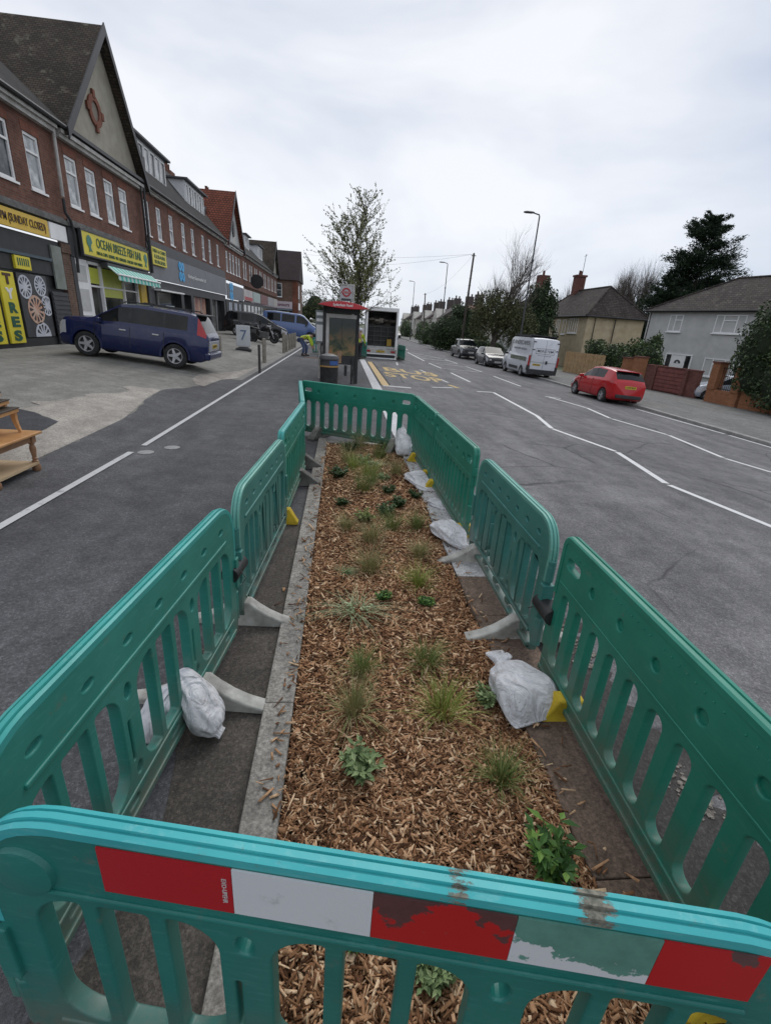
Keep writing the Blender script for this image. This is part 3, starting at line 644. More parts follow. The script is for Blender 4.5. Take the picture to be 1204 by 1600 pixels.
# reflective stripes on the front barrier (side towards the viewer is local -y)
x = -LF / 2 + .303
for k, (w, m, lb) in enumerate(((.292, M_red, 'clean red stripe'), (.292, M_wht, 'scuffed white stripe'), (.282, M_redw, 'red stripe with brown wear'), (.272, M_whw, 'white stripe worn down to green'), (.195, M_reda, 'chipped red stripe at the end'))):
    s = MB().bb(x, x + w - .001, -.0285, -.0246, .812, .954).build('reflective_stripe', m, fb); s['label'] = lb
    if k == 0: me_obj('lettering', text_mesh('EXO-UPEHR', .0145, .0004, .012), mat('small_print', (.5, .46, .45), .6), fb, Mx((x + w - .018, -.0292, .884), (0, 0, -1), (1, 0, 0)) , False)
    x += w
# black straps where two barriers meet
for root, xx, zz in ((lb1, L1 / 2 + .05, .50), (rb2, Lr2 / 2 + .06, .46)):
    m = MB(); m.rings([[(xx + a, .056 * math.cos(t), zz + .052 * math.sin(t)) for t in np.linspace(0, 2 * PI, 14)[:-1]] for a in (-.10, -.085, -.03, .03, .085, .10)])
    m.tube([(xx - .03, -.05, zz), (xx - .06, -.09, zz - .03), (xx - .1, -.07, zz - .06)], .003, 5)
    m.build('tie_strap', M_black, root, True)
# ================================================================== SANDBAGS
def cloth_mat():
    t = NT('woven_bag'); o = t.co()
    c = t.ramp(t.noise(5., 6., .7, o), [(.3, (.50, .495, .51)), (.6, (.70, .695, .715)), (.8, (.78, .775, .79))])
    d = t.ramp(t.noise(11., 7., .75, o), [(.54, 0.), (.72, .6)]); c = t.mix(d, c, (.24, .2, .16))
    t.set(Base_Color=c, Roughness=.75); mp = t.n('ShaderNodeMapping'); mp.inputs['Scale'].default_value = (1, 1, .25); t.l(o, mp.inputs[0])
    wv = t.n('ShaderNodeTexNoise'); wv.inputs['Scale'].default_value = 7.; wv.inputs['Detail'].default_value = 4.; wv.inputs['Distortion'].default_value = 2.2; t.l(mp.outputs[0], wv.inputs['Vector'])
    b1_ = t.n('ShaderNodeBump'); b1_.inputs['Strength'].default_value = .9; b1_.inputs['Distance'].default_value = .055; t.l(wv.outputs[0], b1_.inputs['Height'])
    b2_ = t.n('ShaderNodeBump'); b2_.inputs['Strength'].default_value = .45; b2_.inputs['Distance'].default_value = .006; t.l(t.noise(70., 3., .6, o), b2_.inputs['Height']); t.l(b1_.outputs[0], b2_.inputs['Normal']); t.l(b2_.outputs[0], t.b.inputs['Normal']); return t.m
M_bag = cloth_mat()
def bag_rings(path, ws, hs, seed, wr=.05, nn=56, flat=.35):
    g = np.random.default_rng(seed); ph = g.uniform(0, 6, 8); rs = []
    P = [Vector(p) for p in path]
    for i, p in enumerate(P):
        t = (P[min(i + 1, len(P) - 1)] - P[max(i - 1, 0)]).normalized(); a = t.cross(Vector((0, 0, 1)))
        a = a.normalized() if a.length > .05 else Vector((1, 0, 0)); b = a.cross(t).normalized(); r = []
        for k in range(nn):
            th = 2 * PI * k / nn; c, s = math.cos(th), math.sin(th)
            q = 1 + wr * (math.sin(3 * th + ph[0] + i * .7) + .7 * math.sin(7 * th + ph[1] - i * .5) + .5 * math.sin(11 * th + ph[2] + i * .3)) + (1.9 * wr * math.sin(17 * th + ph[3] + .6 * math.sin(i * .4)) + 1.2 * wr * math.sin(9 * th + ph[4])) * max(0., 1 - ws[i] / (.8 * max(ws)))
            x = math.copysign(abs(c) ** .75, c) * ws[i] * q; z = math.copysign(abs(s) ** .85, s) * hs[i] * q
            if s < 0: z *= flat
            r.append(p + a * x + b * z)
        rs.append(r)
    return rs
def resample(path, ws, hs, n=26):
    t = np.linspace(0, 1, len(path)); T = np.linspace(0, 1, n); f = lambda a: np.interp(T, t, a)
    sm = lambda a: np.convolve(np.pad(a, 1, 'edge'), [.25, .5, .25], 'valid')
    P = np.stack([sm(f([p[j] for p in path])) for j in range(3)], 1); return [tuple(p) for p in P], sm(f(ws)), sm(f(hs))
def sandbag(path, ws, hs, seed, label, wr=.05, flat=.35, extra=()):
    m = MB(); m.rings(bag_rings(*resample(path, ws, hs), seed, wr, 60, flat))
    for p2, w2, h2, s2 in extra: m.rings(bag_rings(*resample(p2, w2, h2, 16), s2, .12, 48, flat))
    o = m.build('sandbag', M_bag, None, True, angle=0); s = o.modifiers.new('sub', 'SUBSURF'); s.levels = s.render_levels = 1
    return tag(o, label, 'sandbag', 'white sandbags weighing down the barriers')
sandbag([(1.13, 1.885, .05), (1.125, 1.90, .05), (1.11, 1.98, .09), (1.085, 2.07, .10), (1.06, 2.20, .085), (1.045, 2.275, .075), (1.04, 2.31, .085), (1.035, 2.36, .10), (1.025, 2.42, .10)],
        [.155, .172, .18, .175, .145, .085, .030, .052, .07], [.006, .02, .105, .125, .105, .07, .03, .026, .012], 3, 'big plump white sandbag with a tied neck beside the nearest road side barrier', .034, .4,
        [([(1.05, 2.30, .09), (1.075, 2.33, .12), (1.10, 2.35, .135)], [.022, .03, .02], [.02, .018, .008], 9)])
sandbag([(-.765, 1.97, .335), (-.755, 1.96, .325), (-.70, 1.93, .26), (-.645, 1.90, .17), (-.605, 1.88, .10), (-.575, 1.865, .06), (-.56, 1.86, .05), (-.535, 1.855, .04)],
        [.03, .05, .082, .10, .09, .058, .026, .036], [.018, .036, .06, .07, .066, .05, .022, .008], 5, 'white sandbag hanging through the nearest footway side barrier', .07, .8,
        [([(-.75, 1.93, .30), (-.82, 1.90, .21), (-.85, 1.86, .12), (-.85, 1.83, .02)], [.03, .075, .10, .07], [.02, .05, .06, .03], 8)])
sandbag([(1.05, 4.52, .05), (1.06, 4.50, .06), (1.09, 4.36, .105), (1.13, 4.22, .11), (1.18, 4.10, .08), (1.22, 4.04, .06), (1.25, 4.0, .06), (1.30, 3.96, .07)],
        [.05, .10, .14, .15, .11, .05, .045, .075], [.01, .06, .1, .1, .07, .035, .035, .02], 6, 'slumped white sandbag with its knot against the faded barrier', .06, .4)
sandbag([(.98, 6.3, .05), (1.0, 6.28, .06), (1.06, 6.2, .085), (1.13, 6.02, .06), (1.18, 5.86, .05), (1.23, 5.74, .05), (1.26, 5.7, .05)],
        [.08, .14, .17, .15, .17, .12, .06], [.01, .05, .085, .045, .06, .03, .01], 12, 'crumpled half empty white sandbag folded on the pale kerb', .11, .4)
sandbag([(1.10, 7.42, .05), (1.09, 7.48, .09), (1.08, 7.60, .16), (1.05, 7.74, .27), (1.035, 7.82, .37), (1.03, 7.86, .45), (1.03, 7.88, .49)],
        [.12, .17, .16, .115, .065, .03, .01], [.03, .1, .11, .085, .05, .022, .008], 15, 'upright white sandbag with a pointed top at the far corner of the bed', .06, .6)
sandbag([(1.14, 5.35, .045), (1.15, 5.34, .05), (1.19, 5.22, .06), (1.22, 5.1, .05), (1.24, 5.05, .045)], [.04, .08, .1, .07, .02], [.01, .03, .04, .03, .01], 21, 'small flattened white sandbag on the pale kerb behind the slumped one', .08, .4)
# ================================================================== SHOP TERRACE (facade plane x = -9.5)
M_brick = brick_mat('red_brick', (.16, .062, .043), (.215, .09, .062), (.16, .125, .105), stain=(.6, 1.1))
M_brick2 = brick_mat('brown_brick', (.15, .085, .062), (.19, .11, .08), (.17, .14, .12), stain=(.7, 1.05))
M_header = brick_mat('red_header_brick', (.22, .078, .05), (.27, .10, .065), (.22, .12, .09), bw=.075, bh=.24)
M_tile = brick_mat('brown_tiles', (.060, .047, .036), (.095, .075, .056), (.028, .024, .02), bw=.17, bh=.085, ms=.014, mode='x', bump=.9, stain=(.55, 1.15), wcol=(.17, .155, .12))
M_tiley = brick_mat('dark_tiles', (.034, .033, .034), (.055, .052, .05), (.018, .018, .018), bw=.17, bh=.085, ms=.014, mode='y', bump=.9, stain=(.6, 1.1))
M_tilered = brick_mat('red_tiles', (.20, .060, .036), (.28, .085, .05), (.07, .03, .022), bw=.24, bh=.18, ms=.03, mode='x', bump=.9, stain=(.7, 1.1))
M_tiledk = brick_mat('plain_dark_tiles', (.050, .036, .036), (.068, .05, .05), (.03, .025, .025), bw=.2, bh=.1, ms=.014, mode='x', bump=.7, stain=(.8, 1.1))
M_render = mat('cream_render', (.27, .25, .20), .95, (.34, .32, .265), 2.5, .3, 60.)
M_wpaint = mat('white_paint', (.72, .72, .72), .5, (.80, .80, .80), 2.)
M_cornice = mat('weathered_cornice', (.30, .29, .27), .8, (.47, .46, .44), 2.5)
M_blackp = mat('black_paint', (.012, .012, .014), .5, (.022, .022, .024), 4.)
M_dkgrey = mat('charcoal_panel', (.04, .042, .048), .55, (.055, .057, .062), 2.)
M_midgrey = mat('grey_panel', (.12, .125, .14), .5, (.145, .15, .165), 1.5)
M_lead = mat('lead_flashing', (.06, .06, .058), .7, (.15, .15, .145), 3.5)
def glass_mat(name, a, b, sc=1.4, spec=.5, rough=.06):
    t = NT(name); t.set(Base_Color=t.ramp(t.noise(sc, 3.), [(.42, a), (.6, b)]), Roughness=rough); t.b.inputs['Specular IOR Level'].default_value = spec; return t.m
M_glass = glass_mat('window_glass', (.03, .036, .04), (.14, .15, .155), 1.4, .35)
M_net = glass_mat('net_curtain_glass', (.24, .26, .27), (.50, .52, .53), 2.2)
M_shopg = glass_mat('shop_glass', (.012, .014, .016), (.05, .05, .048), 1.1)
M_carg = glass_mat('car_glass', (.006, .008, .009), (.016, .019, .02), 1.5, .3, .04)
M_ysign = mat('yellow_sign', (.62, .52, .03), .45, (.68, .58, .04), 2.)
M_osign = mat('ochre_sign', (.60, .38, .03), .45, (.66, .44, .05), 2.)
M_gtext = mat('dark_green_letters', (.01, .09, .055), .5)
M_btext = mat('brown_letters', (.07, .03, .012), .5)
M_wtext = mat('white_letters', (.75, .75, .75), .5)
M_cyan = mat('bright_blue_letters', (.02, .36, .72), .4)
def wall_holes(y0, y1, z0, z1, wins, t, m, parent, x=-9.5, name='wall', extra=None):
    outer = extra or [(y0, z0), (y1, z0), (y1, z1), (y0, z1)]
    me = from_curve([outer] + [[(a, c), (b, c), (b, d), (a, d)] for a, b, c, d in wins], t / 2, 0, 0)
    o = me_obj(name, me, m, parent, FX(x - t / 2), False); return o
def window(w, h, parent, M, transom=.68, mull=0, fm=None, gm=None, name='window', lower=False):
    fr = MB(); f = .075
    fr.bb(0, w, 0, f, -.05, .03); fr.bb(0, w, h - f, h, -.05, .03); fr.bb(0, f, f, h - f, -.05, .03); fr.bb(w - f, w, f, h - f, -.05, .03)
    for i in range(mull): xm = w * (i + 1) / (mull + 1); fr.bb(xm - .025, xm + .025, f, h - f, -.045, .026)
    if transom: fr.bb(f, w - f, h * transom - .03, h * transom + .03, -.045, .036)
    if not lower: fr.bb(-.05, w + .05, -.06, -.001, -.05, .10)
    o = fr.build(name, fm or M_wpaint, parent); o.matrix_basis = M
    p = MB().bb(.02, w - .02, .02, h - .02, -.04, -.02).build('pane', gm or M_glass, o); return o
def facade_windows(root, wins, gm=None, x=-9.5, header=True, transom=.68):
    for i, (a, b, c, d) in enumerate(wins):
        window(b - a, d - c, root, FX(x - .06) @ Matrix.Translation((a, c, 0)), transom, gm=(gm or (M_net if i % 3 else M_glass)))
    if header:
        m = MB()
        for a, b, c, d in wins: m.bb(x - .02, x + .012, a - .06, b + .06, d + .002, d + .24)
        m.each('brick_header', M_header, root)
def main_roof(root, y0, y1, m, ez=7.4, rz=11.0, rx=-12.6, x=-9.5):
    mb = MB(); k = (rz - ez) / (x + .25 - rx)
    mb.rings([[(x + .28, y, ez - .04), (rx, y, rz), (rx - 3.2, y, ez), (rx - 3.2, y, ez - .15), (rx, y, rz - .15), (x + .28, y, ez - .16)] for y in (y0, y1)]); mb.build('roof', m, root)
    g = MB(); g.tube([(x + .30, y0, ez - .08), (x + .30, y1, ez - .08)], .065, 8); g.build('gutter', M_blackp, root, True)
def cornice(root, y0, y1, z0=7.02, z1=7.28, x=-9.5, m=None):
    b = MB(); b.bb(x, x + .16, y0, y1, z0, (z0 + z1) / 2); b.bb(x, x + .24, y0, y1, (z0 + z1) / 2, z1); b.build('cornice', m or M_cornice, root)
def gable(root, ya, yb, yap, zap, m, wallm, ez=7.42, x=-9.5, depth=8., oval=True):
    b = MB(); th = .13
    for s, ye in ((-1, ya - .28), (1, yb + .28)):
        dz = (zap - ez) / abs(yap - (ya if s < 0 else yb)) * .28; ze = ez - dz
        b.rings([[(xx, ye, ze), (xx, yap, zap), (xx, yap, zap + th * 1.4), (xx, ye - s * .0, ze + th * 1.4)] for xx in (x + .34, x - depth)])
    b.build('roof', m, root)
    w = from_curve([[(ya, ez - .02), (yb, ez - .02), (yap, zap - .05)]], .1); me_obj('gable_wall', w, wallm, root, FX(x - .1), False)
    bg = MB()
    for s, ye in ((-1, ya - .3), (1, yb + .3)):
        dz = (zap - ez) / abs(yap - (ya if s < 0 else yb)) * .3; ze = ez - dz
        bg.rings([[(xx, ye, ze - .10), (xx, yap, zap - .10), (xx, yap, zap + .27), (xx, ye, ze + .27)] for xx in (x + .348, x + .39)])
    bg.build('bargeboard', M_blackp, root)
    bb = MB(); bb.rings([[(x + .2, y, z) for y, z in ()] or [(xx, ya - .25, ez - .12), (xx, yb + .25, ez - .12), (xx, yb + .25, ez), (xx, ya - .25, ez)] for xx in (x + .005, x + .3)]); bb.build('eaves_board', M_blackp, root)
def text_on(parent, s, yc, zc, w, h, m, x, name='lettering', bold=.02):
    return me_obj(name, fit_text(s, w, h, .006, bold), m, parent, FX(x) @ Matrix.Translation((yc, zc, 0)), False)
def sign_board(name, y0, y1, z0, z1, x, m, label, cat='shop sign', frame=None, group=None, t=.08):
    o = MB().bb(x - t, x, y0, y1, z0, z1).build(name, m, bevel=.01); tag(o, label, cat, group)
    if frame:
        f = MB(); w = .05
        f.bb(x - t, x + .02, y0 - w, y1 + w, z1 + .001, z1 + w); f.bb(x - t, x + .02, y0 - w, y1 + w, z0 - w, z0 - .001); f.bb(x - t, x + .02, y0 - w, y0 - .001, z0, z1); f.bb(x - t, x + .02, y1 + .001, y1 + w, z0, z1); f.build('sign_frame', frame, o)
    return o
GT = 'shop buildings of the brick terrace'
# ---- first shop (tyres)
b1 = empty('shop_building', (-9.5, 16, .6), 0, 'brown brick shop with TYRES panels on its ground floor at the left edge', 'building', GT); IB = Matrix.Translation((9.5, -16, -.6))
def rel(o_root): o_root.matrix_parent_inverse = Matrix()
def adopt(root):           # children were modelled in world coordinates: keep them there
    inv = Matrix.Translation(root.location).inverted()
    for c in root.children: c.matrix_basis = inv @ c.matrix_basis
    return root
w1 = [(y, y + .78, 5.15, 6.62) for y in (11.5, 13.0, 14.7, 16.4, 17.88)]
wall_holes(9.5, 19.5, 4.55, 7.4, w1, .3, M_brick, b1); facade_windows(b1, w1)
main_roof(b1, 9, 20.1, M_tiley, rz=10.4, rx=-12.6); cornice(b1, 9.5, 19.5)
m = MB(); m.bb(-9.82, -9.5, 18.98, 19.5, .4, 3.55); m.bb(-9.84, -9.46, 18.95, 19.53, 3.56, 3.85); m.build('brick_pier', M_brick2, b1)
m = MB(); m.bb(-9.9, -9.36, 9.5, 19.5, 4.42, 4.55); m.bb(-9.9, -9.42, 9.5, 19.3, 4.56, 4.62); m.build('shopfront_cornice', M_lead, b1)
m = MB(); m.bb(-9.85, -9.52, 9.5, 18.95, 2.78, 3.84); m.bb(-9.85, -9.56, 9.5, 16.2, .3, 2.77); m.bb(-9.85, -9.56, 16.2, 18.95, .3, .9); m.bb(-9.85, -9.6, 16.2, 18.95, .9, 2.77)
m.build('shopfront', M_blackp, b1)
m = MB(); m.bb(-9.54, -9.44, 9.5, 18.2, 3.2, 3.28); m.build('shutter_rail', mat('blue_grey_rail', (.05, .08, .10), .5), b1)
m = MB(); m.bb(-9.52, -9.47, 18.3, 18.9, 2.4, 3.7); m.build('vent_panel', mat('dull_green_panel', (.15, .17, .15), .7, (.22, .24, .22), 3.), b1)
m = MB(); m.bb(-9.53, -9.48, 17.95, 18.9, .6, 2.3)
for k in range(12): m.bb(-9.48, -9.46, 17.95, 18.9, .65 + k * .14, .72 + k * .14)
m.build('shutter', M_dkgrey, b1)
p = MB(); p.tube([(-9.38, 19.45, 7.1), (-9.38, 19.4, 5.25)], .055, 8); o = p.build('drainpipe', M_cornice, b1, True); o['label'] = 'pale upper drainpipe'
p = MB(); p.tube([(-9.38, 19.4, 5.2), (-9.38, 19.4, 4.8), (-9.3, 19.5, 4.6), (-9.3, 19.62, 4.2), (-9.36, 19.62, 3.0)], .05, 8); o = p.build('drainpipe', M_blackp, b1, True); o['label'] = 'black lower drainpipe'
adopt(b1)
s = sign_board('fascia_sign', 9.6, 18.22, 3.88, 4.36, -9.40, M_osign, 'ochre fascia sign with opening hours reading SUNDAY CLOSED')
text_on(s, '9AM -6PM SAT 9AM -3PM (SUNDAY CLOSED)', 15.95, 4.12, 4.2, .22, M_btext, -9.392, bold=.004)
s = sign_board('blank_panel', 18.3, 19.3, 3.88, 4.36, -9.40, M_wpaint, 'blank white panel at the end of the ochre fascia', 'panel')
for k, (y0, y1, lb) in enumerate(((14.55, 15.27, 'yellow upright TYRES panel cut by the left edge of the picture'), (15.45, 16.12, 'yellow upright TYRES panel beside the wheel poster'))):
    s = sign_board('tyre_sign', y0, y1, .78, 2.7, -9.50, M_ysign, lb, 'sign', None, 'upright TYRES panels')
    for i, ch in enumerate('TYRES'):
        text_on(s, ch, (y0 + y1) / 2, 2.5 - i * .38, .36, .27, (M_btext, M_wtext, M_gtext, M_gtext, M_gtext)[i], -9.494, bold=.05)
s = sign_board('small_yellow_sign', 16.25, 17.0, 2.82, 3.18, -9.45, M_ysign, 'small dull yellow sign over the wheel poster', 'sign')
for k in range(6): MB().bb(-9.449, -9.444, 16.35 + k * .1, 16.40 + k * .1, 2.92, 3.12).build('letter_bar', M_gtext, s)
s = sign_board('wheel_poster', 16.32, 17.82, .92, 2.72, -9.54, mat('poster_dark', (.03, .03, .035), .4, (.055, .055, .06), 3.), 'dark poster showing alloy wheels beside the TYRES panel', 'poster')
M_al = mat('poster_silver', (.42, .44, .5), .5, (.55, .56, .6), 4.); M_or = mat('poster_copper', (.45, .24, .16), .5, (.55, .4, .32), 4.)
for yc, zc, r, mm, half in ((16.62, 2.35, .33, M_al, 0), (17.42, 2.42, .30, M_al, 0), (17.0, 1.72, .42, M_or, 0), (17.62, 1.85, .3, M_al, 0), (17.15, .94, .42, M_al, 1)):
    hs = []
    for k in range(12):
        a = 2 * PI * k / 12; a1 = a + .17; a2 = a - .17
        hs.append([(yc + q * r * math.cos(t), zc + q * r * math.sin(t)) for q, t in ((.3, a), (.8, a2), (.86, a), (.8, a1))])
    cut = lambda pts: [(min(max(p[0], 16.33), 17.81), min(max(p[1], .93), 2.71)) for p in pts]
    if half: hs = [h for h in hs if min(p[1] for p in h) > .95]
    hs = [h for h in hs if all(16.34 < p[0] < 17.8 and .94 < p[1] < 2.7 for p in h)]
    me_obj('printed_wheel', from_curve([cut(ell(yc, zc, r, r, 30))] + hs, .003), mm, s, FX(-9.534), False)
# ---- second shop: gabled fish bar
b2 = empty('shop_building', (-9.5, 23, .6), 0, 'gabled brick building with a cream gable and brick oval over the fish bar', 'building', GT)
w2 = [(y, y + .8, 5.14, 6.64) for y in (20.12, 21.5, 22.98, 24.32)]
wall_holes(19.5, 26.75, 4.55, 7.4, w2, .3, M_brick, b2); facade_windows(b2, w2, M_net)
gable(b2, 20.2, 26.7, 23.85, 11.45, M_tile, M_render)
cornice(b2, 19.7, 26.75, 7.0, 7.24)
ov = from_curve([[(22.93 + a * 1.0, 8.72 + b) for a, b in ell(0, 0, .52, .50, 28)], [(22.93 + a, 8.72 + b) for a, b in ell(0, 0, .29, .31, 24)]], .04); me_obj('brick_oval', ov, M_header, b2, FX(-9.47), False)
m = MB()
for a, b in ((0, .54), (0, -.54), (.56, 0), (-.56, 0)): m.bb(-9.49, -9.41, 22.93 + a - .09, 22.93 + a + .09, 8.72 + b - .12, 8.72 + b + .12)
m.each('oval_keystone', M_header, b2)
me_obj('oval_recess', from_curve([[(22.93 + a, 8.72 + b) for a, b in ell(0, 0, .285, .305, 24)]], .006), mat('oval_render', (.2, .17, .14), .9), b2, FX(-9.488), False)
m = MB(); m.bb(-9.9, -9.40, 19.6, 26.75, 4.45, 4.55); m.bb(-9.9, -9.46, 19.62, 26.7, 4.56, 4.66); m.build('shopfront_cornice', M_lead, b2)
m = MB(); m.bb(-9.9, -9.5, 19.62, 26.75, 3.52, 4.44); m.bb(-9.9, -9.46, 26.4, 26.75, .3, 3.5); m.bb(-9.9, -9.5, 19.55, 19.8, .3, 3.5); m.build('shopfront', M_dkgrey, b2)
m = MB(); m.bb(-9.85, -9.56, 19.8, 20.75, .5, 3.5); m.build('side_door', M_wpaint, b2)
m = MB()
for z0, z1 in ((.75, 1.6), (1.75, 2.5), (2.75, 3.3)): m.bb(-9.562, -9.545, 19.93, 20.6, z0, z1)
m.each('door_panel', mat('door_panel_paint', (.5, .5, .49), .5), b2)
m = MB()
for y in (20.8, 21.85, 23.9, 25.4): m.bb(-9.75, -9.58, y, y + .09, .5, 3.4)
m.bb(-9.75, -9.60, 20.9, 25.4, .5, .95); m.bb(-9.74, -9.6, 20.9, 25.4, 2.62, 2.68); m.bb(-9.74, -9.6, 20.9, 25.4, 3.4, 3.5); m.build('window_frame', M_wpaint, b2)
MB().bb(-9.72, -9.70, 20.9, 25.4, .95, 3.4).build('shop_window', M_shopg, b2)
m = MB(); m.bb(-9.695, -9.66, 20.95, 21.8, 2.75, 3.3); m.bb(-9.695, -9.66, 22.0, 23.85, 2.3, 3.35); o = m.build('lit_menu_board', mat('menu_board', (.55, .58, .08), .4), b2); o['label'] = 'yellow green menu panel behind the glass'
MB().bb(-9.7, -9.52, 25.6, 26.3, .5, 3.4).build('side_panel', mat('amber_panel', (.50, .33, .02), .5), b2)
p = MB(); p.tube([(-9.3, 26.72, 8.3), (-9.3, 26.72, 3.6)], .06, 8); p.tube([(-9.32, 26.4, 7.2), (-9.32, 26.45, 5.0), (-9.32, 26.7, 4.7)], .045, 8); p.box((-9.3, 26.72, 8.1), (.24, .3, .5)); p.build('drainpipe', M_blackp, b2, True)
adopt(b2)
s = sign_board('fascia_sign', 20.1, 26.3, 3.66, 4.42, -9.30, M_ysign, 'bright yellow fish bar fascia sign with green fish at each end', frame=M_dkgrey)
text_on(s, 'OCEAN BREEZE FISH BAR', 23.3, 4.13, 4.3, .34, M_gtext, -9.29, bold=.006)
text_on(s, 'FISH & CHIPS  KEBABS  PIES  BURGERS  CHICKEN  HOT DRINKS', 23.3, 3.80, 4.4, .12, M_gtext, -9.29, bold=.0)
for yc, sg in ((20.62, 1), (25.95, -1)):
    fish = [(.0, .30), (.16, .2), (.2, .05), (.1, -.02), (.06, -.14), (.16, -.28), (.02, -.24), (-.1, -.3), (-.06, -.16), (-.2, 0), (-.2, .16), (-.1, .27)]
    me_obj('fish_emblem', from_curve([[(yc + sg * a, 4.05 + b * .95) for a, b in fish]], .004), mat('fish_green', (.01, .16, .12), .4), s, FX(-9.288), False)
aw = empty('shop_awning', (-9.4, 24, 3.4), 0, 'half open green and white striped awning below the fish bar sign', 'awning')
m = MB(); m.bb(-9.5, -9.22, 21.7, 26.3, 3.38, 3.55); m.build('awning_box', M_dkgrey, aw)
for k in range(23):
    y0 = 21.7 + k * .2; q = MB(); q.rings([[(-9.22, y, 3.44), (-8.88, y, 3.16), (-8.86, y, 3.16), (-8.84, y, 2.95), (-8.86, y, 2.95), (-8.88, y, 3.12), (-9.22, y, 3.40)] for y in (y0, y0 + .2)])
    if k == 0: m1, m2 = MB(), MB()
    (m1 if k % 2 else m2).add(q.v, q.f)
m1.build('awning_stripe', mat('awning_green', (.05, .42, .34), .7), aw); m2.build('awning_stripe', mat('awning_pale', (.45, .62, .58), .7), aw)
MB().tube([(-8.85, 21.65, 3.16), (-8.85, 26.35, 3.16)], .035, 8).build('front_bar', M_wpaint, aw, True); adopt(aw)
# ---- third: long supermarket building with dormers
b3 = empty('shop_building', (-9.5, 35, .6), 0, 'long red brick building with two white box dormers over the grey supermarket front', 'building', GT)
w3 = [(y, y + .66, 5.30, 6.76) for y in (27.05, 28.66, 30.55, 32.7, 34.6, 37.0, 38.75, 41.05)]
wall_holes(26.75, 43.4, 4.9, 7.35, w3, .3, M_brick, b3); facade_windows(b3, w3, M_net, header=True, transom=.5)
main_roof(b3, 26.75, 43.6, M_tiley, ez=7.4, rz=11.0, rx=-12.6); cornice(b3, 26.8, 43.4, 7.12, 7.3)
m = MB(); m.bb(-9.9, -9.47, 26.8, 43.35, 4.62, 5.12); m.build('upper_band', M_dkgrey, b3)
m = MB(); m.bb(-9.9, -9.55, 26.8, 43.35, 2.9, 3.35)
for y in (26.8, 31.6, 33.6, 38.2, 42.6): m.bb(-9.9, -9.5, y, y + .5, .3, 2.9)
m.build('shopfront', M_blackp, b3)
MB().bb(-9.84, -9.80, 27.3, 42.6, .5, 2.9).build('shop_window', M_shopg, b3)
m = MB()
for y in (28.4, 35.0, 36.6, 39.6, 41.0): m.bb(-9.8, -9.72, y, y + .06, .5, 2.9)
m.bb(-9.79, -9.72, 27.3, 42.6, .5, .62); m.each('window_bar', mat('pale_bar', (.4, .4, .4), .4), b3)
MB().bb(-9.79, -9.76, 34.1, 37.9, .9, 2.9).build('window_picture', mat('food_picture', (.22, .07, .05), .5, (.42, .25, .18), 2.2, lo=.42, hi=.58), b3)
MB().bb(-9.79, -9.75, 29.6, 31.0, 1.2, 2.2).build('window_notice', mat('notice', (.38, .42, .46), .5, (.5, .52, .55), 6.), b3)
MB().bb(-9.6, -9.2, 27.4, 31.3, 2.86, 2.93).build('canopy_edge', M_wpaint, b3)
def dormer(root, y0, y1, n, z0=8.45, z1=9.85, x=-10.45):
    d = MB(); d.bb(x - 2.2, x, y0, y1, z0 - .35, z1); d.build('dormer', mat('dormer_white', (.55, .56, .57), .6, (.66, .67, .68), 2.), root)
    r = MB(); r.bb(x - 2.3, x + .28, y0 - .2, y1 + .25, z1 + .002, z1 + .1); r.build('dormer_roof', M_dkgrey, root)
    w = (y1 - y0 - .3) / n
    for i in range(n): window(w - .1, z1 - z0 - .25, root, FX(x + .04) @ Matrix.Translation((y0 + .2 + i * w, z0 + .1, 0)), 0, gm=(M_glass if i % 2 else M_net), lower=True)
dormer(b3, 28.6, 33.7, 6); dormer(b3, 37.3, 41.9, 7)
adopt(b3)
s = sign_board('fascia_sign', 26.9, 43.3, 3.38, 4.60, -9.42, M_midgrey, 'long grey supermarket fascia with a blue clover logo and small white name')
def clover(parent, yc, zc, h, x):
    g = MB()
    for (a, b) in ((-.25, .26), (.25, .26), (-.25, -.26), (.25, -.26)):
        me = from_curve([ell(yc + a * h, zc + b * h, .245 * h, .25 * h, 20), ell(yc + a * h, zc + b * h, .10 * h, .11 * h, 14)], .012); me.transform(FX(x)); g.mesh(me)
    o = g.build('logo', M_cyan, parent); text_on(parent, 'co', yc, zc + .26 * h, h * .82, h * .2, M_cyan, x + .01); text_on(parent, 'op', yc, zc - .26 * h, h * .82, h * .2, M_cyan, x + .01)
clover(s, 31.75, 4.08, 1.0, -9.40)
text_on(s, 'Norbury Supermarket Ltd', 35.0, 3.95, 4.0, .22, M_wtext, -9.41, bold=.004)
s = sign_board('takeaway_sign', 26.95, 28.95, 4.02, 4.80, -9.30, M_ysign, 'small yellow sign listing fish and chips, kebabs and burgers', 'shop sign', t=.1)
for i, tx in enumerate(('FISH & CHIPS', 'KEBABS', 'BURGERS')): text_on(s, tx, 27.95, 4.64 - i * .24, 1.75 if i == 0 else 1.5, .16, M_gtext, -9.292, bold=.008)
o = MB().box((0, 0, 0), (.16, .22, .34)).build('alarm_box', M_wpaint, loc=(-9.4, 26.9, 3.1), bevel=.03); tag(o, 'small white alarm box at the corner of the supermarket front', 'alarm')
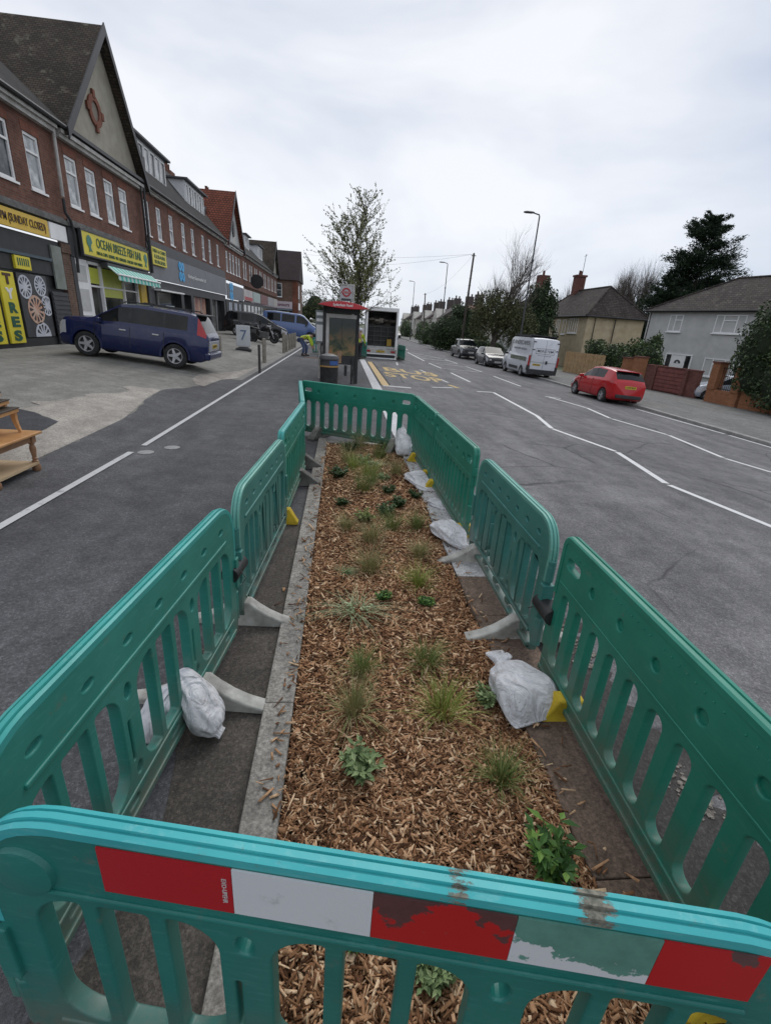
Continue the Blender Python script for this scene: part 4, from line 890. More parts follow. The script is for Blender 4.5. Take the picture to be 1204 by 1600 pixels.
# ---- fourth: red tiled gable
b4 = empty('shop_building', (-9.5, 47, .6), 0, 'brick building with a bright red tiled gable roof and skylight', 'building', GT)
w4 = [(y, y + .75, 5.2, 6.7) for y in (44.0, 45.3, 46.5, 47.8, 49.0)]
wall_holes(43.4, 50.4, 4.6, 7.4, w4, .3, M_brick, b4); facade_windows(b4, w4, M_net)
gable(b4, 44.1, 50.4, 47.3, 11.25, M_tilered, mat('pale_gable_render', (.42, .42, .40), .9, (.5, .5, .48), 2.)); cornice(b4, 43.5, 50.4, 7.0, 7.24)
me_obj('gable_oval', from_curve([ell(47.3, 8.7, .4, .6, 20)], .03), M_blackp, b4, FX(-9.44), False)
ang = math.atan2(11.25 - 7.42, 3.2); Mk = Mx((-11.8, 45.6, 9.38), (-1, 0, 0), (0, math.cos(ang), math.sin(ang)))
m = MB(); m.box((0, 0, -.17), (1.15, 1.0, .10)); o = m.build('skylight', M_dkgrey, b4); o.matrix_basis = Mk; MB().box((0, 0, -.235), (.95, .8, .03)).build('pane', glass_mat('skylight_glass', (.35, .4, .42), (.5, .54, .56)), o)
m = MB(); m.bb(-14.2, -13.4, 44.6, 45.6, 9.5, 11.9); m.lathe([(.13, 0), (.16, .05), (.12, .1), (.12, .5), (.15, .55)], 10, c=(-13.8, 44.9, 11.9)); m.lathe([(.13, 0), (.12, .45), (.15, .5)], 10, c=(-13.8, 45.3, 11.9)); m.build('chimney', M_brick, b4)
MB().bb(-9.9, -9.52, 43.5, 50.3, .3, 3.1).build('shopfront', M_blackp, b4)
m = MB()
for y in (44.4, 45.0, 46.6, 47.2, 48.8): m.bb(-9.52, -9.49, y, y + .35, .7, 2.9)
m.each('window_strip', mat('poster_white', (.42, .45, .52), .5, (.5, .55, .62), 3.), b4)
adopt(b4)
s = sign_board('fascia_sign', 43.6, 50.2, 3.15, 4.3, -9.40, M_midgrey, 'grey fascia with a large blue clover logo under the red tiled gable'); clover(s, 45.0, 3.75, 1.35, -9.38)
# ---- fifth: lower row with dormers and an end gable
b5 = empty('shop_building', (-9.5, 60, .6), 0, 'far brick row of small shops ending in a brown tiled gable', 'building', GT)
w5 = [(y + o_, y + o_ + .7, 5.2, 6.7) for y in np.arange(51.2, 76, 3.2) for o_ in (0, 1.1)]
wall_holes(50.4, 76.2, 4.6, 7.4, w5, .3, M_brick, b5); facade_windows(b5, w5, M_net, header=False)
main_roof(b5, 50.4, 70, M_tiley, rz=10.6); cornice(b5, 50.4, 76.2, 7.1, 7.3); gable(b5, 70.2, 76.0, 73.6, 11.2, M_tile, M_render)
dormer(b5, 57.6, 60.2, 3, 8.5, 9.8); dormer(b5, 66.2, 69.4, 3, 8.4, 9.9)
m = MB()
for y in (51.5, 63.4): m.bb(-13.0, -12.2, y, y + 1.1, 9.5, 12.0); m.lathe([(.13, 0), (.12, .5), (.15, .55)], 8, c=(-12.6, y + .35, 12.)); m.lathe([(.13, 0), (.12, .5), (.15, .55)], 8, c=(-12.6, y + .8, 12.))
m.build('chimney', M_brick, b5)
m = MB(); m.bb(-9.9, -9.52, 50.4, 76.2, .3, 3.2)
m.build('shopfront', M_blackp, b5)
m = MB()
for y in np.arange(50.8, 75, 2.1): m.bb(-9.52, -9.5, y, y + 1.3, .9, 2.9)
m.each('shop_window', glass_mat('far_shop_glass', (.06, .065, .06), (.16, .17, .15), .8), b5); adopt(b5)
for y0, y1, c, z0, lb, tx in ((50.6, 55.4, (.50, .46, .45), 3.3, 'white shop sign with a red lower band, first past the blue clover fascia', 'r'), (55.8, 60.4, (.34, .42, .40), 3.3, 'pale green shop sign of the far row', 'g'), (60.8, 66.0, (.16, .05, .05), 3.3, 'dark red shop sign of the far row', ''), (66.4, 71.5, (.3, .3, .31), 3.3, 'grey shop sign near the end of the far row', ''), (71.9, 75.9, (.42, .40, .38), 3.3, 'pale shop sign at the end of the far row', '')):
    s = sign_board('fascia_sign', y0, y1, z0, 4.3, -9.40, mat('far_sign', c, .5), lb, group='small shop signs of the far row')
    if tx == 'r': MB().bb(-9.41, -9.385, y0 + .3, y1 - .3, 3.35, 3.65).build('red_band', mat('sign_red', (.42, .05, .06), .5), s)
for y, z, lb in ((54.0, 5.2, 'round dark hanging sign on the far row'),):
    o = MB().lathe([(.62, -.05), (.66, 0), (.62, .05)], 20, Mx((0, 0, 0), (1, 0, 0), (0, 0, 1))).build('hanging_sign', M_blackp, loc=(-8.7, y, z)); tag(o, lb, 'sign'); m = MB().tube([(-.9, 0, .5), (.1, 0, .62)], .03, 6); m.build('bracket', M_blackp, o)
# ---- building across the side street, facing the viewer
b6 = empty('corner_shop', (-10.5, 82, .5), 0, 'brown corner building across the side street with a pinkish white shop sign', 'building')
wy = 80.5
m = MB(); m.bb(-15, -6.9, wy, wy + 8, .3, 7.35); m.build('wall', M_brick2, b6)
m = MB(); m.rings([[(x, wy - .3, 7.3), (x, wy + 4, 11.7), (x, wy + 8.3, 7.3)] for x in (-15, -6.7)]); m.build('roof', M_tiledk, b6)
m = MB(); m.bb(-7.7, -6.85, wy - .06, wy - .002, .3, 7.2); m.build('red_pier', M_header, b6)
window(1.0, 1.9, b6, Mx((-10.3, wy - .03, 4.9), (1, 0, 0), (0, 0, 1)), .5); window(.9, .8, b6, Mx((-10.2, wy + 1.52, 9.1), (1, 0, 0), (0, .7, .72)), 0, lower=True)
m = MB(); m.bb(-14, -7.8, wy - .05, wy - .002, .5, 3.2); m.build('shop_window', M_shopg, b6); MB().bb(-14, -7.75, wy - .5, wy - .06, 3.05, 3.25).build('shop_canopy', mat('blue_grey_canopy', (.16, .2, .24), .6), b6)
m = MB(); m.bb(-13, -8.2, wy - .09, wy - .06, 2.2, 2.9); m.build('window_display', mat('window_display', (.3, .28, .18), .6, (.5, .46, .3), 1.5), b6)
m = MB(); m.bb(-6.88, -6.8, wy + .4, wy + 1.4, 4.8, 6.6); m.bb(-6.88, -6.8, wy + .2, wy + 3.0, 3.2, 4.2); m.build('side_boards', M_wpaint, b6); adopt(b6)
s = MB().bb(-13.9, -7.75, wy - .16, wy - .062, 3.3, 4.3).build('fascia_sign', mat('pink_white_sign', (.52, .44, .48), .5)); tag(s, 'pinkish white fascia sign on the corner building facing the viewer', 'shop sign')
me_obj('lettering', fit_text('Unlimited Flavours', 5.2, .5, .006, .02), mat('plum_letters', (.12, .03, .06), .5), s, Mx((-10.8, wy - .17, 3.82), (1, 0, 0), (0, 0, 1)), False)
# ================================================================== RIGHT SIDE: HOUSES, WALLS, HEDGES, TREES
def at(u, v, dep):        # a point of the view at a given distance
    c = CM @ (np.array([(u - 602) / FPX, (v - 800) / FPX, 1.]) * dep); return Vector((c[0], c[1], c[2] + H))
M_rgrey = mat('pale_grey_render', (.42, .418, .412), .9, (.50, .497, .49), 1.3, .2, 50.)
M_rcream = mat('buff_render', (.40, .325, .215), .9, (.50, .42, .29), 1.6, .25, 50.)
M_ryel = mat('pale_yellow_render', (.47, .47, .33), .9)
M_htile = brick_mat('house_tiles', (.052, .042, .037), (.085, .068, .06), (.024, .022, .02), bw=.3, bh=.16, ms=.022, mode='w', bump=1., stain=(.55, 1.15), wcol=(.16, .15, .13))
M_wallbr = brick_mat('garden_wall_brick', (.15, .045, .035), (.22, .075, .055), (.14, .11, .1), stain=(.6, 1.05))
M_pillar = brick_mat('orange_brick', (.30, .115, .05), (.37, .155, .075), (.26, .16, .1), stain=(.8, 1.05))
M_wood = mat('fence_wood', (.30, .19, .09), .85, (.42, .29, .16), 3., .3, 20.)
def hip_roof(root, x0, x1, y0, y1, ez, rz, hx0, hx1, m, ov=.35, name='roof'):      # ridge along local x between hx0 and hx1
    ym = (y0 + y1) / 2; a, b, c, d = x0 - ov, x1 + ov, y0 - ov, y1 + ov; mb = MB()
    lo = [(a, c, ez), (b, c, ez), (b, d, ez), (a, d, ez)]; r0 = (hx0, ym, rz); r1 = (hx1, ym, rz); bt = [(p[0], p[1], ez - .12) for p in lo]
    mb.add(lo + [r0, r1] + bt, [(0, 1, 5, 4), (1, 2, 5), (2, 3, 4, 5), (3, 0, 4), (0, 6, 7, 1), (1, 7, 8, 2), (2, 8, 9, 3), (3, 9, 6, 0), (9, 8, 7, 6)]); mb.build(name, m, root)
    g = MB()
    for p, q in ((0, 1), (1, 2), (2, 3), (3, 0)): g.tube([tuple(np.array(lo[p]) + [0, 0, -.05]), tuple(np.array(lo[q]) + [0, 0, -.05])], .07, 6)
    g.build('gutter', M_blackp, root, True)
    h = MB()
    for p, q in ((lo[0], r0), (lo[3], r0), (r0, r1), (lo[1], r1), (lo[2], r1)): h.tube([tuple(np.array(p) + [0, 0, .02]), tuple(np.array(q) + [0, 0, .02])], .09, 6)
    h.build('ridge_tiles', m, root, True)
def casement(root, w, h, M, cols, lower=False, gm=None, top=()):
    fr = MB(); f = .07
    fr.bb(0, w, 0, f, -.06, .04); fr.bb(0, w, h - f, h, -.06, .04); fr.bb(0, f, f, h - f, -.06, .04); fr.bb(w - f, w, f, h - f, -.06, .04); fr.bb(-.08, w + .08, -.08, -.001, -.06, .12)
    for c in cols: fr.bb(w * c - .04, w * c + .04, f, h - f, -.05, .035)
    for a, b in top: fr.bb(w * a + .04, w * b - .04, h * .66, h * .66 + .07, -.05, .045)
    o = fr.build('window', M_wpaint, root); o.matrix_basis = M; MB().bb(.03, w - .03, .03, h - .03, -.05, -.02).build('pane', gm or M_glass, o); return o
FR = lambda x, z: Mx((x, -.005, z), (1, 0, 0), (0, 0, 1))
# white pebble-grey house
hw = empty('semi_detached_house', (25.94, 41.35, -.9), R(-76.6), 'pale grey rendered house with brown hipped roof and white front door', 'house')
m = MB(); m.bb(0, 9.05, 0, 7.4, 0, 5.5); m.build('wall', M_rgrey, hw); o = MB().bb(9.052, 18, 0, 7.4, 0, 5.5).build('wall', M_ryel, hw); o['label'] = 'pale yellow wall of the neighbouring half'
hip_roof(hw, 0, 18, 0, 7.4, 5.45, 8.0, 3.9, 14.2, M_htile, .4)
casement(hw, 1.25, 1.26, FR(1.98, 3.88), (.45,), top=((.45, 1.),)); casement(hw, 2.3, 1.24, FR(6.04, 3.9), (.27, .72), top=((.27, .72),)); casement(hw, 2.4, 1.3, FR(6.06, .85), (.3, .7), top=((.3, .7),)); casement(hw, 2.2, 1.24, FR(11.5, 3.9), (.27, .72))
d = MB(); d.bb(2.55, 5.0, -.09, -.005, 0, .06); d.bb(2.55, 2.64, -.09, -.005, .06, 2.15); d.bb(4.91, 5.0, -.09, -.005, .06, 2.15); d.bb(2.55, 5., -.09, -.005, 2.16, 2.26); d.bb(3.12, 3.2, -.08, -.005, .06, 2.15); d.bb(4.35, 4.43, -.08, -.005, .06, 2.15); d.build('door_frame', M_wpaint, hw)
MB().bb(2.65, 3.11, -.05, -.01, .06, 2.15).build('side_light', M_shopg, hw); MB().bb(4.44, 4.9, -.05, -.01, .06, 2.15).build('side_light', M_shopg, hw)
dr = MB().bb(3.21, 4.34, -.06, -.008, .06, 2.15).build('front_door', M_wpaint, hw)
f = from_curve([[(.3 * math.cos(t), .26 * math.sin(t)) for t in np.linspace(0, PI, 12)], [(.12 * math.cos(t), .02 + .11 * math.sin(t)) for t in np.linspace(.05, PI - .05, 10)]], .006); me_obj('fanlight', f, M_dkgrey, dr, Mx((3.78, -.07, 1.55), (1, 0, 0), (0, 0, 1)), False)
MB().box((4.24, -.09, 1.0), (.04, .05, .2)).build('handle', M_black, dr); MB().bb(3.66, 3.9, -.072, -.062, 1.0, 1.06).build('letter_plate', M_black, dr)
m = MB(); m.tube([(-.06, -.1, 5.3), (-.06, -.1, .1)], .05, 6); m.build('drainpipe', M_rgrey, hw, True)
# buff house
hb = empty('buff_house', (24.4, 62, -1.0), R(-90), 'buff rendered house with hipped tile roof and tall brick chimney behind the hedge', 'house')   # local x -> -Y, local y -> +X
m = MB(); m.bb(0, 12.6, 0, 6.0, 0, 5.15); m.build('wall', M_rcream, hb); hip_roof(hb, 0, 12.6, 0, 6., 5.15, 8.15, 2.5, 10.1, M_htile, .4)
for x in (2.6, 5.4): casement(hb, .9, 1.5, FR(x, 3.3), (.5,))
casement(hb, 2.1, 1.45, FR(8.6, 3.45), (.25, .5, .75)); casement(hb, .8, 1.5, FR(7.1, 3.3), ())
m = MB(); m.bb(2.2, 3.1, 2.4, 3.5, 7.2, 9.6); m.bb(2.1, 3.2, 2.3, 3.6, 9.6, 9.8); m.lathe([(.14, 0), (.12, .45), (.15, .5)], 8, c=(2.45, 2.95, 9.8)); m.lathe([(.14, 0), (.12, .35), (.15, .4)], 8, c=(2.85, 2.95, 9.8)); m.build('chimney', M_wallbr, hb)
m = MB(); m.tube([(2.6, 3.2, 9.8), (2.6, 3.2, 12.0)], .03, 5); m.tube([(2.2, 3.2, 11.8), (3.0, 3.2, 11.9)], .02, 5); m.build('aerial', M_dkgrey, hb)
m = MB(); m.tube([(12.7, 2.9, 5.0), (12.7, 2.9, .2)], .05, 6); m.tube([(12.66, .8, 5.0), (12.66, .8, .2)], .04, 6); m.each('drainpipe', M_blackp, hb)
# small dark-roofed house showing between the trees
h3 = empty('brick_house', (23.5, 76, -1.), R(-90), 'house with chimney half hidden by the ivy trees', 'house'); MB().bb(0, 9, 0, 7, 0, 5.2).build('wall', M_rgrey, h3); hip_roof(h3, 0, 9, 0, 7, 5.2, 8.0, 2.5, 6.5, M_htile)
m = MB(); m.bb(5.6, 6.9, 2.8, 4.2, 7, 10.6); m.lathe([(.18, 0), (.16, .6)], 8, c=(6.2, 3.5, 10.6)); m.build('chimney', M_wallbr, h3)
# garden walls
def garden_wall(name, P, Q, h, t, m, label, cap=None, cat='wall'):
    P = Vector(P); Q = Vector(Q); d = Q - P; root = empty(name, (P.x, P.y, zp(P.x) - .05), math.atan2(d.y, d.x), label, cat)
    MB().bb(0, d.length, -t / 2, t / 2, 0, h).build('wall', m, root)
    if cap: MB().bb(-.02, d.length + .02, -t / 2 - .03, t / 2 + .03, h + .001, h + .07).build('coping', cap, root)
    return root
gw = garden_wall('garden_wall', (19.75, 30.4), (20.35, 26.3), 1.5, .22, M_wallbr, 'dark red brick garden wall with a wooden gate in front of the grey house', M_wallbr)
m = MB(); m.bb(1.0, 3.2, -.16, -.115, .1, 1.45)
for k in range(6): m.bb(1.02, 3.18, -.19, -.162, .15 + k * .22, .32 + k * .22)
m.build('gate', mat('red_stained_wood', (.13, .035, .03), .7, (.19, .06, .05), 4.), gw); m = MB()
for x in (.85, 3.3): m.bb(x - .11, x + .11, -.24, -.115, 0, 1.52)
m.each('pier', M_wallbr, gw)
def pillar(x, y, h, w, label):
    r = empty('gate_pillar', (x, y, zp(x) - .05), R(8), label, 'gate pillar', 'orange brick gate pillars'); MB().bb(-w / 2, w / 2, -w / 2, w / 2, 0, h).build('pier', M_pillar, r); MB().bb(-w / 2 - .05, w / 2 + .05, -w / 2 - .05, w / 2 + .05, h + .001, h + .08).build('coping', M_wallbr, r); return r
pillar(20.2, 33.6, 1.75, .5, 'narrow orange brick pillar in the hedge beyond the red car'); pillar(19.75, 31.4, 1.9, .62, 'broad orange brick pillar at the end of the red brick wall')
r = empty('gate_pier_wall', (20.25, 25.2, -.86), math.atan2(-2.0, .1), 'orange brick gate pier with an iron grille between two pillars', 'gate pillar')
m = MB(); m.bb(0, 2.1, -.2, .2, 0, .75); m.bb(0, .5, -.25, .25, .751, 2.1); m.bb(1.62, 2.1, -.25, .25, .751, 2.0); m.build('pier', M_pillar, r); m = MB(); m.bb(-.05, .55, -.3, .3, 2.101, 2.18); m.build('coping', M_wallbr, r)
m = MB()
for k in range(9): m.tube([(.56 + k * .125, 0, .75), (.56 + k * .125, 0, 1.95)], .012, 5)
m.bb(.5, 1.62, -.02, .02, 1.86, 1.9); m.bb(.5, 1.62, -.02, .02, .8, .84); m.build('iron_grille', M_black, r)
garden_wall('brick_boundary_wall', (20.35, 23.0), (20.75, 20.6), 1.25, .24, M_pillar, 'orange brick wall under the overhanging ivy hedge', M_pillar); garden_wall('brick_boundary_wall', (20.75, 20.5), (21.2, 14), 1.25, .24, M_pillar, 'shaded brick wall at the right edge of the picture', M_pillar)
fc = empty('wooden_fence', (18.9, 40.9, -.85), math.atan2(-5.2, 1.1), 'light wooden board fence beside the white van', 'fence'); m = MB()
for k in range(22): m.bb(k * .22, k * .22 + .20, -.012 * (k % 2), .02 - .012 * (k % 2), .06, 1.75 + .01 * (k % 3))
m.build('boards', M_wood, fc); m = MB(); m.bb(-.02, 4.85, .022, .07, 1.3, 1.4); m.bb(-.02, 4.85, .022, .07, .35, .45); m.build('rails', M_wood, fc)
# ---------------------------------------------------------------- foliage
def quads(P, L, Wd, g, flat=0., axis=None):
    n = len(P); d = g.normal(0, 1, (n, 3)); 
    if axis is not None: d = d * .5 + axis
    d[:, 2] *= (1 - flat); d /= np.linalg.norm(d, axis=1)[:, None] + 1e-9
    s = np.cross(d, g.normal(0, 1, (n, 3))); s /= np.linalg.norm(s, axis=1)[:, None] + 1e-9
    l = (L * g.uniform(.6, 1.3, n))[:, None]; w = (Wd * g.uniform(.7, 1.2, n))[:, None]
    V = np.stack([P - d * l * .5, P + s * w * .5, P + d * l * .5, P - s * w * .5], 1).reshape(-1, 3); return V, np.arange(4 * n).reshape(-1, 4)
M_ivy = island_mat('ivy_leaves', [(0, (.012, .028, .009)), (.5, (.028, .055, .017)), (.85, (.06, .095, .032)), (1, (.11, .14, .06))], .55, .4)
M_hedge = island_mat('hedge_leaves', [(0, (.016, .034, .011)), (.5, (.038, .07, .02)), (.85, (.075, .115, .035)), (1, (.14, .19, .07))], .5, .4)
M_conif = island_mat('conifer_leaves', [(0, (.008, .018, .010)), (.6, (.018, .034, .018)), (1, (.045, .068, .034))], .7, .2)
M_budleaf = island_mat('spring_leaves', [(0, (.06, .066, .022)), (.5, (.14, .155, .05)), (.85, (.23, .24, .09)), (1, (.3, .3, .16))], .6, .3)
M_olive = island_mat('dull_leaves', [(0, (.035, .042, .018)), (.6, (.085, .095, .042)), (1, (.16, .165, .085))], .7, .2)
M_bark = mat('bark', (.045, .038, .03), .95, (.09, .078, .064), 9., .5, 30.)
M_twig = mat('twigs', (.075, .062, .052), .9, (.13, .11, .095), 6.)
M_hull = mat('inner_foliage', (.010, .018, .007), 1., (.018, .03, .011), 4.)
def bush(name, loc, blobs, n, L, m, label, cat, seed, group=None, hull=.8, stem=True):   # blobs: (dx, dy, dz, rx, ry, rz)
    g = np.random.default_rng(seed); root = empty(name, loc, 0, label, cat, group); V = []; vol = np.array([b[3] * b[4] + b[5] * b[3] for b in blobs]); vol = vol / vol.sum(); hb_ = MB()
    for b, f in zip(blobs, vol):
        k = int(n * f); d = g.normal(0, 1, (k, 3)); d /= np.linalg.norm(d, axis=1)[:, None]; lump = 1 + .16 * np.sin(d[:, 0] * 5 + seed) * np.sin(d[:, 1] * 4 + 1) + .14 * np.sin(d[:, 2] * 6 + d[:, 0] * 3)
        r = g.uniform(.72, 1.08, k) ** .6 * lump; P = np.array(b[:3]) + d * r[:, None] * np.array(b[3:]); P = P[P[:, 2] > .02]; v, _ = quads(P, L, L * .6, g); V.append(v)
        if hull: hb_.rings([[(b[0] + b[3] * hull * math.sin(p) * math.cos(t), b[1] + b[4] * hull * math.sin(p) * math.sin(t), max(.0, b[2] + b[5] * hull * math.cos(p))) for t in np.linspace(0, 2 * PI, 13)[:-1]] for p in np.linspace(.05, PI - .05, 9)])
    V = np.concatenate(V); fast_mesh('foliage', V, np.arange(len(V)).reshape(-1, 4), m, root)
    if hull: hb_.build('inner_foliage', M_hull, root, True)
    if stem: MB().tube([(0, 0, 0), (0, 0, max(b[2] for b in blobs) * .6)], [.1, .06], 6).build('stem', M_bark, root)
    return root
def grow(g, p, d, L, r, lv, out, tips, up, spread, n, ratio=.66, seg=4, jit=.12):
    pts = [p]; rad = [r]; q = p.copy(); e = d.copy()
    for i in range(seg):
        e = e + g.normal(0, jit, 3) + np.array([0, 0, up]); e /= np.linalg.norm(e); q = q + e * L / seg; pts.append(q); rad.append(r * (1 - .62 * (i + 1) / seg))
    out.append((pts, rad, lv))
    if lv == 0: tips.append((pts, e)); return
    for k in range(n[-lv]):
        t = g.uniform(.25, 1.) if k else 1.; i = min(int(t * seg), seg - 1); b = pts[i] + (pts[i + 1] - pts[i]) * (t * seg - i)
        a = np.cross(e, g.normal(0, 1, 3)); a /= np.linalg.norm(a) + 1e-9; f = e + a * spread * g.uniform(.5, 1.2); f /= np.linalg.norm(f)
        grow(g, b, f, L * ratio * g.uniform(.75, 1.2), max(rad[i] * .62, .004), lv - 1, out, tips, up, spread, n, ratio, seg, jit)
def tubes(segs, sides=5):
    V = []; F = []; b = 0
    for pts, rad, lv in segs:
        P = np.array(pts); n = len(P); ns = sides if lv > 1 else 3; T = np.gradient(P, axis=0); T /= np.linalg.norm(T, axis=1)[:, None] + 1e-9
        a = np.cross(T, [.31, .17, .93]); bad = np.linalg.norm(a, axis=1) < .1; a[bad] = np.cross(T[bad], [1, 0, 0]); a /= np.linalg.norm(a, axis=1)[:, None]; c = np.cross(T, a)
        th = np.arange(ns) * 2 * PI / ns; R_ = np.array(rad)[:, None, None]
        V.append((P[:, None] + R_ * (a[:, None] * np.cos(th)[None, :, None] + c[:, None] * np.sin(th)[None, :, None])).reshape(-1, 3))
        for i in range(n - 1):
            for k in range(ns): k2 = (k + 1) % ns; F.append((b + i * ns + k, b + i * ns + k2, b + (i + 1) * ns + k2, b + (i + 1) * ns + k))
        b += n * ns
    return np.concatenate(V), np.array(F)
def tree(name, loc, seed, trunk, L0, r0, lv, n, up, spread, ratio, label, group=None, leaf=None, per=3, Lf=.1, jit=.12, twig=None, d0=(0, 0, 1), cat='tree'):
    g = np.random.default_rng(seed); root = empty(name, loc, 0, label, cat, group); out = []; tips = []
    grow(g, np.array([0, 0, 0.]), np.array(d0, float), L0, r0, lv, out, tips, up, spread, n, ratio, 4, jit)
    if trunk:     # lift the crown on a clear stem
        for pts, rad, l in out:
            for q in pts: q[2] += 0
    V, F = tubes([s for s in out if s[2] == lv], 8); fast_mesh('trunk', V, F, M_bark, root, True)
    V, F = tubes([s for s in out if s[2] < lv], 5); fast_mesh('crown', V, F, twig or M_twig, root)
    if leaf:
        P = []
        for pts, e in tips:
            for k in range(per): t = g.uniform(0.1, 1) * (len(pts) - 1); i = min(int(t), len(pts) - 2); P.append(pts[i] + (pts[i + 1] - pts[i]) * (t - i) + g.normal(0, Lf * .35, 3))
        V, F = quads(np.array(P), Lf, Lf * .6, g); fast_mesh('leaves', V, F, leaf, root)
    return root
# street tree beyond the shelter
g = np.random.default_rng(11); tr = empty('street_tree', (.62, 24.5, 0), 0, 'young street tree in thin spring leaf rising behind the bus shelter', 'tree'); out = []; tips = []
stem = [np.array([.0 + .02 * i * math.sin(i), 0, .452 * i]) for i in range(17)]; rad = [.085 * (1 - i / 17.6) + .006 for i in range(17)]; out.append((stem, rad, 5))
for i in range(84):
    t = .24 + .72 * g.random() ** 1.25; k = t * 16; i0 = min(int(k), 15); b = stem[i0] + (stem[i0 + 1] - stem[i0]) * (k - i0); a = g.uniform(0, 2 * PI); inc = g.uniform(.5, 1.1)
    d = np.array([math.cos(a) * math.cos(inc) , math.sin(a) * math.cos(inc), math.sin(inc)]); L = (2.05 * (1 - t) ** .7 + .45) * g.uniform(.6, 1.1)
    grow(g, b, d, L, .026 * (1 - t) + .010, 2 if t < .7 else 1, out, tips, .05, .65, [5, 4], .52, 4, .13)
V, F = tubes([s for s in out if s[2] == 5], 8); fast_mesh('trunk', V, F, M_bark, tr, True); V, F = tubes([s for s in out if s[2] < 5], 5); fast_mesh('crown', V, F, mat('dark_twigs', (.05, .045, .038), .9, (.085, .075, .06), 6.), tr)
P = []
for pts, e in tips:
    for k in range(13): t = g.uniform(0, 1) * (len(pts) - 1); i = min(int(t), len(pts) - 2); P.append(pts[i] + (pts[i + 1] - pts[i]) * (t - i) + g.normal(0, .018, 3))
V, F = quads(np.array(P), .075, .045, g); fast_mesh('leaves', V, F, M_budleaf, tr)
V, F = quads(np.stack([g.normal(.05, .22, 500), g.normal(0, .22, 500), g.uniform(2.3, 4.6, 500)], 1), .12, .07, g); fast_mesh('ivy', V, F, island_mat('yellow_green_leaves', [(0, (.07, .075, .015)), (1, (.2, .2, .05))], .6), tr)
# ivy-clad tree and its neighbours on the right
p = at(768, 545, 47); it = tree('ivy_tree', (p.x, p.y, -.7), 21, 0, 5.3, .34, 4, [7, 7, 6, 6], .12, .62, .66, 'big bare topped tree clad in ivy behind the parked cars', twig=M_twig, jit=.1)
gg = np.random.default_rng(5); P = []
for c, rr, k in (((-.2, 0, 4.6), (2.3, 2., 1.9), 4600), ((1.8, 0, 3.6), (2.0, 1.8, 2.0), 3600), ((-1.4, 0, 3.2), (1.2, 1.2, 1.6), 1300), ((3.3, .5, 3.0), (1.3, 1.2, 1.8), 1500)):
    d = gg.normal(0, 1, (k, 3)); d /= np.linalg.norm(d, axis=1)[:, None]; P.append(np.array(c) + d * (gg.uniform(.2, 1.1, k) ** .6)[:, None] * np.array(rr))
V, F = quads(np.concatenate(P), .2, .12, gg); fast_mesh('ivy', V, F, M_olive, it)
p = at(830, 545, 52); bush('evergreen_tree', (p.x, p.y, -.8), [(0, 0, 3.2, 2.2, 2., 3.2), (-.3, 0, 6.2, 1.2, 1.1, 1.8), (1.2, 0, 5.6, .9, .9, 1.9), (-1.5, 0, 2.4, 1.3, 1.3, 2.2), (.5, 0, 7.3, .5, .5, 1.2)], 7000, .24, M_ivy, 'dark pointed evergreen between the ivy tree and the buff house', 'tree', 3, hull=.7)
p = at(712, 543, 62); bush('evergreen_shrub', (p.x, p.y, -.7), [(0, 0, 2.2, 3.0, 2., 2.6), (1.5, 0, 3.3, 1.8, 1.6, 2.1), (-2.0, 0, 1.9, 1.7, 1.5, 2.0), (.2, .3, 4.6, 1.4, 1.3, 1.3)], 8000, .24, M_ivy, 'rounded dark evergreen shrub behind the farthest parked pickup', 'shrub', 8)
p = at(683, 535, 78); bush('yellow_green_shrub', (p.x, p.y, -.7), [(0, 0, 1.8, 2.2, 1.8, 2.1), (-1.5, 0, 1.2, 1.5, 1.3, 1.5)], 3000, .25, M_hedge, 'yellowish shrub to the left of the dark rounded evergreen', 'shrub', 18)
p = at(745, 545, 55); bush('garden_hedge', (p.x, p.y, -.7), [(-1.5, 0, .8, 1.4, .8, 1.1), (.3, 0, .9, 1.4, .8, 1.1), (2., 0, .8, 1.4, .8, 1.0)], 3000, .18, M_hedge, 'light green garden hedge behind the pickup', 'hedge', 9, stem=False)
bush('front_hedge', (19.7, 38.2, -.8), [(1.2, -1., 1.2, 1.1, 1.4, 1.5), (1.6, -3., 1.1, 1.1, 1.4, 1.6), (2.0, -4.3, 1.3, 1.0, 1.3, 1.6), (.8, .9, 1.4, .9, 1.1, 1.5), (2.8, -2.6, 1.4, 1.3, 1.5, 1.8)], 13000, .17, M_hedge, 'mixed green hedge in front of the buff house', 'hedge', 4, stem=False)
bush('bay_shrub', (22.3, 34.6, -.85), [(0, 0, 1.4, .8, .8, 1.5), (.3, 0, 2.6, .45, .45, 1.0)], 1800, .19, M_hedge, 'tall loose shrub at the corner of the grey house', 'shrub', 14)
bush('ivy_hedge', (20.75, 23.0, -.85), [(0, 0, 2.9, .95, 1.5, 1.6), (-.25, -.4, 1.7, .7, 1.3, 1.1), (.6, -2.2, 3.4, 1.5, 2.2, 2.2), (.5, .1, 3.9, 1.1, 1.1, 1.4), (-.3, -2.4, 1.6, .9, 1.8, 1.6)], 17000, .15, M_ivy, 'tall dark ivy hedge hanging over the wall at the right edge', 'hedge', 6, hull=.85, stem=False)
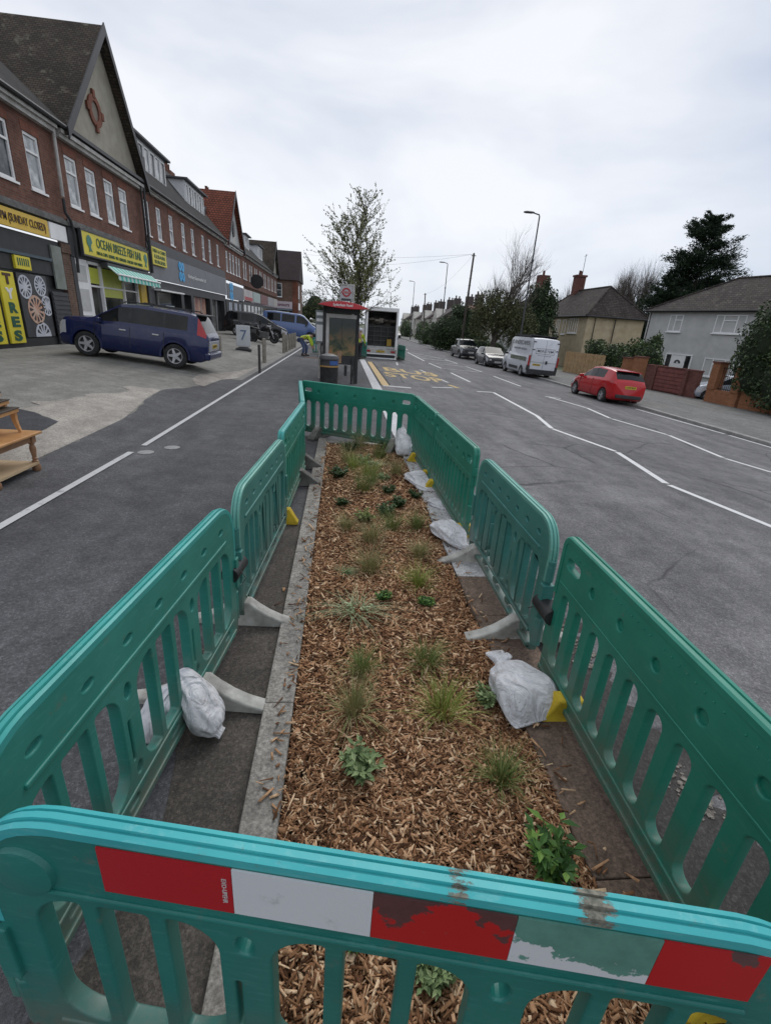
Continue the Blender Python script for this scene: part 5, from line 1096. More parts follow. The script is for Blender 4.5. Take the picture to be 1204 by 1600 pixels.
# conifer behind the grey house
def conifer(loc, h, w, seed, label, n=120):
    g = np.random.default_rng(seed); root = empty('cypress_tree', loc, 0, label, 'tree', 'dark conifers behind the houses'); segs = []; P = []; A = []
    st = [np.array([.15 * math.sin(i), 0, h * i / 10]) for i in range(11)]; V, F = tubes([(st, [.35 * (1 - i / 10.5) for i in range(11)], 5)], 8); fast_mesh('trunk', V, F, M_bark, root, True)
    for i in range(n):
        t = g.uniform(.10, .99); z = h * t; L = w * (1 - t) ** .72 * g.uniform(.55, 1.15) + .35; a = g.uniform(0, 2 * PI); el = g.uniform(.05, .45) + .5 * t
        pts = [np.array([L * s * math.cos(a), L * s * math.sin(a), z + L * (s * math.tan(el) - .35 * s * s)]) for s in np.linspace(0, 1, 5)]; segs.append((pts, [.05, .04, .03, .02, .01], 2))
        k = int(78 * L + 60); s = g.uniform(.12, 1, k) ** .75; pp = np.array([pts[min(int(q * 4), 3)] + (pts[min(int(q * 4) + 1, 4)] - pts[min(int(q * 4), 3)]) * (q * 4 - min(int(q * 4), 3)) for q in s])
        pp += g.normal(0, 1, (k, 3)) * (np.array([.12, .12, .10]) * (L * .55 + .3)) ; P.append(pp); A.append(np.tile([math.cos(a), math.sin(a), .35], (k, 1)))
    V, F = tubes(segs, 4); fast_mesh('branches', V, F, M_bark, root); V, F = quads(np.concatenate(P), .38, .095, g, axis=np.concatenate(A)); fast_mesh('crown', V, F, M_conif, root)
p = at(1078, 470, 62); conifer((p.x, p.y, -1.), 18.2, 8.2, 2, 'tall dark cypress rising behind the grey house', 210)
p = at(1040, 470, 60); conifer((p.x, p.y, -1.), 11.0, 4.6, 3, 'smaller dark conifer left of the tall cypress', 130)
for k, (u, dep, sd, L, lb) in enumerate(((985, 85, 31, 6.6, 'bare winter tree behind the buff house, left of the conifers'), (1035, 88, 32, 6.9, 'bare winter tree just behind the small conifer'), (952, 90, 33, 5.6, 'bare winter tree above the ridge of the buff house'), (872, 88, 34, 4.6, 'small bare tree above the far end of the buff house roof'))):
    p = at(u, 520, dep); tree('bare_tree', (p.x, p.y, -1.), sd, 0, L, .46, 4, [8, 8, 8, 7], .15, .5, .70, lb, 'bare trees behind the houses', jit=.1)
# ---------------------------------------------------------------- far houses and gardens on the right
M_fcream = mat('far_cream', (.40, .38, .34), .9, (.48, .46, .42), 1.); M_froof = mat('far_roof', (.06, .05, .05), .9, (.10, .08, .075), 2.); M_fred = mat('far_red_roof', (.16, .08, .06), .9, (.2, .1, .08), 2.)
for k, (x, y, w, rm, lb) in enumerate(((24, 104, 12, M_fred, 'far cream house with a reddish roof, nearest of the distant terrace'), (23.5, 122, 12, M_froof, 'far white gabled house in the middle of the distant terrace'), (23.5, 141, 12, M_froof, 'far house with broad chimneys beyond the white gabled one'), (23.5, 162, 12, M_froof, 'distant cream gable second from the end of the terrace'), (23.0, 186, 14, M_froof, 'most distant house seen beside the open truck'))):
    r = empty('far_house', (x, y, -1.), 0, lb, 'house', 'distant terrace houses'); MB().bb(0, 8, 0, w, 0, 5.4).build('wall', M_fcream, r)
    m = MB(); m.rings([[(-.4, yy, 5.3), (4, yy, 8.2), (8.4, yy, 5.3)] for yy in (-.3, w + .3)]); m.build('roof', rm, r); 
    for yc in (1.0, w - 3):
        m = MB(); m.bb(3.2, 4.8, yc, yc + 1.4, 7.4, 10.0); m.bb(3.4, 3.7, yc + .2, yc + .5, 9.95, 10.6); m.bb(4.2, 4.5, yc + .2, yc + .5, 9.95, 10.5); m.build('chimney', M_froof, r)
    m = MB(); m.rings([[(-.35, yy, z) for yy, z in ((w * .25, 5.2), (w * .75, 5.2), (w * .5, 7.6))], [(2., yy, z) for yy, z in ((w * .25, 5.2), (w * .75, 5.2), (w * .5, 7.6))]]); m.bb(-.36, 0, w * .27, w * .73, .2, 5.2); m.build('gable_bay', M_fcream, r)
    for yy in (w * .12, w * .5, w * .86):
        for z in (1., 3.4): o = MB().bb(-.45 if yy == w * .5 else -.06, -.01, yy - .6, yy + .6, z, z + 1.2).build('window', M_glass, r)
for k, (x, y, s, lb) in enumerate(((17.5, 88, 1.0, 'hedge behind the second telephone pole'), (18, 112, 1.2, 'far garden hedge in front of the cream terrace'), (17.5, 140, 1.3, 'farthest green hedge beside the truck'), (17.8, 68, .8, 'low garden hedge behind the second street lamp'))):
    bush('far_hedge', (x, y, -.75), [(0, -4, 1.1 * s, 1.3, 3.4, 1.9 * s), (0, 1, 1.3 * s, 1.3, 3.2, 2.3 * s), (.3, 5.5, 1.1 * s, 1.4, 3.0, 2.0 * s)], 3600, .3, M_hedge, lb, 'hedge', 40 + k, 'far garden hedges', stem=False)
for y0, y1, lb in ((54, 66, 'low pale garden wall behind the parked pickup'), (70, 96, 'long low garden wall along the far pavement')): garden_wall('low_garden_wall', (16.9, y1), (16.7, y0), .9, .2, mat('pale_wall', (.3, .28, .25), .9, (.38, .36, .33), 2.), lb)
p = at(492, 520, 130); bush('far_tree', (p.x, p.y, 0), [(0, 0, 5, 4, 3, 5), (5, 0, 4, 4, 3, 4), (-3, 0, 3, 3, 3, 3.5)], 5000, .4, M_olive, 'dull green trees closing the street beyond the corner shop', 'trees', 51, hull=.6); 
p = at(520, 515, 150); bush('far_tree', (p.x, p.y, 0), [(0, 0, 4, 4, 3, 4.5), (5, 0, 3, 5, 3, 3.5)], 4000, .4, M_ivy, 'dark far trees showing behind the bus shelter', 'trees', 52, hull=.6)
# ---------------------------------------------------------------- lamps, poles, wires
M_col = mat('lamp_column', (.035, .037, .04), .6, (.05, .052, .055), 3.); M_pole = mat('creosoted_pole', (.045, .035, .028), .9, (.085, .068, .055), 5., .3)
def lamp(x, y, h, label, s=1.):
    r = empty('street_lamp', (x, y, zp(x)), 0, label, 'street lamp', 'street lamps along the right pavement'); m = MB(); m.tube([(0, 0, 0), (0, 0, 1.6)], .10 * s, 10); m.tube([(0, 0, 1.6), (0, 0, 1.7), (0, 0, h - .15), (-.04, 0, h - .04), (-.5, 0, h + .05)], [.1 * s, .07 * s, .05 * s, .045 * s, .04 * s], 8); m.box((0, 0, h * .72), (.14, .14, .2)); m.build('column', M_col, r, True)
    m = MB(); m.rings([[(x_, b * w_, h + .05 + c * t_) for b, c in ((-1, -.6), (1, -.6), (1, .3), (.6, 1), (-.6, 1), (-1, .3))] for x_, w_, t_ in ((-.42, .07, .05), (-.6, .14, .07), (-1.0, .16, .07), (-1.18, .10, .04))]); m.build('lantern', M_col, r, True); return r
lamp(13.75, 38.2, 10.6, 'nearest and tallest street lamp rising above the white van'); lamp(14.0, 71.5, 10.9, 'second street lamp in front of the dark evergreen shrub'); lamp(14.2, 105, 11., 'third street lamp left of the far telephone pole'); lamp(13.2, 145, 11., 'fourth far pale street lamp over the open truck'); lamp(12.8, 190, 11, 'farthest tiny street lamp over the open truck')
def pole(u0, v0, dep, x1, y1, label, r=.14):
    t = at(u0, v0, dep); b = Vector((x1, y1, zp(x1))); root = empty('telephone_pole', b, 0, label, 'telephone pole', 'wooden telephone poles'); d = t - b; m = MB(); m.tube([(0, 0, -.2), tuple(d * .5), tuple(d)], [r, r * .85, r * .7], 10); m.build('pole', M_pole, root, True)
    m = MB(); q = d * .985; m.tube([(q.x - .25, q.y, q.z), (q.x + .25, q.y, q.z)], .04, 6); m.tube([tuple(d), tuple(d + Vector((0, 0, .12)))], [.13, .03], 8)
    for k in range(8): z = .35 + k * .07; q = d * z; m.tube([(q.x - .2, q.y, q.z), (q.x + .2, q.y, q.z)], .012, 4)
    m.build('fittings', M_black, root, True); return t
t1 = pole(740, 397, 50.5, 13.4, 56, 'leaning wooden telephone pole in front of the ivy tree', .135); t2 = pole(664, 459, 80, 13.6, 84, 'far wooden telephone pole beside the third street lamp', .12)
far = at(470, 428, 62); far2 = at(470, 420, 62)
for a, b, sag, lb in ((t1, at(430, 405, 70), 1.0, 'lower telephone wire running left across the sky from the near pole'), (t1, at(430, 392, 70), .6, 'upper telephone wire running left across the sky from the near pole'), (t1, t2, .8, 'wire strung between the two telephone poles')):
    m = MB(); m.tube([tuple(a.lerp(b, s) - Vector((0, 0, sag * 4 * s * (1 - s)))) for s in np.linspace(0, 1, 13)], .008, 4); o = m.build('telephone_wire', M_black); tag(o, lb, 'wire', 'telephone wires')
# ================================================================== VEHICLES
def paint(name, col, rough=.25, dirt=.25):
    t = NT(name); t.set(Roughness=rough, Base_Color=t.mix(t.ramp(t.noise(2.5, 6., .7), [(.5, 0.), (.75, dirt)]), col, (.16, .15, .14))); t.b.inputs['Coat Weight'].default_value = .5; t.b.inputs['Coat Roughness'].default_value = .03; t.b.inputs['Specular IOR Level'].default_value = .3; return t.m
M_tyre = mat('tyre', (.012, .012, .012), .85, (.03, .03, .03), 12.); M_alloy = mat('alloy', (.38, .38, .40), .35, (.5, .5, .52), 5., metal=.5); M_trim = mat('black_trim', (.015, .015, .016), .55, (.03, .03, .032), 4.)
M_redl = mat('red_lamp', (.35, .012, .015), .2, spec=.6); M_clear = mat('clear_lamp', (.45, .46, .48), .15, spec=.7); M_chrome = mat('chrome', (.55, .55, .56), .2, metal=.9)
M_platey = mat('yellow_plate', (.62, .44, .03), .5); M_platew = mat('white_plate', (.62, .62, .6), .5); M_platet = mat('plate_text', (.01, .01, .01), .5)
_wheels = {}
def wheel(R_, w, parent, loc, out, spokes=5):
    key = (round(R_, 3), w, spokes)
    if key not in _wheels:
        t = MB(); t.lathe([(R_ * .64, -w / 2), (R_ * .9, -w / 2), (R_ * .985, -w * .38), (R_, -w * .2), (R_, w * .2), (R_ * .985, w * .38), (R_ * .9, w / 2), (R_ * .64, w / 2)], 28, cap=False)
        a = t.build('wheel', M_tyre, parent, True); r = MB(); r.lathe([(R_ * .66, .0), (R_ * .66, w * .46), (R_ * .59, w * .46), (R_ * .57, w * .20)], 26, cap=False); r.cm = 1; r.lathe([(R_ * .57, w * .06), (R_ * .02, w * .07)], 20); r.cm = 0
        for k in range(spokes):
            M = Matrix.Rotation(2 * PI * k / spokes, 4, 'Z'); r.add([(.03, -R_ * .13, w * .40), (R_ * .6, -R_ * .075, w * .40), (R_ * .6, R_ * .075, w * .40), (.03, R_ * .13, w * .40), (.03, -R_ * .13, w * .14), (R_ * .6, -R_ * .075, w * .14), (R_ * .6, R_ * .075, w * .14), (.03, R_ * .13, w * .14)], [(0, 1, 2, 3), (0, 4, 5, 1), (1, 5, 6, 2), (2, 6, 7, 3), (3, 7, 4, 0)], M)
        r.lathe([(R_ * .16, w * .12), (R_ * .16, w * .44), (.01, w * .45)], 14); b = r.build('rim', [M_alloy, M_trim], a, True); _wheels[key] = (a, b)
        o = a
    else:
        a0, b0 = _wheels[key]; o = a0.copy(); link(o, parent); b = b0.copy(); link(b, o)
    o.matrix_basis = Matrix.Translation(loc) @ Matrix.Rotation(-PI / 2 * out, 4, 'X'); return o
def plate(parent, M, text, m):
    o = MB().box((0, 0, 0), (.52, .115, .012)).build('number_plate', m, parent); o.matrix_basis = M; me_obj('lettering', fit_text(text, .44, .075, .002, .02), M_platet, o, Matrix.Translation((0, 0, .008)), False)
def car(name, loc, rz, label, cat, L, W, Ht, top, belt, wh, R_, m, win, ws, rw, lamps=(), roofr=.78, black=(), bumper=None, zfl=.2, spokes=5, k=.15, group=None, pitch=0., plates=('', ''), mirror_x=None, roll=0., xmax=None):
    root = empty(name, loc, rz, label, cat, group); root.rotation_euler = (roll, pitch, rz)
    fx = lambda pts: (lambda x: float(np.interp(x, [p[0] for p in pts], [p[1] for p in pts])))
    sm = lambda f, d=.05: (lambda x: (f(x - d) + f(x - d * .5) + 2 * f(x) + f(x + d * .5) + f(x + d)) / 6)
    T = sm(fx(top)); B = sm(fx(belt)); Ra = R_ * 1.13
    xs = set(np.round(np.linspace(-L / 2, L / 2, 64), 3))
    for xc in wh:
        for t in np.linspace(0, PI, 13): xs.add(round(xc + Ra * math.cos(t), 3))
        xs.add(round(xc + Ra * 1.001, 3)); xs.add(round(xc - Ra * 1.001, 3))
    for a in win: xs.add(a[0]); xs.add(a[1])
    for a in lamps: xs.add(a[1]); xs.add(a[2])
    xs = sorted(x for x in xs if -L / 2 <= x <= (xmax or L / 2)); rs = []
    for x in xs:
        u = 2 * abs(x) / L; w = W / 2 * (1 - k * u ** 6 - .03 * u ** 2); zb = zfl + .10 * max(0, u - .9) / .1
        zs = zb
        for xc in wh:
            d = abs(x - xc)
            if d < Ra: zs = max(zs, R_ + math.sqrt(max(Ra * Ra - d * d, 0)) * .98)
        zt, zbe = T(x), min(B(x), T(x) - .02); g_ = zt - zbe; wr = w * (.93 - (.93 - roofr) * min(1, g_ / .42)); wg = lambda t: .955 * w + (wr - .955 * w) * t
        zm = max(.52 * zbe + .1, zs + .03); z2 = max(zb + .09, zs + .01)
        h = [(0, zb), (.90 * w, zs), (.982 * w, z2), (w, max(zm, z2 + .01)), (.992 * w, max(zbe - .06, zm + .02)), (.965 * w, zbe), (wg(.14), zbe + .14 * g_), (wg(.86), zbe + .86 * g_), (wg(.97) - .01, zbe + .97 * g_), (wr * .82, zt + .004), (0, zt + .02 + .015 * min(1, g_ / .4))]
        ring = [(x, y, z) for y, z in h] + [(x, -y, z) for y, z in h[1:-1]][::-1]; rs.append(ring)
    parts = {}
    def part(n): return parts.setdefault(n, ([], {}))
    n = 20
    for i in range(len(xs) - 1):
        xm = (xs[i] + xs[i + 1]) / 2
        for j in range(n):
            c = j if j < 10 else 19 - j; p = ('body', None)
            if c == 6:
                for q, a in enumerate(win):
                    if a[0] <= xm <= a[1]: p = ('side_window', (q, j < 10))
                for a in black:
                    if a[0] <= xm <= a[1]: p = ('pillar', j < 10)
            if ws and ws[0] <= xm <= ws[1] and c in (8, 9): p = ('windscreen', None)
            if rw and rw[0] <= xm <= rw[1] and c in (8, 9): p = ('rear_window', None)
            if bumper and c in (1, 2) and bumper[0](xm): p = ('bumper', None)
            for a in lamps:
                if a[1] <= xm <= a[2] and a[3] <= c <= a[4]: p = (a[0], j < 10)
            F_, _ = part(p); i2 = i + 1; j2 = (j + 1) % n; F_.append(((i, j), (i, j2), (i2, j2), (i2, j)))
    F_, _ = part(('body', None)); F_.append(tuple((0, j) for j in range(n))[::-1]); F_.append(tuple((len(xs) - 1, j) for j in range(n)))
    MM = dict(body=m, side_window=M_carg, pillar=M_trim, windscreen=M_carg, rear_window=M_carg, bumper=M_trim, tail_light=M_redl, headlight=M_clear, indicator=mat('amber_lamp', (.4, .14, .02), .2) if any(a[0] == 'indicator' for a in lamps) else None)
    for (pn, key), (fs, _) in parts.items():
        ids = {}; v = []; f = []
        for q in fs:
            g2 = []
            for ij in q:
                if ij not in ids: ids[ij] = len(v); v.append(rs[ij[0]][ij[1]])
                g2.append(ids[ij])
            f.append(g2[::-1])
        o = mesh_obj(pn, v, f, MM[pn], root, True); o.data.set_sharp_from_angle(angle=R(62))
    MB().bb(-L / 2 * .86, (xmax or L / 2) * .86, -W / 2 * .74, W / 2 * .74, zfl + .02, R_ * 2 + .02).build('underbody', M_trim, root)
    for xc in wh:
        for s in (1, -1): wheel(R_, .20, root, (xc, s * (W / 2 - .115), R_), s, spokes)
    if mirror_x is not None:
        for s in (1, -1): q = MB(); q.box((mirror_x, s * (W / 2 + .06), B(mirror_x) + .06), (.12, .2, .14)); q.build('wing_mirror', m if cat != 'van' else M_trim, root, bevel=.03)
    return root, B, T
def door_lines(root, W, xs_, z0, z1, hz=None, hm=None):
    q = MB()
    for x in xs_:
        for s in (1, -1): q.bb(x - .006, x + .006, s * (W / 2 - .03), s * (W / 2 + .001), z0, z1)
    q.build('door_gap', M_trim, root)
# blue estate SUV on the forecourt
P_navy = paint('navy_paint', (.010, .016, .068), .22, .12)
suv, B_, T_ = car('parked_car', (-6.08, 15.86, .505), PI, 'dark blue four wheel drive estate parked across the forecourt by the fish bar', 'car', 4.45, 1.76, 1.62,
    [(-2.22, .98), (-2.16, 1.10), (-1.90, 1.585), (-1.70, 1.625), (-.2, 1.655), (.35, 1.60), (1.08, 1.14), (1.25, 1.11), (1.80, 1.06), (1.97, 1.01), (2.04, .86), (2.06, .60), (2.22, .58)], [(-2.22, .97), (-1.9, 1.06), (1.0, 1.03), (1.25, 1.04), (2.0, .93), (2.2, .74)], (-1.27, 1.28), .355, P_navy,
    [(-1.62, -.98), (-.92, -.02), (.06, .92)], (.38, 1.10), (-2.15, -1.88), [('tail_light', -2.16, -1.90, 5, 7), ('headlight', 1.84, 2.03, 3, 4)], .80, [(-.98, -.92), (-.02, .06)], None, .25, 5, .13, None, R(-4.7), mirror_x=.86, xmax=2.055)
q = MB(); q.bb(-2.245, -2.21, -.62, .62, .60, .90); q.build('tailgate_panel', mat('silver_panel', (.36, .37, .40), .35), suv, bevel=.01); q = MB(); q.bb(-2.30, -2.1, -.78, .78, .34, .56); q.build('rear_bumper', P_navy, suv, bevel=.05)
suv.scale = (.95, .95, .95)
plate(suv, Mx((-2.252, 0, .74), (0, -1, 0), (0, 0, 1)), 'LK04 XTR', M_platey)
q = MB(); q.box((-1.97, 0, 1.63), (.3, 1.2, .045)); q.build('roof_spoiler', M_trim, suv, bevel=.015); q = MB()
for s in (1, -1): q.tube([(-1.7, s * .62, 1.66), (-1.6, s * .62, 1.70), (.1, s * .62, 1.715), (.25, s * .62, 1.67)], .02, 6)
q.each('roof_rail', M_trim, suv, smooth=True); door_lines(suv, 1.76, (-.95, .02, 1.02), .42, 1.0); q = MB()
for x in (-.72, .22):
    for s in (1, -1): q.box((x, s * .885, .90), (.2, .03, .045))
q.build('door_handle', M_chrome, suv, bevel=.01)
for s in (1, -1):
    for xc in (-1.27, 1.28):
        q = MB(); q.rings([[(xc + rr * math.cos(t), s * yy, .355 + rr * math.sin(t)) for rr, yy in ((.40, .872), (.46, .872), (.46, .85), (.40, .85))] for t in np.linspace(-.15, PI + .15, 16)]); q.build('wheel_arch', P_navy, suv, True)
# red hatchback
P_red = paint('red_paint', (.42, .012, .016), .2, .08)
red, B_, T_ = car('parked_car', (12.42, 22.1, -.65), R(91.5), 'bright red hatchback parked at the right kerb', 'car', 3.95, 1.72, 1.48,
    [(-1.97, .92), (-1.90, 1.02), (-1.55, 1.38), (-1.25, 1.44), (-.3, 1.49), (.2, 1.44), (.98, .98), (1.5, .86), (1.85, .74), (1.96, .58)], [(-1.97, .90), (-1.5, 1.0), (-.9, .98), (.9, .90), (1.2, .9), (1.95, .62)], (-1.22, 1.27), .305, P_red,
    [(-1.02, -.30), (-.20, .74)], (.26, .96), (-1.86, -1.53), [('tail_light', -1.82, -1.56, 4, 5), ('headlight', 1.45, 1.9, 3, 4)], .76, [(-.30, -.20)], None, .2, 5, .15, None, 0, mirror_x=.72, roll=R(3))
q = MB(); q.box((-1.56, 0, 1.42), (.22, 1.1, .035)); q.build('roof_spoiler', P_red, red, bevel=.012); q = MB(); q.bb(-2.0, -1.86, -.62, .62, .30, .46); q.build('bumper_insert', M_trim, red, bevel=.03); plate(red, Mx((-1.985, 0, .78), (0, -1, 0), (0, 0, 1)), 'GY59 BUE', M_platey); door_lines(red, 1.72, (-.28, .86), .36, .95)
# white panel van
P_van = paint('van_white', (.58, .60, .64), .35, .3)
van, B_, T_ = car('parked_van', (12.92, 33.75, -.66), R(90), 'white high roof panel van with black lettering parked at the right kerb', 'van', 5.4, 2.05, 2.5,
    [(-2.70, 2.38), (-2.60, 2.46), (-1.5, 2.5), (1.0, 2.48), (1.35, 2.36), (2.02, 1.38), (2.45, 1.12), (2.66, .9), (2.70, .6)], [(-2.7, 1.32), (1.0, 1.32), (1.9, 1.2), (2.2, 1.15), (2.7, .8)], (-1.55, 1.75), .34, P_van,
    [(.95, 1.55)], (1.36, 2.0), None, [('headlight', 2.2, 2.6, 3, 4)], .88, [], (lambda x: x > 2.4,), .24, 5, .05, None, 0, mirror_x=1.5, roll=R(2))
BK = lambda y, z: Mx((-2.702, y, z), (0, -1, 0), (0, 0, 1))
for s in (1, -1): q = MB(); q.bb(-2.74, -2.6, s * .90, s * 1.0, .78, 1.42); o = q.build('tail_light', M_redl, van, bevel=.02)
q = MB(); q.bb(-2.78, -2.55, -.98, .98, .30, .56); q.bb(-2.72, -2.5, .84, 1.02, .50, .80); q.bb(-2.72, -2.5, -1.02, -.84, .50, .80); q.build('rear_bumper', M_trim, van, bevel=.02)
q = MB(); q.bb(-2.707, -2.70, -.006, .006, .6, 2.35); q.bb(-2.71, -2.70, -.88, -.86, .6, 2.3); q.bb(-2.71, -2.70, .86, .88, .6, 2.3); q.bb(-2.71, -2.70, -.86, .86, .56, .58); q.bb(-2.712, -2.70, -.86, .86, 1.02, 1.032); q.build('door_gap', M_trim, van); q = MB(); q.box((-2.72, -.2, 1.04), (.05, .12, .2)); q.build('door_handle', M_trim, van, bevel=.01)
for z, hh in ((2.25, .1), (1.78, .06)):
    for s in (.78, -.78): MB().box((-2.71, s, z), (.03, .16, .05)).build('hinge', M_trim, van)
plate(van, BK(.42, .86), 'RV68 HMX', M_platey)
f = MB(); f.bb(-2.711, -2.704, -.62, .62, 1.86, 1.875); f.bb(-2.711, -2.704, -.62, .62, 1.545, 1.56); f.bb(-2.711, -2.704, -.62, -.605, 1.56, 1.86); f.bb(-2.711, -2.704, .605, .62, 1.56, 1.86); f.build('name_frame', M_dkgrey, van)
me_obj('lettering', fit_text('MERISTEM', 1.05, .16, .004, .004), M_dkgrey, van, BK(0, 1.71), False); me_obj('lettering', fit_text('landscape & garden design', .9, .045, .004, .0), M_dkgrey, van, BK(0, 1.44), False)
SDE = lambda x, z: Mx((x, 1.028, z), (-1, 0, 0), (0, 0, 1))
me_obj('lettering', fit_text('LANDSCAPES', 3.1, .26, .004, .0), M_dkgrey, van, Mx((-.75, .985, 2.12), (-1, 0, 0), (0, -.12, 1)), False)
me_obj('lettering', fit_text('MERISTEM  DESIGN', 2.4, .12, .004, .0), M_dkgrey, van, Mx((-.8, 1.01, 1.74), (-1, 0, 0), (0, -.1, 1)), False)
q = MB(); q.bb(-2.2, .75, 1.018, 1.032, 1.02, 1.27); q.build('picture_band', mat('printed_hedge', (.06, .075, .05), .5, (.2, .22, .17), 5.), van)
q = MB(); q.bb(-.95, .8, 1.016, 1.030, .42, .60); q.build('side_moulding', M_trim, van); q = MB(); q.bb(-2.0, .8, -.85, .85, 2.53, 2.60); q.bb(-2.0, -1.9, -.9, .9, 2.5, 2.66); q.bb(.7, .8, -.9, .9, 2.5, 2.66); q.build('roof_rack', M_trim, van)
# parked cars facing the viewer
P_silver = paint('grey_silver_paint', (.035, .037, .041), .25, .2); P_dark = paint('graphite_paint', (.014, .016, .02), .22, .15); P_blk = paint('black_paint', (.012, .012, .014), .22, .1); P_vblue = paint('steel_blue_paint', (.10, .16, .34), .3, .15); P_sil2 = paint('pale_silver_paint', (.34, .38, .44), .3, .1)
HATCH = dict(top=[(-1.97, .92), (-1.90, 1.02), (-1.5, 1.38), (-1.2, 1.45), (-.3, 1.5), (.2, 1.46), (.98, 1.0), (1.5, .88), (1.85, .76), (1.98, .58)], belt=[(-1.97, .90), (-1.5, .98), (.9, .92), (1.2, .9), (1.95, .62)])
def front_face(root, x, m=None, z=.58, w=1.0, txt='LD17 KVE'):
    q = MB(); q.bb(x - .05, x + .012, -w / 2, w / 2, z - .12, z + .1); q.bb(x - .08, x + .02, -w * .62, w * .62, z - .3, z - .18); q.build('grille', M_trim, root, bevel=.01); plate(root, Mx((x + .03, 0, z - .13), (0, 1, 0), (0, 0, 1)), txt, M_platew)
c1, _, _ = car('parked_car', (12.15, 39.9, -.62), R(-90), 'grey hatchback parked nose towards the viewer behind the white van', 'car', 4.1, 1.76, 1.5, HATCH['top'], HATCH['belt'], (-1.25, 1.28), .31, P_silver, [(-1.05, -.30), (-.22, .74)], (.26, .96), (-1.86, -1.5), [('headlight', 1.4, 1.88, 3, 4)], .77, [(-.30, -.22)], None, .2, 5, .15, mirror_x=.72); front_face(c1, 2.02)
c2, _, _ = car('parked_pickup', (12.2, 49.2, -.62), R(-90), 'dark pickup truck parked nose towards the viewer, farthest in the row', 'pickup', 5.2, 1.88, 1.8,
    [(-2.6, 1.08), (-1.0, 1.10), (-.95, 1.70), (-.8, 1.79), (.3, 1.80), (.6, 1.74), (1.25, 1.2), (1.5, 1.14), (2.4, 1.04), (2.58, .8)], [(-2.6, 1.05), (1.2, 1.1), (1.5, 1.08), (2.5, .9), (2.6, .75)], (-1.55, 1.6), .38, P_dark, [(-.85, -.05), (.02, .92)], (.62, 1.24), None, [('headlight', 2.15, 2.54, 3, 4)], .8, [(-.05, .02)], None, .3, 5, .1, mirror_x=.9); front_face(c2, 2.62, None, .8, 1.2, 'WX66 FZL')
c3, _, _ = car('parked_car', (22.3, 26.3, -.9), R(160), 'pale silver car standing in the drive behind the iron grille pier', 'car', 3.9, 1.7, 1.48, HATCH['top'], HATCH['belt'], (-1.22, 1.27), .3, P_sil2, [(-1.05, -.30), (-.22, .74)], (.26, .96), (-1.86, -1.5), [('headlight', 1.4, 1.88, 3, 4)], .77, [], None, .2, 5, .15)
c4, _, _ = car('parked_car', (-6.3, 38.2, .50), R(4), 'black people carrier parked side on beyond the motorcycles', 'car', 4.5, 1.8, 1.62,
    [(-2.24, 1.0), (-2.18, 1.2), (-2.0, 1.55), (-1.6, 1.62), (-.2, 1.66), (.3, 1.58), (1.5, 1.02), (1.9, .9), (2.15, .8), (2.25, .6)], [(-2.24, .98), (1.2, .95), (1.6, .9), (2.25, .65)], (-1.35, 1.4), .32, P_blk, [(-1.9, -1.15), (-1.05, -.15), (-.05, 1.0)], (.34, 1.46), (-2.16, -1.98), [('headlight', 1.8, 2.2, 3, 4)], .78, [], None, .22, 5, .14, None, R(4), mirror_x=.9)
c5, _, _ = car('parked_van', (-4.4, 45.3, .32), R(2), 'steel blue minibus parked side on behind the black car', 'van', 4.9, 1.9, 2.1,
    [(-2.44, 1.9), (-2.35, 2.0), (-1.5, 2.08), (.6, 2.05), (.95, 1.95), (1.75, 1.25), (2.2, 1.05), (2.42, .85), (2.45, .6)], [(-2.44, 1.2), (.8, 1.2), (1.6, 1.15), (2.45, .75)], (-1.5, 1.55), .34, P_vblue, [(-2.1, -1.0), (-.9, .2), (.35, 1.35)], (.98, 1.72), None, [('headlight', 1.95, 2.38, 3, 4)], .84, [], None, .25, 5, .08, None, R(3), mirror_x=1.2)
c6, _, _ = car('parked_car', (-2.9, 52.5, .15), R(-20), 'dark green car parked beyond the steel blue minibus', 'car', 4.2, 1.74, 1.46, HATCH['top'], HATCH['belt'], (-1.25, 1.28), .31, paint('dark_green_paint', (.03, .05, .04), .3), [(-1.05, -.30), (-.22, .74)], (.26, .96), (-1.86, -1.5), [('headlight', 1.4, 1.88, 3, 4)], .77, [], None, .2, 5, .15)
c7, _, _ = car('oncoming_car', (9.9, 98, -.52), R(-92), 'pale silver car driving this way in the distance beside the truck', 'car', 4.3, 1.8, 1.6, HATCH['top'], HATCH['belt'], (-1.25, 1.28), .31, P_sil2, [(-1.05, -.30), (-.22, .74)], (.26, .96), None, [('headlight', 1.4, 1.88, 3, 4)], .8, [], None, .2, 5, .13); front_face(c7, 2.0)
c8, _, _ = car('parked_car', (12.0, 112, -.62), R(-90), 'far dark car parked by the hedge past the oncoming silver car', 'car', 4.2, 1.74, 1.5, HATCH['top'], HATCH['belt'], (-1.25, 1.28), .31, P_blk, [(-1.05, -.30), (-.22, .74)], (.26, .96), None, [], .8, [], None, .2, 5, .13)
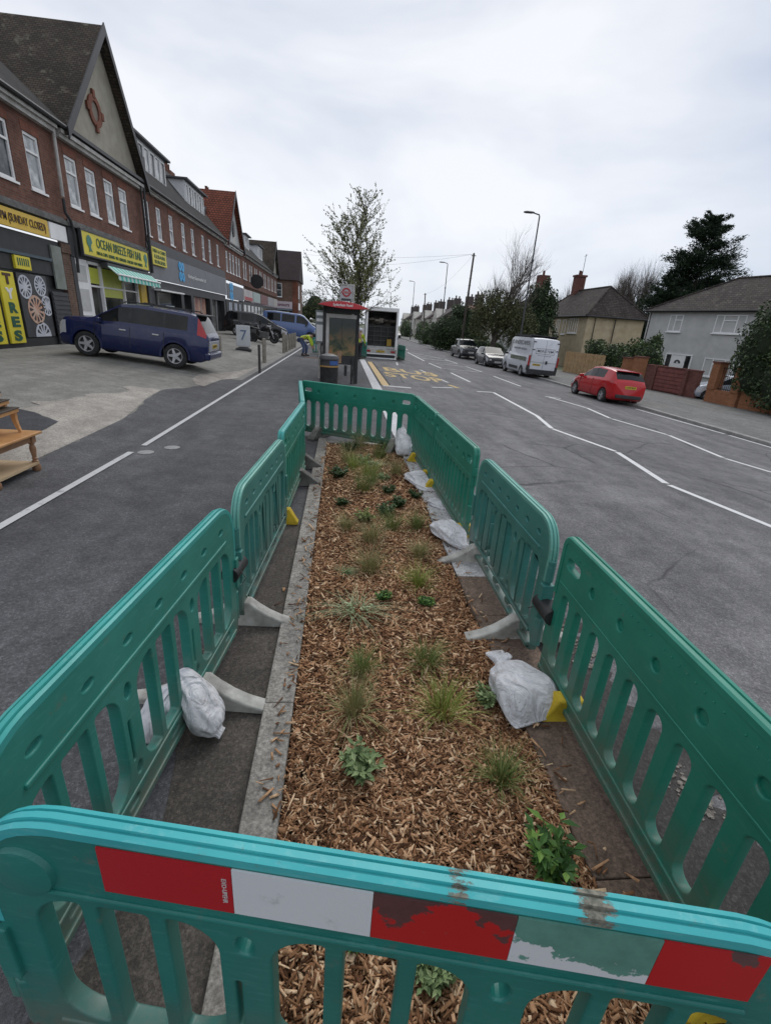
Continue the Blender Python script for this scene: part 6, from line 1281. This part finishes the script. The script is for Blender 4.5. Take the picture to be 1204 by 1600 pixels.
# works truck with its back open
tk = empty('box_truck', (2.52, 32.5, -.10), R(-1.5), 'works truck with its box body open at the back, parked in the bus bay', 'truck'); M_tgrey = mat('truck_alloy', (.34, .34, .33), .5, (.46, .46, .45), 3.); M_tin = mat('truck_inside', (.05, .045, .04), .9, (.12, .11, .1), 2.)
m = MB(); w = 1.02; m.bb(-w, w, 0, 5.0, .62, .76); m.bb(-w, w, 0, 5, 2.86, 3.08); m.bb(-w, -w + .09, 0, 5, .761, 2.859); m.bb(w - .09, w, 0, 5, .761, 2.859); m.bb(-w + .091, w - .091, 4.9, 5, .761, 2.859); m.build('box_body', M_tgrey, tk)
m = MB(); m.bb(-w - .02, -w + .11, -.05, -.002, .6, 2.88); m.bb(w - .11, w + .02, -.05, -.002, .6, 2.88); m.bb(-w - .02, w + .02, -.05, -.002, 2.881, 3.1); m.build('rear_frame', M_wpaint, tk, bevel=.01)
MB().bb(-.92, .92, .8, 4.8, .77, 2.05).build('load_rack', M_trim, tk); m = MB()
for k in range(5): m.bb(-.92, .92, .7, .79, .8 + k * .28, .83 + k * .28)
for k in range(5): m.bb(-.9 + k * .44, -.87 + k * .44, .69, .79, .8, 2.0)
m.build('rack_bar', mat('rack_metal', (.10, .10, .09), .6), tk)
m = MB(); g = np.random.default_rng(3)
for k in range(14): m.box((g.uniform(-.8, .8), g.uniform(.75, 1.6), 2.05 + g.uniform(.05, .4)), (g.uniform(.2, .5), .3, g.uniform(.08, .3)))
m.build('load', mat('packed_load', (.06, .055, .05), .9, (.28, .25, .21), 2.2), tk); MB().box((.55, .6, 1.0), (.3, .3, .42)).build('yellow_drum', mat('drum', (.38, .24, .03), .6), tk)
m = MB(); m.bb(-w, w, -.08, .0, .3, .6); m.build('tail_board', M_cornice, tk, bevel=.02); m = MB(); m.bb(-w, w, -.5, .6, .02, .07); m.bb(-w, w, -.12, -.081, .27, .33); m.build('tail_lift', M_wpaint, tk); MB().bb(-.95, .95, .02, 4.5, .08, .29).build('chassis', M_trim, tk)
plate(tk, Mx((0, -.13, .46), (1, 0, 0), (0, 0, 1)), 'KX19 TRW', M_platey)
for s in (-1, 1): m = MB(); m.box((s * .8, -.10, .46), (.26, .05, .12)); m.build('tail_light', M_redl, tk, bevel=.01)
m = MB(); m.rings([[(-.98, y, .5), (.98, y, .5), (.98, y, z1), (.85, y, z2), (-.85, y, z2), (-.98, y, z1)] for y, z1, z2 in ((5.1, 1.5, 2.3), (6.2, 1.5, 2.3), (6.7, 1.3, 1.5), (7.0, .9, 1.0))]); m.build('cab', P_van, tk, True)
for y in (1.3, 5.9):
    for s in (-1, 1): o = wheel(.36, .22, tk, (s * .86, y, .36), 1); o.matrix_basis = Matrix.Translation((s * .86, y, .36)) @ Matrix.Rotation(PI / 2 * s, 4, 'Y')
# motorcycles
def motorbike(loc, rz, label):
    r = empty('motorcycle', loc, rz, label, 'motorcycle', 'motorcycles on the forecourt')
    for x in (-.68, .68): wheel(.3, .13, r, (x, 0, .3), 1, 9)
    m = MB(); m.rings([[(x, b * w_, z + c * h_) for b, c in ((-1, 0), (-.7, .9), (0, 1), (.7, .9), (1, 0), (.6, -.9), (-.6, -.9))] for x, z, w_, h_ in ((-.2, .82, .1, .06), (0, .88, .16, .12), (.25, .92, .17, .15), (.42, .9, .1, .08))]); m.build('fuel_tank', P_blk, r, True)
    m = MB(); m.rings([[(x, b * w_, z + c * .05) for b, c in ((-1, -1), (-1, .6), (0, 1), (1, .6), (1, -1))] for x, z, w_ in ((-.85, .95, .07), (-.7, .9, .13), (-.3, .82, .14), (-.1, .84, .09))]); m.build('saddle', M_black, r, True)
    m = MB(); m.box((.05, 0, .5), (.5, .3, .36)); m.tube([(.0, .16, .3), (-.5, .2, .35), (-.95, .22, .45)], [.04, .05, .06], 8); m.tube([(-.68, .09, .3), (-.1, .1, .5)], .03, 6); m.build('engine', mat('engine', (.05, .05, .05), .5, (.15, .15, .15), 8.), r, True)
    m = MB()
    for s in (-.09, .09): m.tube([(.68, s, .3), (.42, s, .98)], .028, 6)
    m.tube([(.3, -.36, 1.04), (.4, -.2, 1.06), (.42, 0, 1.0), (.4, .2, 1.06), (.3, .36, 1.04)], .02, 6); m.build('fork_and_handlebar', M_chrome, r, True); m = MB(); m.lathe([(.02, -.05), (.09, -.02), (.1, .04), (.02, .05)], 12, Mx((.55, 0, .86), (0, 1, 0), (0, 0, 1))); m.box((.62, 0, 1.1), (.03, .3, .25)); m.build('headlamp', M_trim, r, True)
    m = MB(); m.box((-.98, 0, 1.0), (.34, .36, .3)); m.build('top_box', M_black, r, bevel=.04); return r
motorbike((-5.0, 33.0, zp(-5.0)), R(-8), 'black motorcycle on the forecourt in front of the black people carrier'); motorbike((-5.9, 33.6, zp(-5.9)), R(25), 'second motorcycle half hidden behind the advertising board')
# ================================================================== STREET FURNITURE
sh = empty('bus_shelter', (0, 17.2, 0), 0, 'black framed bus shelter with red curved roof edge and poster panel', 'bus shelter')
P_rr = paint('roof_red', (.45, .012, .02), .35, .15); m = MB()
tt = np.linspace(0, 1, 15); rf = [(-.80 + 1.66 * t, 2.47 - .05 * t - .055 * math.sin(PI * t)) for t in tt] + [(.86 - 1.66 * t, 2.47 - .05 * (1 - t) + .155 * math.sin(PI * t) ** .8) for t in tt[1:-1]]; me_obj('roof_edge', from_curve([rf], .05, .01), P_rr, sh, Mx((0, -.55, 0), (1, 0, 0), (0, 0, 1)), True)
me_obj('lettering', fit_text('Sydenham Road', .62, .075, .004, .02), M_wtext, sh, Mx((0, -.604, 2.49), (1, 0, 0), (0, -.01, 1)), False)
m = MB(); m.rings([[(-.76, y, 2.47), (.8, y, 2.44), (.45, y, 2.56), (0, y, 2.6), (-.7, y, 2.58)] for y in (-.49, 3.0)]); m.build('roof', mat('shelter_roof', (.2, .2, .2), .5), sh, True)
m = MB()
for x, y in ((-.60, 0), (.52, .06), (-.60, 2.8), (.52, 2.8)): m.bb(x - .05, x + .05, y - .05, y + .05, 0, 2.44)
m.bb(-.6, .52, -.05, .05, 2.25, 2.44); m.bb(.47, .57, .0, 2.8, 2.3, 2.4); m.bb(-.65, -.55, 0.06, 2.74, 2.3, 2.4); m.build('frame', M_black, sh, bevel=.008)
pn = MB(); pn.bb(-.53, .46, -.04, .10, .62, 2.23); pn = pn.build('poster_panel', M_trim, sh, bevel=.01); f = MB(); f.bb(-.54, .47, -.062, -.041, 2.10, 2.22); f.bb(-.54, -.44, -.06, -.041, .9, 2.1); f.build('poster_frame', M_cornice, pn)
t = NT('poster_picture'); n1 = t.noise(2.2, 4., .6, None, .8); c = t.ramp(n1, [(.30, (.03, .045, .04)), (.46, (.09, .10, .06)), (.56, (.27, .19, .10)), (.68, (.42, .17, .08))]); spx = t.n('ShaderNodeSeparateXYZ'); t.l(t.co(), spx.inputs[0])
zg = t.n('ShaderNodeMapRange'); zg.inputs[1].default_value = .95; zg.inputs[2].default_value = 1.9; t.l(spx.outputs[2], zg.inputs[0]); c = t.mix(zg.outputs[0], c, (.022, .03, .026)); t.set(Base_Color=c, Roughness=.12); M_post = t.m
MB().bb(-.43, .45, -.058, -.043, .92, 2.09).build('poster', M_post, pn)
m = MB(); m.bb(-.02, -.005, -.061, -.058, .92, 2.09); m.build('glass_joint', M_black, pn); MB().bb(-.15, .0, -.075, -.061, .66, 1.06).build('timetable', mat('timetable_brown', (.22, .12, .06), .6, (.3, .2, .12), 5.), pn)
m = MB(); m.bb(-.5, -.2, 1.0, 2.7, .44, .5); m.bb(-.40, -.34, 1.2, 1.3, 0, .44); m.bb(-.40, -.34, 2.4, 2.5, 0, .44); m.build('bench', P_rr, sh)
m = MB(); m.bb(-.60, -.59, .06, 2.74, .3, 2.3); gl = mat('shelter_glass', (.3, .34, .34), .05); gt = NT('clear_glass'); gt.set(Base_Color=(.75, .8, .8), Roughness=.05, Alpha=.25); m.build('glass_panel', gt.m, sh)
m = MB(); m.tube([(.36, -.12, 0), (.36, -.12, .85)], .035, 8); m.tube([(.46, -.16, 0), (.40, -.12, .5)], .03, 8); m.bb(.1, .2, -.06, .0, .25, .6); m.build('leaning_post', M_black, sh)
st = empty('bus_stop_flag', (-.8, 18.2, 0), 0, 'grey bus stop post with timetable case left of the shelter', 'bus stop'); MB().tube([(0, 0, 0), (0, 0, 2.3)], .04, 8).build('post', M_cornice, st); m = MB(); m.bb(-.14, .14, -.05, -.041, 1.25, 2.32); m.build('timetable_case', mat('case_grey', (.2, .23, .24), .4), st); m = MB(); m.bb(-.11, .11, -.06, -.051, 1.3, 1.85); m.bb(-.11, .11, -.06, -.051, 2.15, 2.25); m.bb(-.11, .11, -.06, -.051, 1.95, 2.05); m.build('timetable', M_wpaint, st)
fl = empty('bus_stop_flag', (.42, 21.2, 0), 0, 'bus stop flag with red ring and bar rising over the shelter roof', 'bus stop'); m = MB(); m.bb(-.04, .04, -.04, .04, 0, 3.42); m.bb(-.58, -.041, -.03, .03, 3.36, 3.42); m.build('post', M_cornice, fl); MB().bb(-.55, -.05, -.02, .02, 2.78, 3.35).build('flag', mat('flag_grey_white', (.42, .42, .43), .5), fl)
rg = from_curve([ell(0, 0, .17, .17, 28), ell(0, 0, .11, .11, 24)], .004); rg2 = MB(); rg2.mesh(rg); rg2.bb(-.2, .2, -.032, .032, -.004, .008); o = rg2.build('roundel', mat('roundel_red', (.38, .02, .03), .5), fl); o.matrix_basis = Mx((-.3, -.026, 3.11), (1, 0, 0), (0, 0, 1)); me_obj('lettering', fit_text('BUS STOP', .3, .035, .003), M_wtext, fl, Mx((-.3, -.036, 3.11), (1, 0, 0), (0, 0, 1)), False); MB().bb(-.5, -.1, -.026, -.0205, 2.8, 2.88).build('stop_name', M_dkgrey, fl)
bn = empty('litter_bin', (-.34, 14.0, 0), 0, 'round black litter bin with gold band behind the far barrier', 'litter bin'); MB().lathe([(.235, 0), (.25, .02), (.255, .8), (.265, .82), (.265, .845), (.255, .86), (.255, 1.0)], 28).build('body', M_black, bn, True); MB().lathe([(.268, .795), (.27, .80), (.27, .83), (.268, .835)], 28).build('gold_band', mat('gold_band', (.35, .2, .06), .5), bn, True); MB().lathe([(.27, .985), (.28, 1.0), (.28, 1.03), (.24, 1.10), (.12, 1.14), (.01, 1.15)], 28).build('lid', mat('bin_lid', (.06, .062, .066), .5), bn, True)
m = MB(); m.rings([[(.262 * math.sin(a), -.262 * math.cos(a), z) for z in (.86, .97)] + [(.25 * math.sin(a), -.25 * math.cos(a), z) for z in (.97, .86)] for a in np.linspace(.1, 1.3, 8)]); m.build('blue_label', mat('blue_label', (.03, .09, .28), .5), bn)
# bollards, board
M_bol = mat('concrete_bollard', (.20, .18, .15), .9, (.30, .275, .235), 6., .3)
def bollard(x, y, h, m, label, r=.085):
    b = MB(); b.lathe([(r, 0), (r, h - .05), (r * .9, h - .01), (r * .5, h), (.004, h + .002)], 14); o = b.build('bollard', m, loc=(x, y, zp(x)), smooth=True); tag(o, label, 'bollard', 'bollards along the forecourt edge'); return o
for y, lb, x in ((29.2, 'tallest pale bollard, first of the close row by the bending worker', -3.31), (30.4, 'second pale bollard of the close row', -3.29), (32.1, 'third pale bollard of the close row', -3.27), (33.7, 'fourth pale bollard of the close row', -3.26), (35.4, 'last pale bollard of the close row next to the worker', -3.25)): bollard(x, y, 1.12 if y < 30 else .98, M_bol, lb)
bollard(-3.36, 22.2, 1.0, M_bol, 'pale bollard standing just behind the thin dark post'); bollard(-2.92, 18.1, .98, mat('dark_post', (.035, .033, .032), .8, (.07, .065, .06), 8.), 'thin dark metal post on the footway line, nearest of all', .045); bollard(-5.15, 21.8, .72, M_bol, 'lone pale bollard behind the tail of the blue car')
ab = empty('advertising_board', (-4.8, 25.2, zp(-4.8)), R(8), 'white swinging pavement board with a blue figure 7 on a dark base', 'sign board'); m = MB(); m.bb(-.33, .33, -.03, .03, .18, 1.15); m.build('panel', mat('board_white', (.46, .48, .5), .5, (.55, .57, .6), 3.), ab, bevel=.02); m = MB(); m.rings([[(a * s_, b * s_, z) for a, b in ((-.38, -.3), (.38, -.3), (.38, .3), (-.38, .3))] for z, s_ in ((.0, 1), (.07, 1), (.16, .5))]); m.build('base', M_trim, ab)
me_obj('lettering', text_mesh('7', .66, .004, .0), mat('board_blue', (.10, .15, .26), .5), ab, Mx((0, -.034, .68), (1, 0, 0), (0, 0, 1)), False)
for br_ in (barrier('B', (-1.78, 31.2), (-.75, 31.5), P_teal, P_teal, [(.5, *G_)], 'short green barrier beside the bending worker', 6), barrier('B', (.9, 31.2), (1.45, 29.6), P_teal, P_teal, [(.5, *G_)], 'green barrier between the shelter and the truck', 8), barrier('B', (3.75, 33.4), (4.0, 31.6), P_green, P_green, [(.2, *G_)], 'green barrier on the road side of the truck', 9, z0=-.16)): br_[0]['group'] = 'green barriers around the works truck'
# hi-vis figure helper -------------------------------------------------------------------------
def skin(name, J, E_, m, parent, sub=1):          # J: {name: (xyz, radius)}
    names = list(J); me = bpy.data.meshes.new(name); me.from_pydata([J[k][0] for k in names], [(names.index(a), names.index(b)) for a, b in E_], []); o = bpy.data.objects.new(name, me); COL.objects.link(o)
    o.modifiers.new('skin', 'SKIN'); sv = me.skin_vertices[0].data
    for i, k in enumerate(names): sv[i].radius = (J[k][1], J[k][1]) if not isinstance(J[k][1], tuple) else J[k][1]; sv[i].use_root = (i == 0)
    s = o.modifiers.new('sub', 'SUBSURF'); s.levels = s.render_levels = sub
    dg = bpy.context.evaluated_depsgraph_get(); dg.update(); r = bpy.data.meshes.new_from_object(o.evaluated_get(dg)); bpy.data.objects.remove(o)
    r.materials.clear(); r.materials.append(m)
    for p in r.polygons: p.use_smooth = True
    r.name = name; return link(bpy.data.objects.new(name, r), parent)
M_skin = mat('skin', (.38, .22, .15), .6); M_vis = mat('hi_vis_yellow', (.48, .62, .03), .6); M_jean = mat('work_trousers', (.05, .075, .16), .8, (.09, .12, .22), 6.); M_dkcl = mat('dark_clothing', (.02, .021, .026), .8, (.04, .042, .05), 6.); M_hair = mat('dark_hair', (.02, .015, .012), .7)
def figure(loc, rz, label, bend=0., top=M_vis, legs=M_jean, hat=None, reach=.2, sc=1., low=None):
    r = empty('person', loc, rz, label, 'person'); r.scale = (sc,) * 3; c, s = math.sin(bend), math.cos(bend); hp = np.array([-.22 * c, 0, .93 - .06 * c]); up = lambda d, f=0.: tuple(hp + np.array([c * d + s * f, 0, s * d - c * f]))
    sh_ = np.array(up(.47)); nk = up(.56); hd = np.array(up(.68, .03)); J = {'pel': (tuple(hp), (.13, .11)), 'bel': (up(.2), (.13, .11)), 'che': (up(.40), (.155, .115)), 'nk': (nk, .055), 'jaw': (up(.62, .05), .07), 'hd': (tuple(hd), .095), 'crn': (up(.78, .01), .07)}; E_ = [('pel', 'bel'), ('bel', 'che'), ('che', 'nk'), ('nk', 'jaw'), ('jaw', 'hd'), ('hd', 'crn')]
    J['nose'] = (up(.665, .125), .018); E_.append(('hd', 'nose')); A = {}; G2 = {}
    for k, y in (('l', .1), ('r', -.1)):
        fwd = .08 if k == 'l' else -.05
        J['hip' + k] = ((hp[0], y, hp[2] - .06), .095); J['kn' + k] = ((.04 + fwd, y * 1.1, .49), .065); J['an' + k] = ((-.02 + fwd, y * 1.15, .09), .045); J['to' + k] = ((.13 + fwd, y * 1.25, .035), .035); E_ += [('pel', 'hip' + k), ('hip' + k, 'kn' + k), ('kn' + k, 'an' + k), ('an' + k, 'to' + k)]
        y2 = y * 2.0; S_ = np.array([sh_[0], y2, sh_[2]]); el = S_ + np.array([reach * .7 + .1 * c, y * .3, -.27]); wr = el + np.array([reach, -y * .3, -.22]); J['sh' + k] = (tuple(S_), .062); J['el' + k] = (tuple(el), .045); J['wr' + k] = (tuple(wr), .032); J['pa' + k] = (tuple(wr + [.03, 0, -.07]), .036); E_ += [('che', 'sh' + k), ('sh' + k, 'el' + k), ('el' + k, 'wr' + k), ('wr' + k, 'pa' + k)]
        for q in range(4): fn = 'f%d%s' % (q, k); J[fn] = (tuple(wr + [.05 + .01 * q, (q - 1.5) * .02, -.15 + .008 * abs(q - 1)]), .009); E_.append(('pa' + k, fn))
        J['th' + k] = (tuple(wr + [.075, -y * .35, -.09]), .010); E_.append(('pa' + k, 'th' + k))
    skin('body', J, E_, M_skin, r); g3 = lambda ks, e: {k: (J[k][0], tuple(np.array(J[k][1]) + e) if isinstance(J[k][1], tuple) else J[k][1] + e) for k in ks}
    K = ['bel', 'che', 'shl', 'ell', 'shr', 'elr', 'wrl', 'wrr', 'pel']; JJ = g3(K, .022); skin('jacket', JJ, [('bel', 'che'), ('che', 'shl'), ('shl', 'ell'), ('che', 'shr'), ('shr', 'elr'), ('ell', 'wrl'), ('elr', 'wrr'), ('bel', 'pel')], top, r)
    K = ['pel', 'hipl', 'knl', 'anl', 'hipr', 'knr', 'anr']; skin('trousers', g3(K, .022), [('pel', 'hipl'), ('hipl', 'knl'), ('knl', 'anl'), ('pel', 'hipr'), ('hipr', 'knr'), ('knr', 'anr')], legs, r)
    m = MB()
    for k in 'lr': a = np.array(J['an' + k][0]); m.rings([[(a[0] + dx, a[1] + w_ * b, z_ * q) for b, q in ((-1, 0), (-1, .6), (-.5, 1), (.5, 1), (1, .6), (1, 0))] for dx, w_, z_ in ((-.09, .035, .11), (-.03, .05, .15), (.06, .05, .10), (.18, .04, .06))])
    m.build('boots', M_black, r, True); u_ = np.array(up(.77, .0)) ; dz = Vector((c, 0, s)); M = Mx(tuple(u_ - np.array(dz) * .02), (s, 0, -c), (0, 1, 0))
    MB().lathe([(.115, -.05), (.118, 0), (.10, .055), (.06, .085), (.005, .095)], 16, M).build('helmet' if hat else 'hair', hat or M_hair, r, True)
    if hat is None: pass
    return r
figure((-2.1, 28.7, zp(-2.1)), R(-5), 'worker in hi-vis top and blue jeans bending over the footway', R(72), M_vis, M_jean, None, .05, 1.04)
figure((-1.2, 29.2, zp(-1.2)), R(200), 'person in dark clothes and pale cap standing left of the shelter', R(6), M_dkcl, M_dkcl, mat('pale_cap', (.5, .5, .5), .6), .12, .9)
figure((1.02, 29.3, 0), R(60), 'worker in hi-vis jacket standing between the shelter and the truck', R(8), M_vis, M_dkcl, mat('white_helmet', (.6, .62, .66), .4), .16, .98)
o = MB().bb(-.5, .5, -.05, .05, 0, .02).build('timber_plank', mat('plank', (.3, .14, .07), .8, (.38, .2, .1), 5.), loc=(-1.5, 27.6, .03)); tag(o, 'orange brown plank lying on the footway by the bending worker', 'plank')
# second-hand furniture at the left edge
M_pine = mat('varnished_pine', (.42, .205, .075), .4, (.55, .30, .125), 3., .05); M_pine2 = mat('pale_pine', (.40, .28, .16), .6, (.52, .39, .24), 3.); M_wal = mat('turned_leg_wood', (.24, .125, .065), .5, (.33, .18, .10), 6.); M_edge = mat('dark_edge', (.04, .03, .022), .5)
zt = zp(-3.5); ct = empty('coffee_table', (-4.0, 5.35, zt), 0, 'low pine table with turned legs standing at the left edge of the picture', 'table')
MB().bb(-.62, .57, -.44, .42, .43, .46).build('tabletop', M_pine, ct, bevel=.008); m = MB(); m.bb(-.55, .50, -.385, -.36, .35, .429); m.bb(-.55, .50, .335, .36, .35, .429); m.bb(.475, .50, -.359, .334, .35, .429); m.build('apron', M_wal, ct); MB().bb(-.58, .52, -.36, .34, .085, .11).build('shelf', M_pine2, ct)
prof = [(.035, 0), (.045, .02), (.045, .06), (.034, .085), (.036, .12), (.022, .135), (.032, .15), (.022, .165), (.026, .2), (.034, .25), (.034, .28), (.022, .315), (.034, .325), (.03, .335)]
for x in (-.55, .48):
    for y in (-.36, .335): q = MB(); q.lathe(prof, 14, c=(x, y, 0)); q.bb(x - .035, x + .035, y - .035, y + .035, .336, .428); q.build('leg', M_wal, ct, True)
for k, (s, zz, dx, dy, lb) in enumerate(((1., .46, 0, 0, 'largest nesting table, bottom of the stack on the pine table'), (.86, .745, -.02, .03, 'middle nesting table of the stack on the pine table'), (.72, .825, -.03, .06, 'smallest nesting table on top of the stack'))):
    r = empty('nesting_table', (-4.05 + dx, 5.45 + dy, zt + zz), R(6), lb, 'side table', 'nesting tables stacked on the pine table'); hh = .275 if k == 0 else .075; w_, d_ = .5 * s + .06, .42 * s
    MB().bb(-w_, w_ * .88, -d_, d_ * .5, hh - .012, hh).build('tabletop', M_edge, r, bevel=.003); MB().bb(-w_ + .01, w_ * .88 - .01, -d_ + .01, d_ * .5 - .01, hh - .05, hh - .0125).build('apron', M_pine, r)
    for x in (-w_ + .06, w_ * .88 - .05):
        for y in (-d_ + .05, d_ * .5 - .05):
            q = MB(); sx = 1 if x > 0 else -1
            if k == 0: q.rings([[(x + ox + a, y + b, z) for a, b in ((-t_, -t_), (t_, -t_), (t_, t_), (-t_, t_))] for z, ox, t_ in ((0, .035 * sx, .014), (.06, .015 * sx, .018), (.14, 0, .022), (hh - .051, 0, .026))])
            else: q.bb(x - .022, x + .022, y - .022, y + .022, .0, hh - .051)
            q.build('leg', M_pine, r)
# ================================================================== SKY, SUN, CAMERA
w = bpy.data.worlds.new('World'); S.world = w; w.use_nodes = True; nt = w.node_tree; nt.nodes.clear(); N = nt.nodes.new; Lk = nt.links.new
SUN_EL, SUN_ROT = R(48), R(200)
sky = N('ShaderNodeTexSky'); sky.sky_type = 'NISHITA'; sky.sun_disc = False; sky.sun_elevation = SUN_EL; sky.sun_rotation = SUN_ROT
mul = N('ShaderNodeVectorMath'); mul.operation = 'SCALE'; mul.inputs['Scale'].default_value = .10; Lk(sky.outputs[0], mul.inputs[0])
tc = N('ShaderNodeTexCoord'); mp = N('ShaderNodeMapping'); mp.inputs['Scale'].default_value = (1., 1., 2.6); mp.inputs['Rotation'].default_value = (.1, .25, 0); Lk(tc.outputs['Generated'], mp.inputs[0])
n1 = N('ShaderNodeTexNoise'); n1.inputs['Scale'].default_value = 1.7; n1.inputs['Detail'].default_value = 5; n1.inputs['Roughness'].default_value = .5; n1.inputs['Distortion'].default_value = .3; Lk(mp.outputs[0], n1.inputs['Vector'])
cr = N('ShaderNodeValToRGB'); cr.color_ramp.elements[0].position = .34; cr.color_ramp.elements[0].color = (.415, .465, .56, 1); cr.color_ramp.elements[1].position = .64; cr.color_ramp.elements[1].color = (.685, .695, .725, 1); Lk(n1.outputs[0], cr.inputs[0])
mx = N('ShaderNodeMix'); mx.data_type = 'RGBA'; mx.inputs[0].default_value = .93; Lk(mul.outputs[0], mx.inputs[6]); Lk(cr.outputs[0], mx.inputs[7])
bg = N('ShaderNodeBackground'); bg.inputs['Strength'].default_value = 1.06; Lk(mx.outputs[2], bg.inputs[0]); ow = N('ShaderNodeOutputWorld'); Lk(bg.outputs[0], ow.inputs[0])
sl = bpy.data.lights.new('sun', 'SUN'); sl.energy = 1.0; sl.angle = R(35); sl.color = (1., .97, .92); so = bpy.data.objects.new('sun', sl); COL.objects.link(so); so.rotation_euler = (PI / 2 - SUN_EL, 0, PI - SUN_ROT + PI)
cam = bpy.data.cameras.new('camera'); co = bpy.data.objects.new('camera', cam); COL.objects.link(co); cam.sensor_fit = 'VERTICAL'; cam.sensor_height = 24.; cam.lens = 24. * FPX / 1600; cam.clip_start = .05; cam.clip_end = 4000
mw = Matrix((tuple(CM[:, 0]), tuple(-CM[:, 1]), tuple(-CM[:, 2]))).transposed().to_4x4(); mw.translation = (0, 0, H); co.matrix_world = mw; S.camera = co
S.view_settings.view_transform = 'Standard'; S.view_settings.look = 'None'; S.view_settings.exposure = .42; S.view_settings.gamma = 1.
S.cycles.max_bounces = 6; S.cycles.diffuse_bounces = 3; S.cycles.glossy_bounces = 3
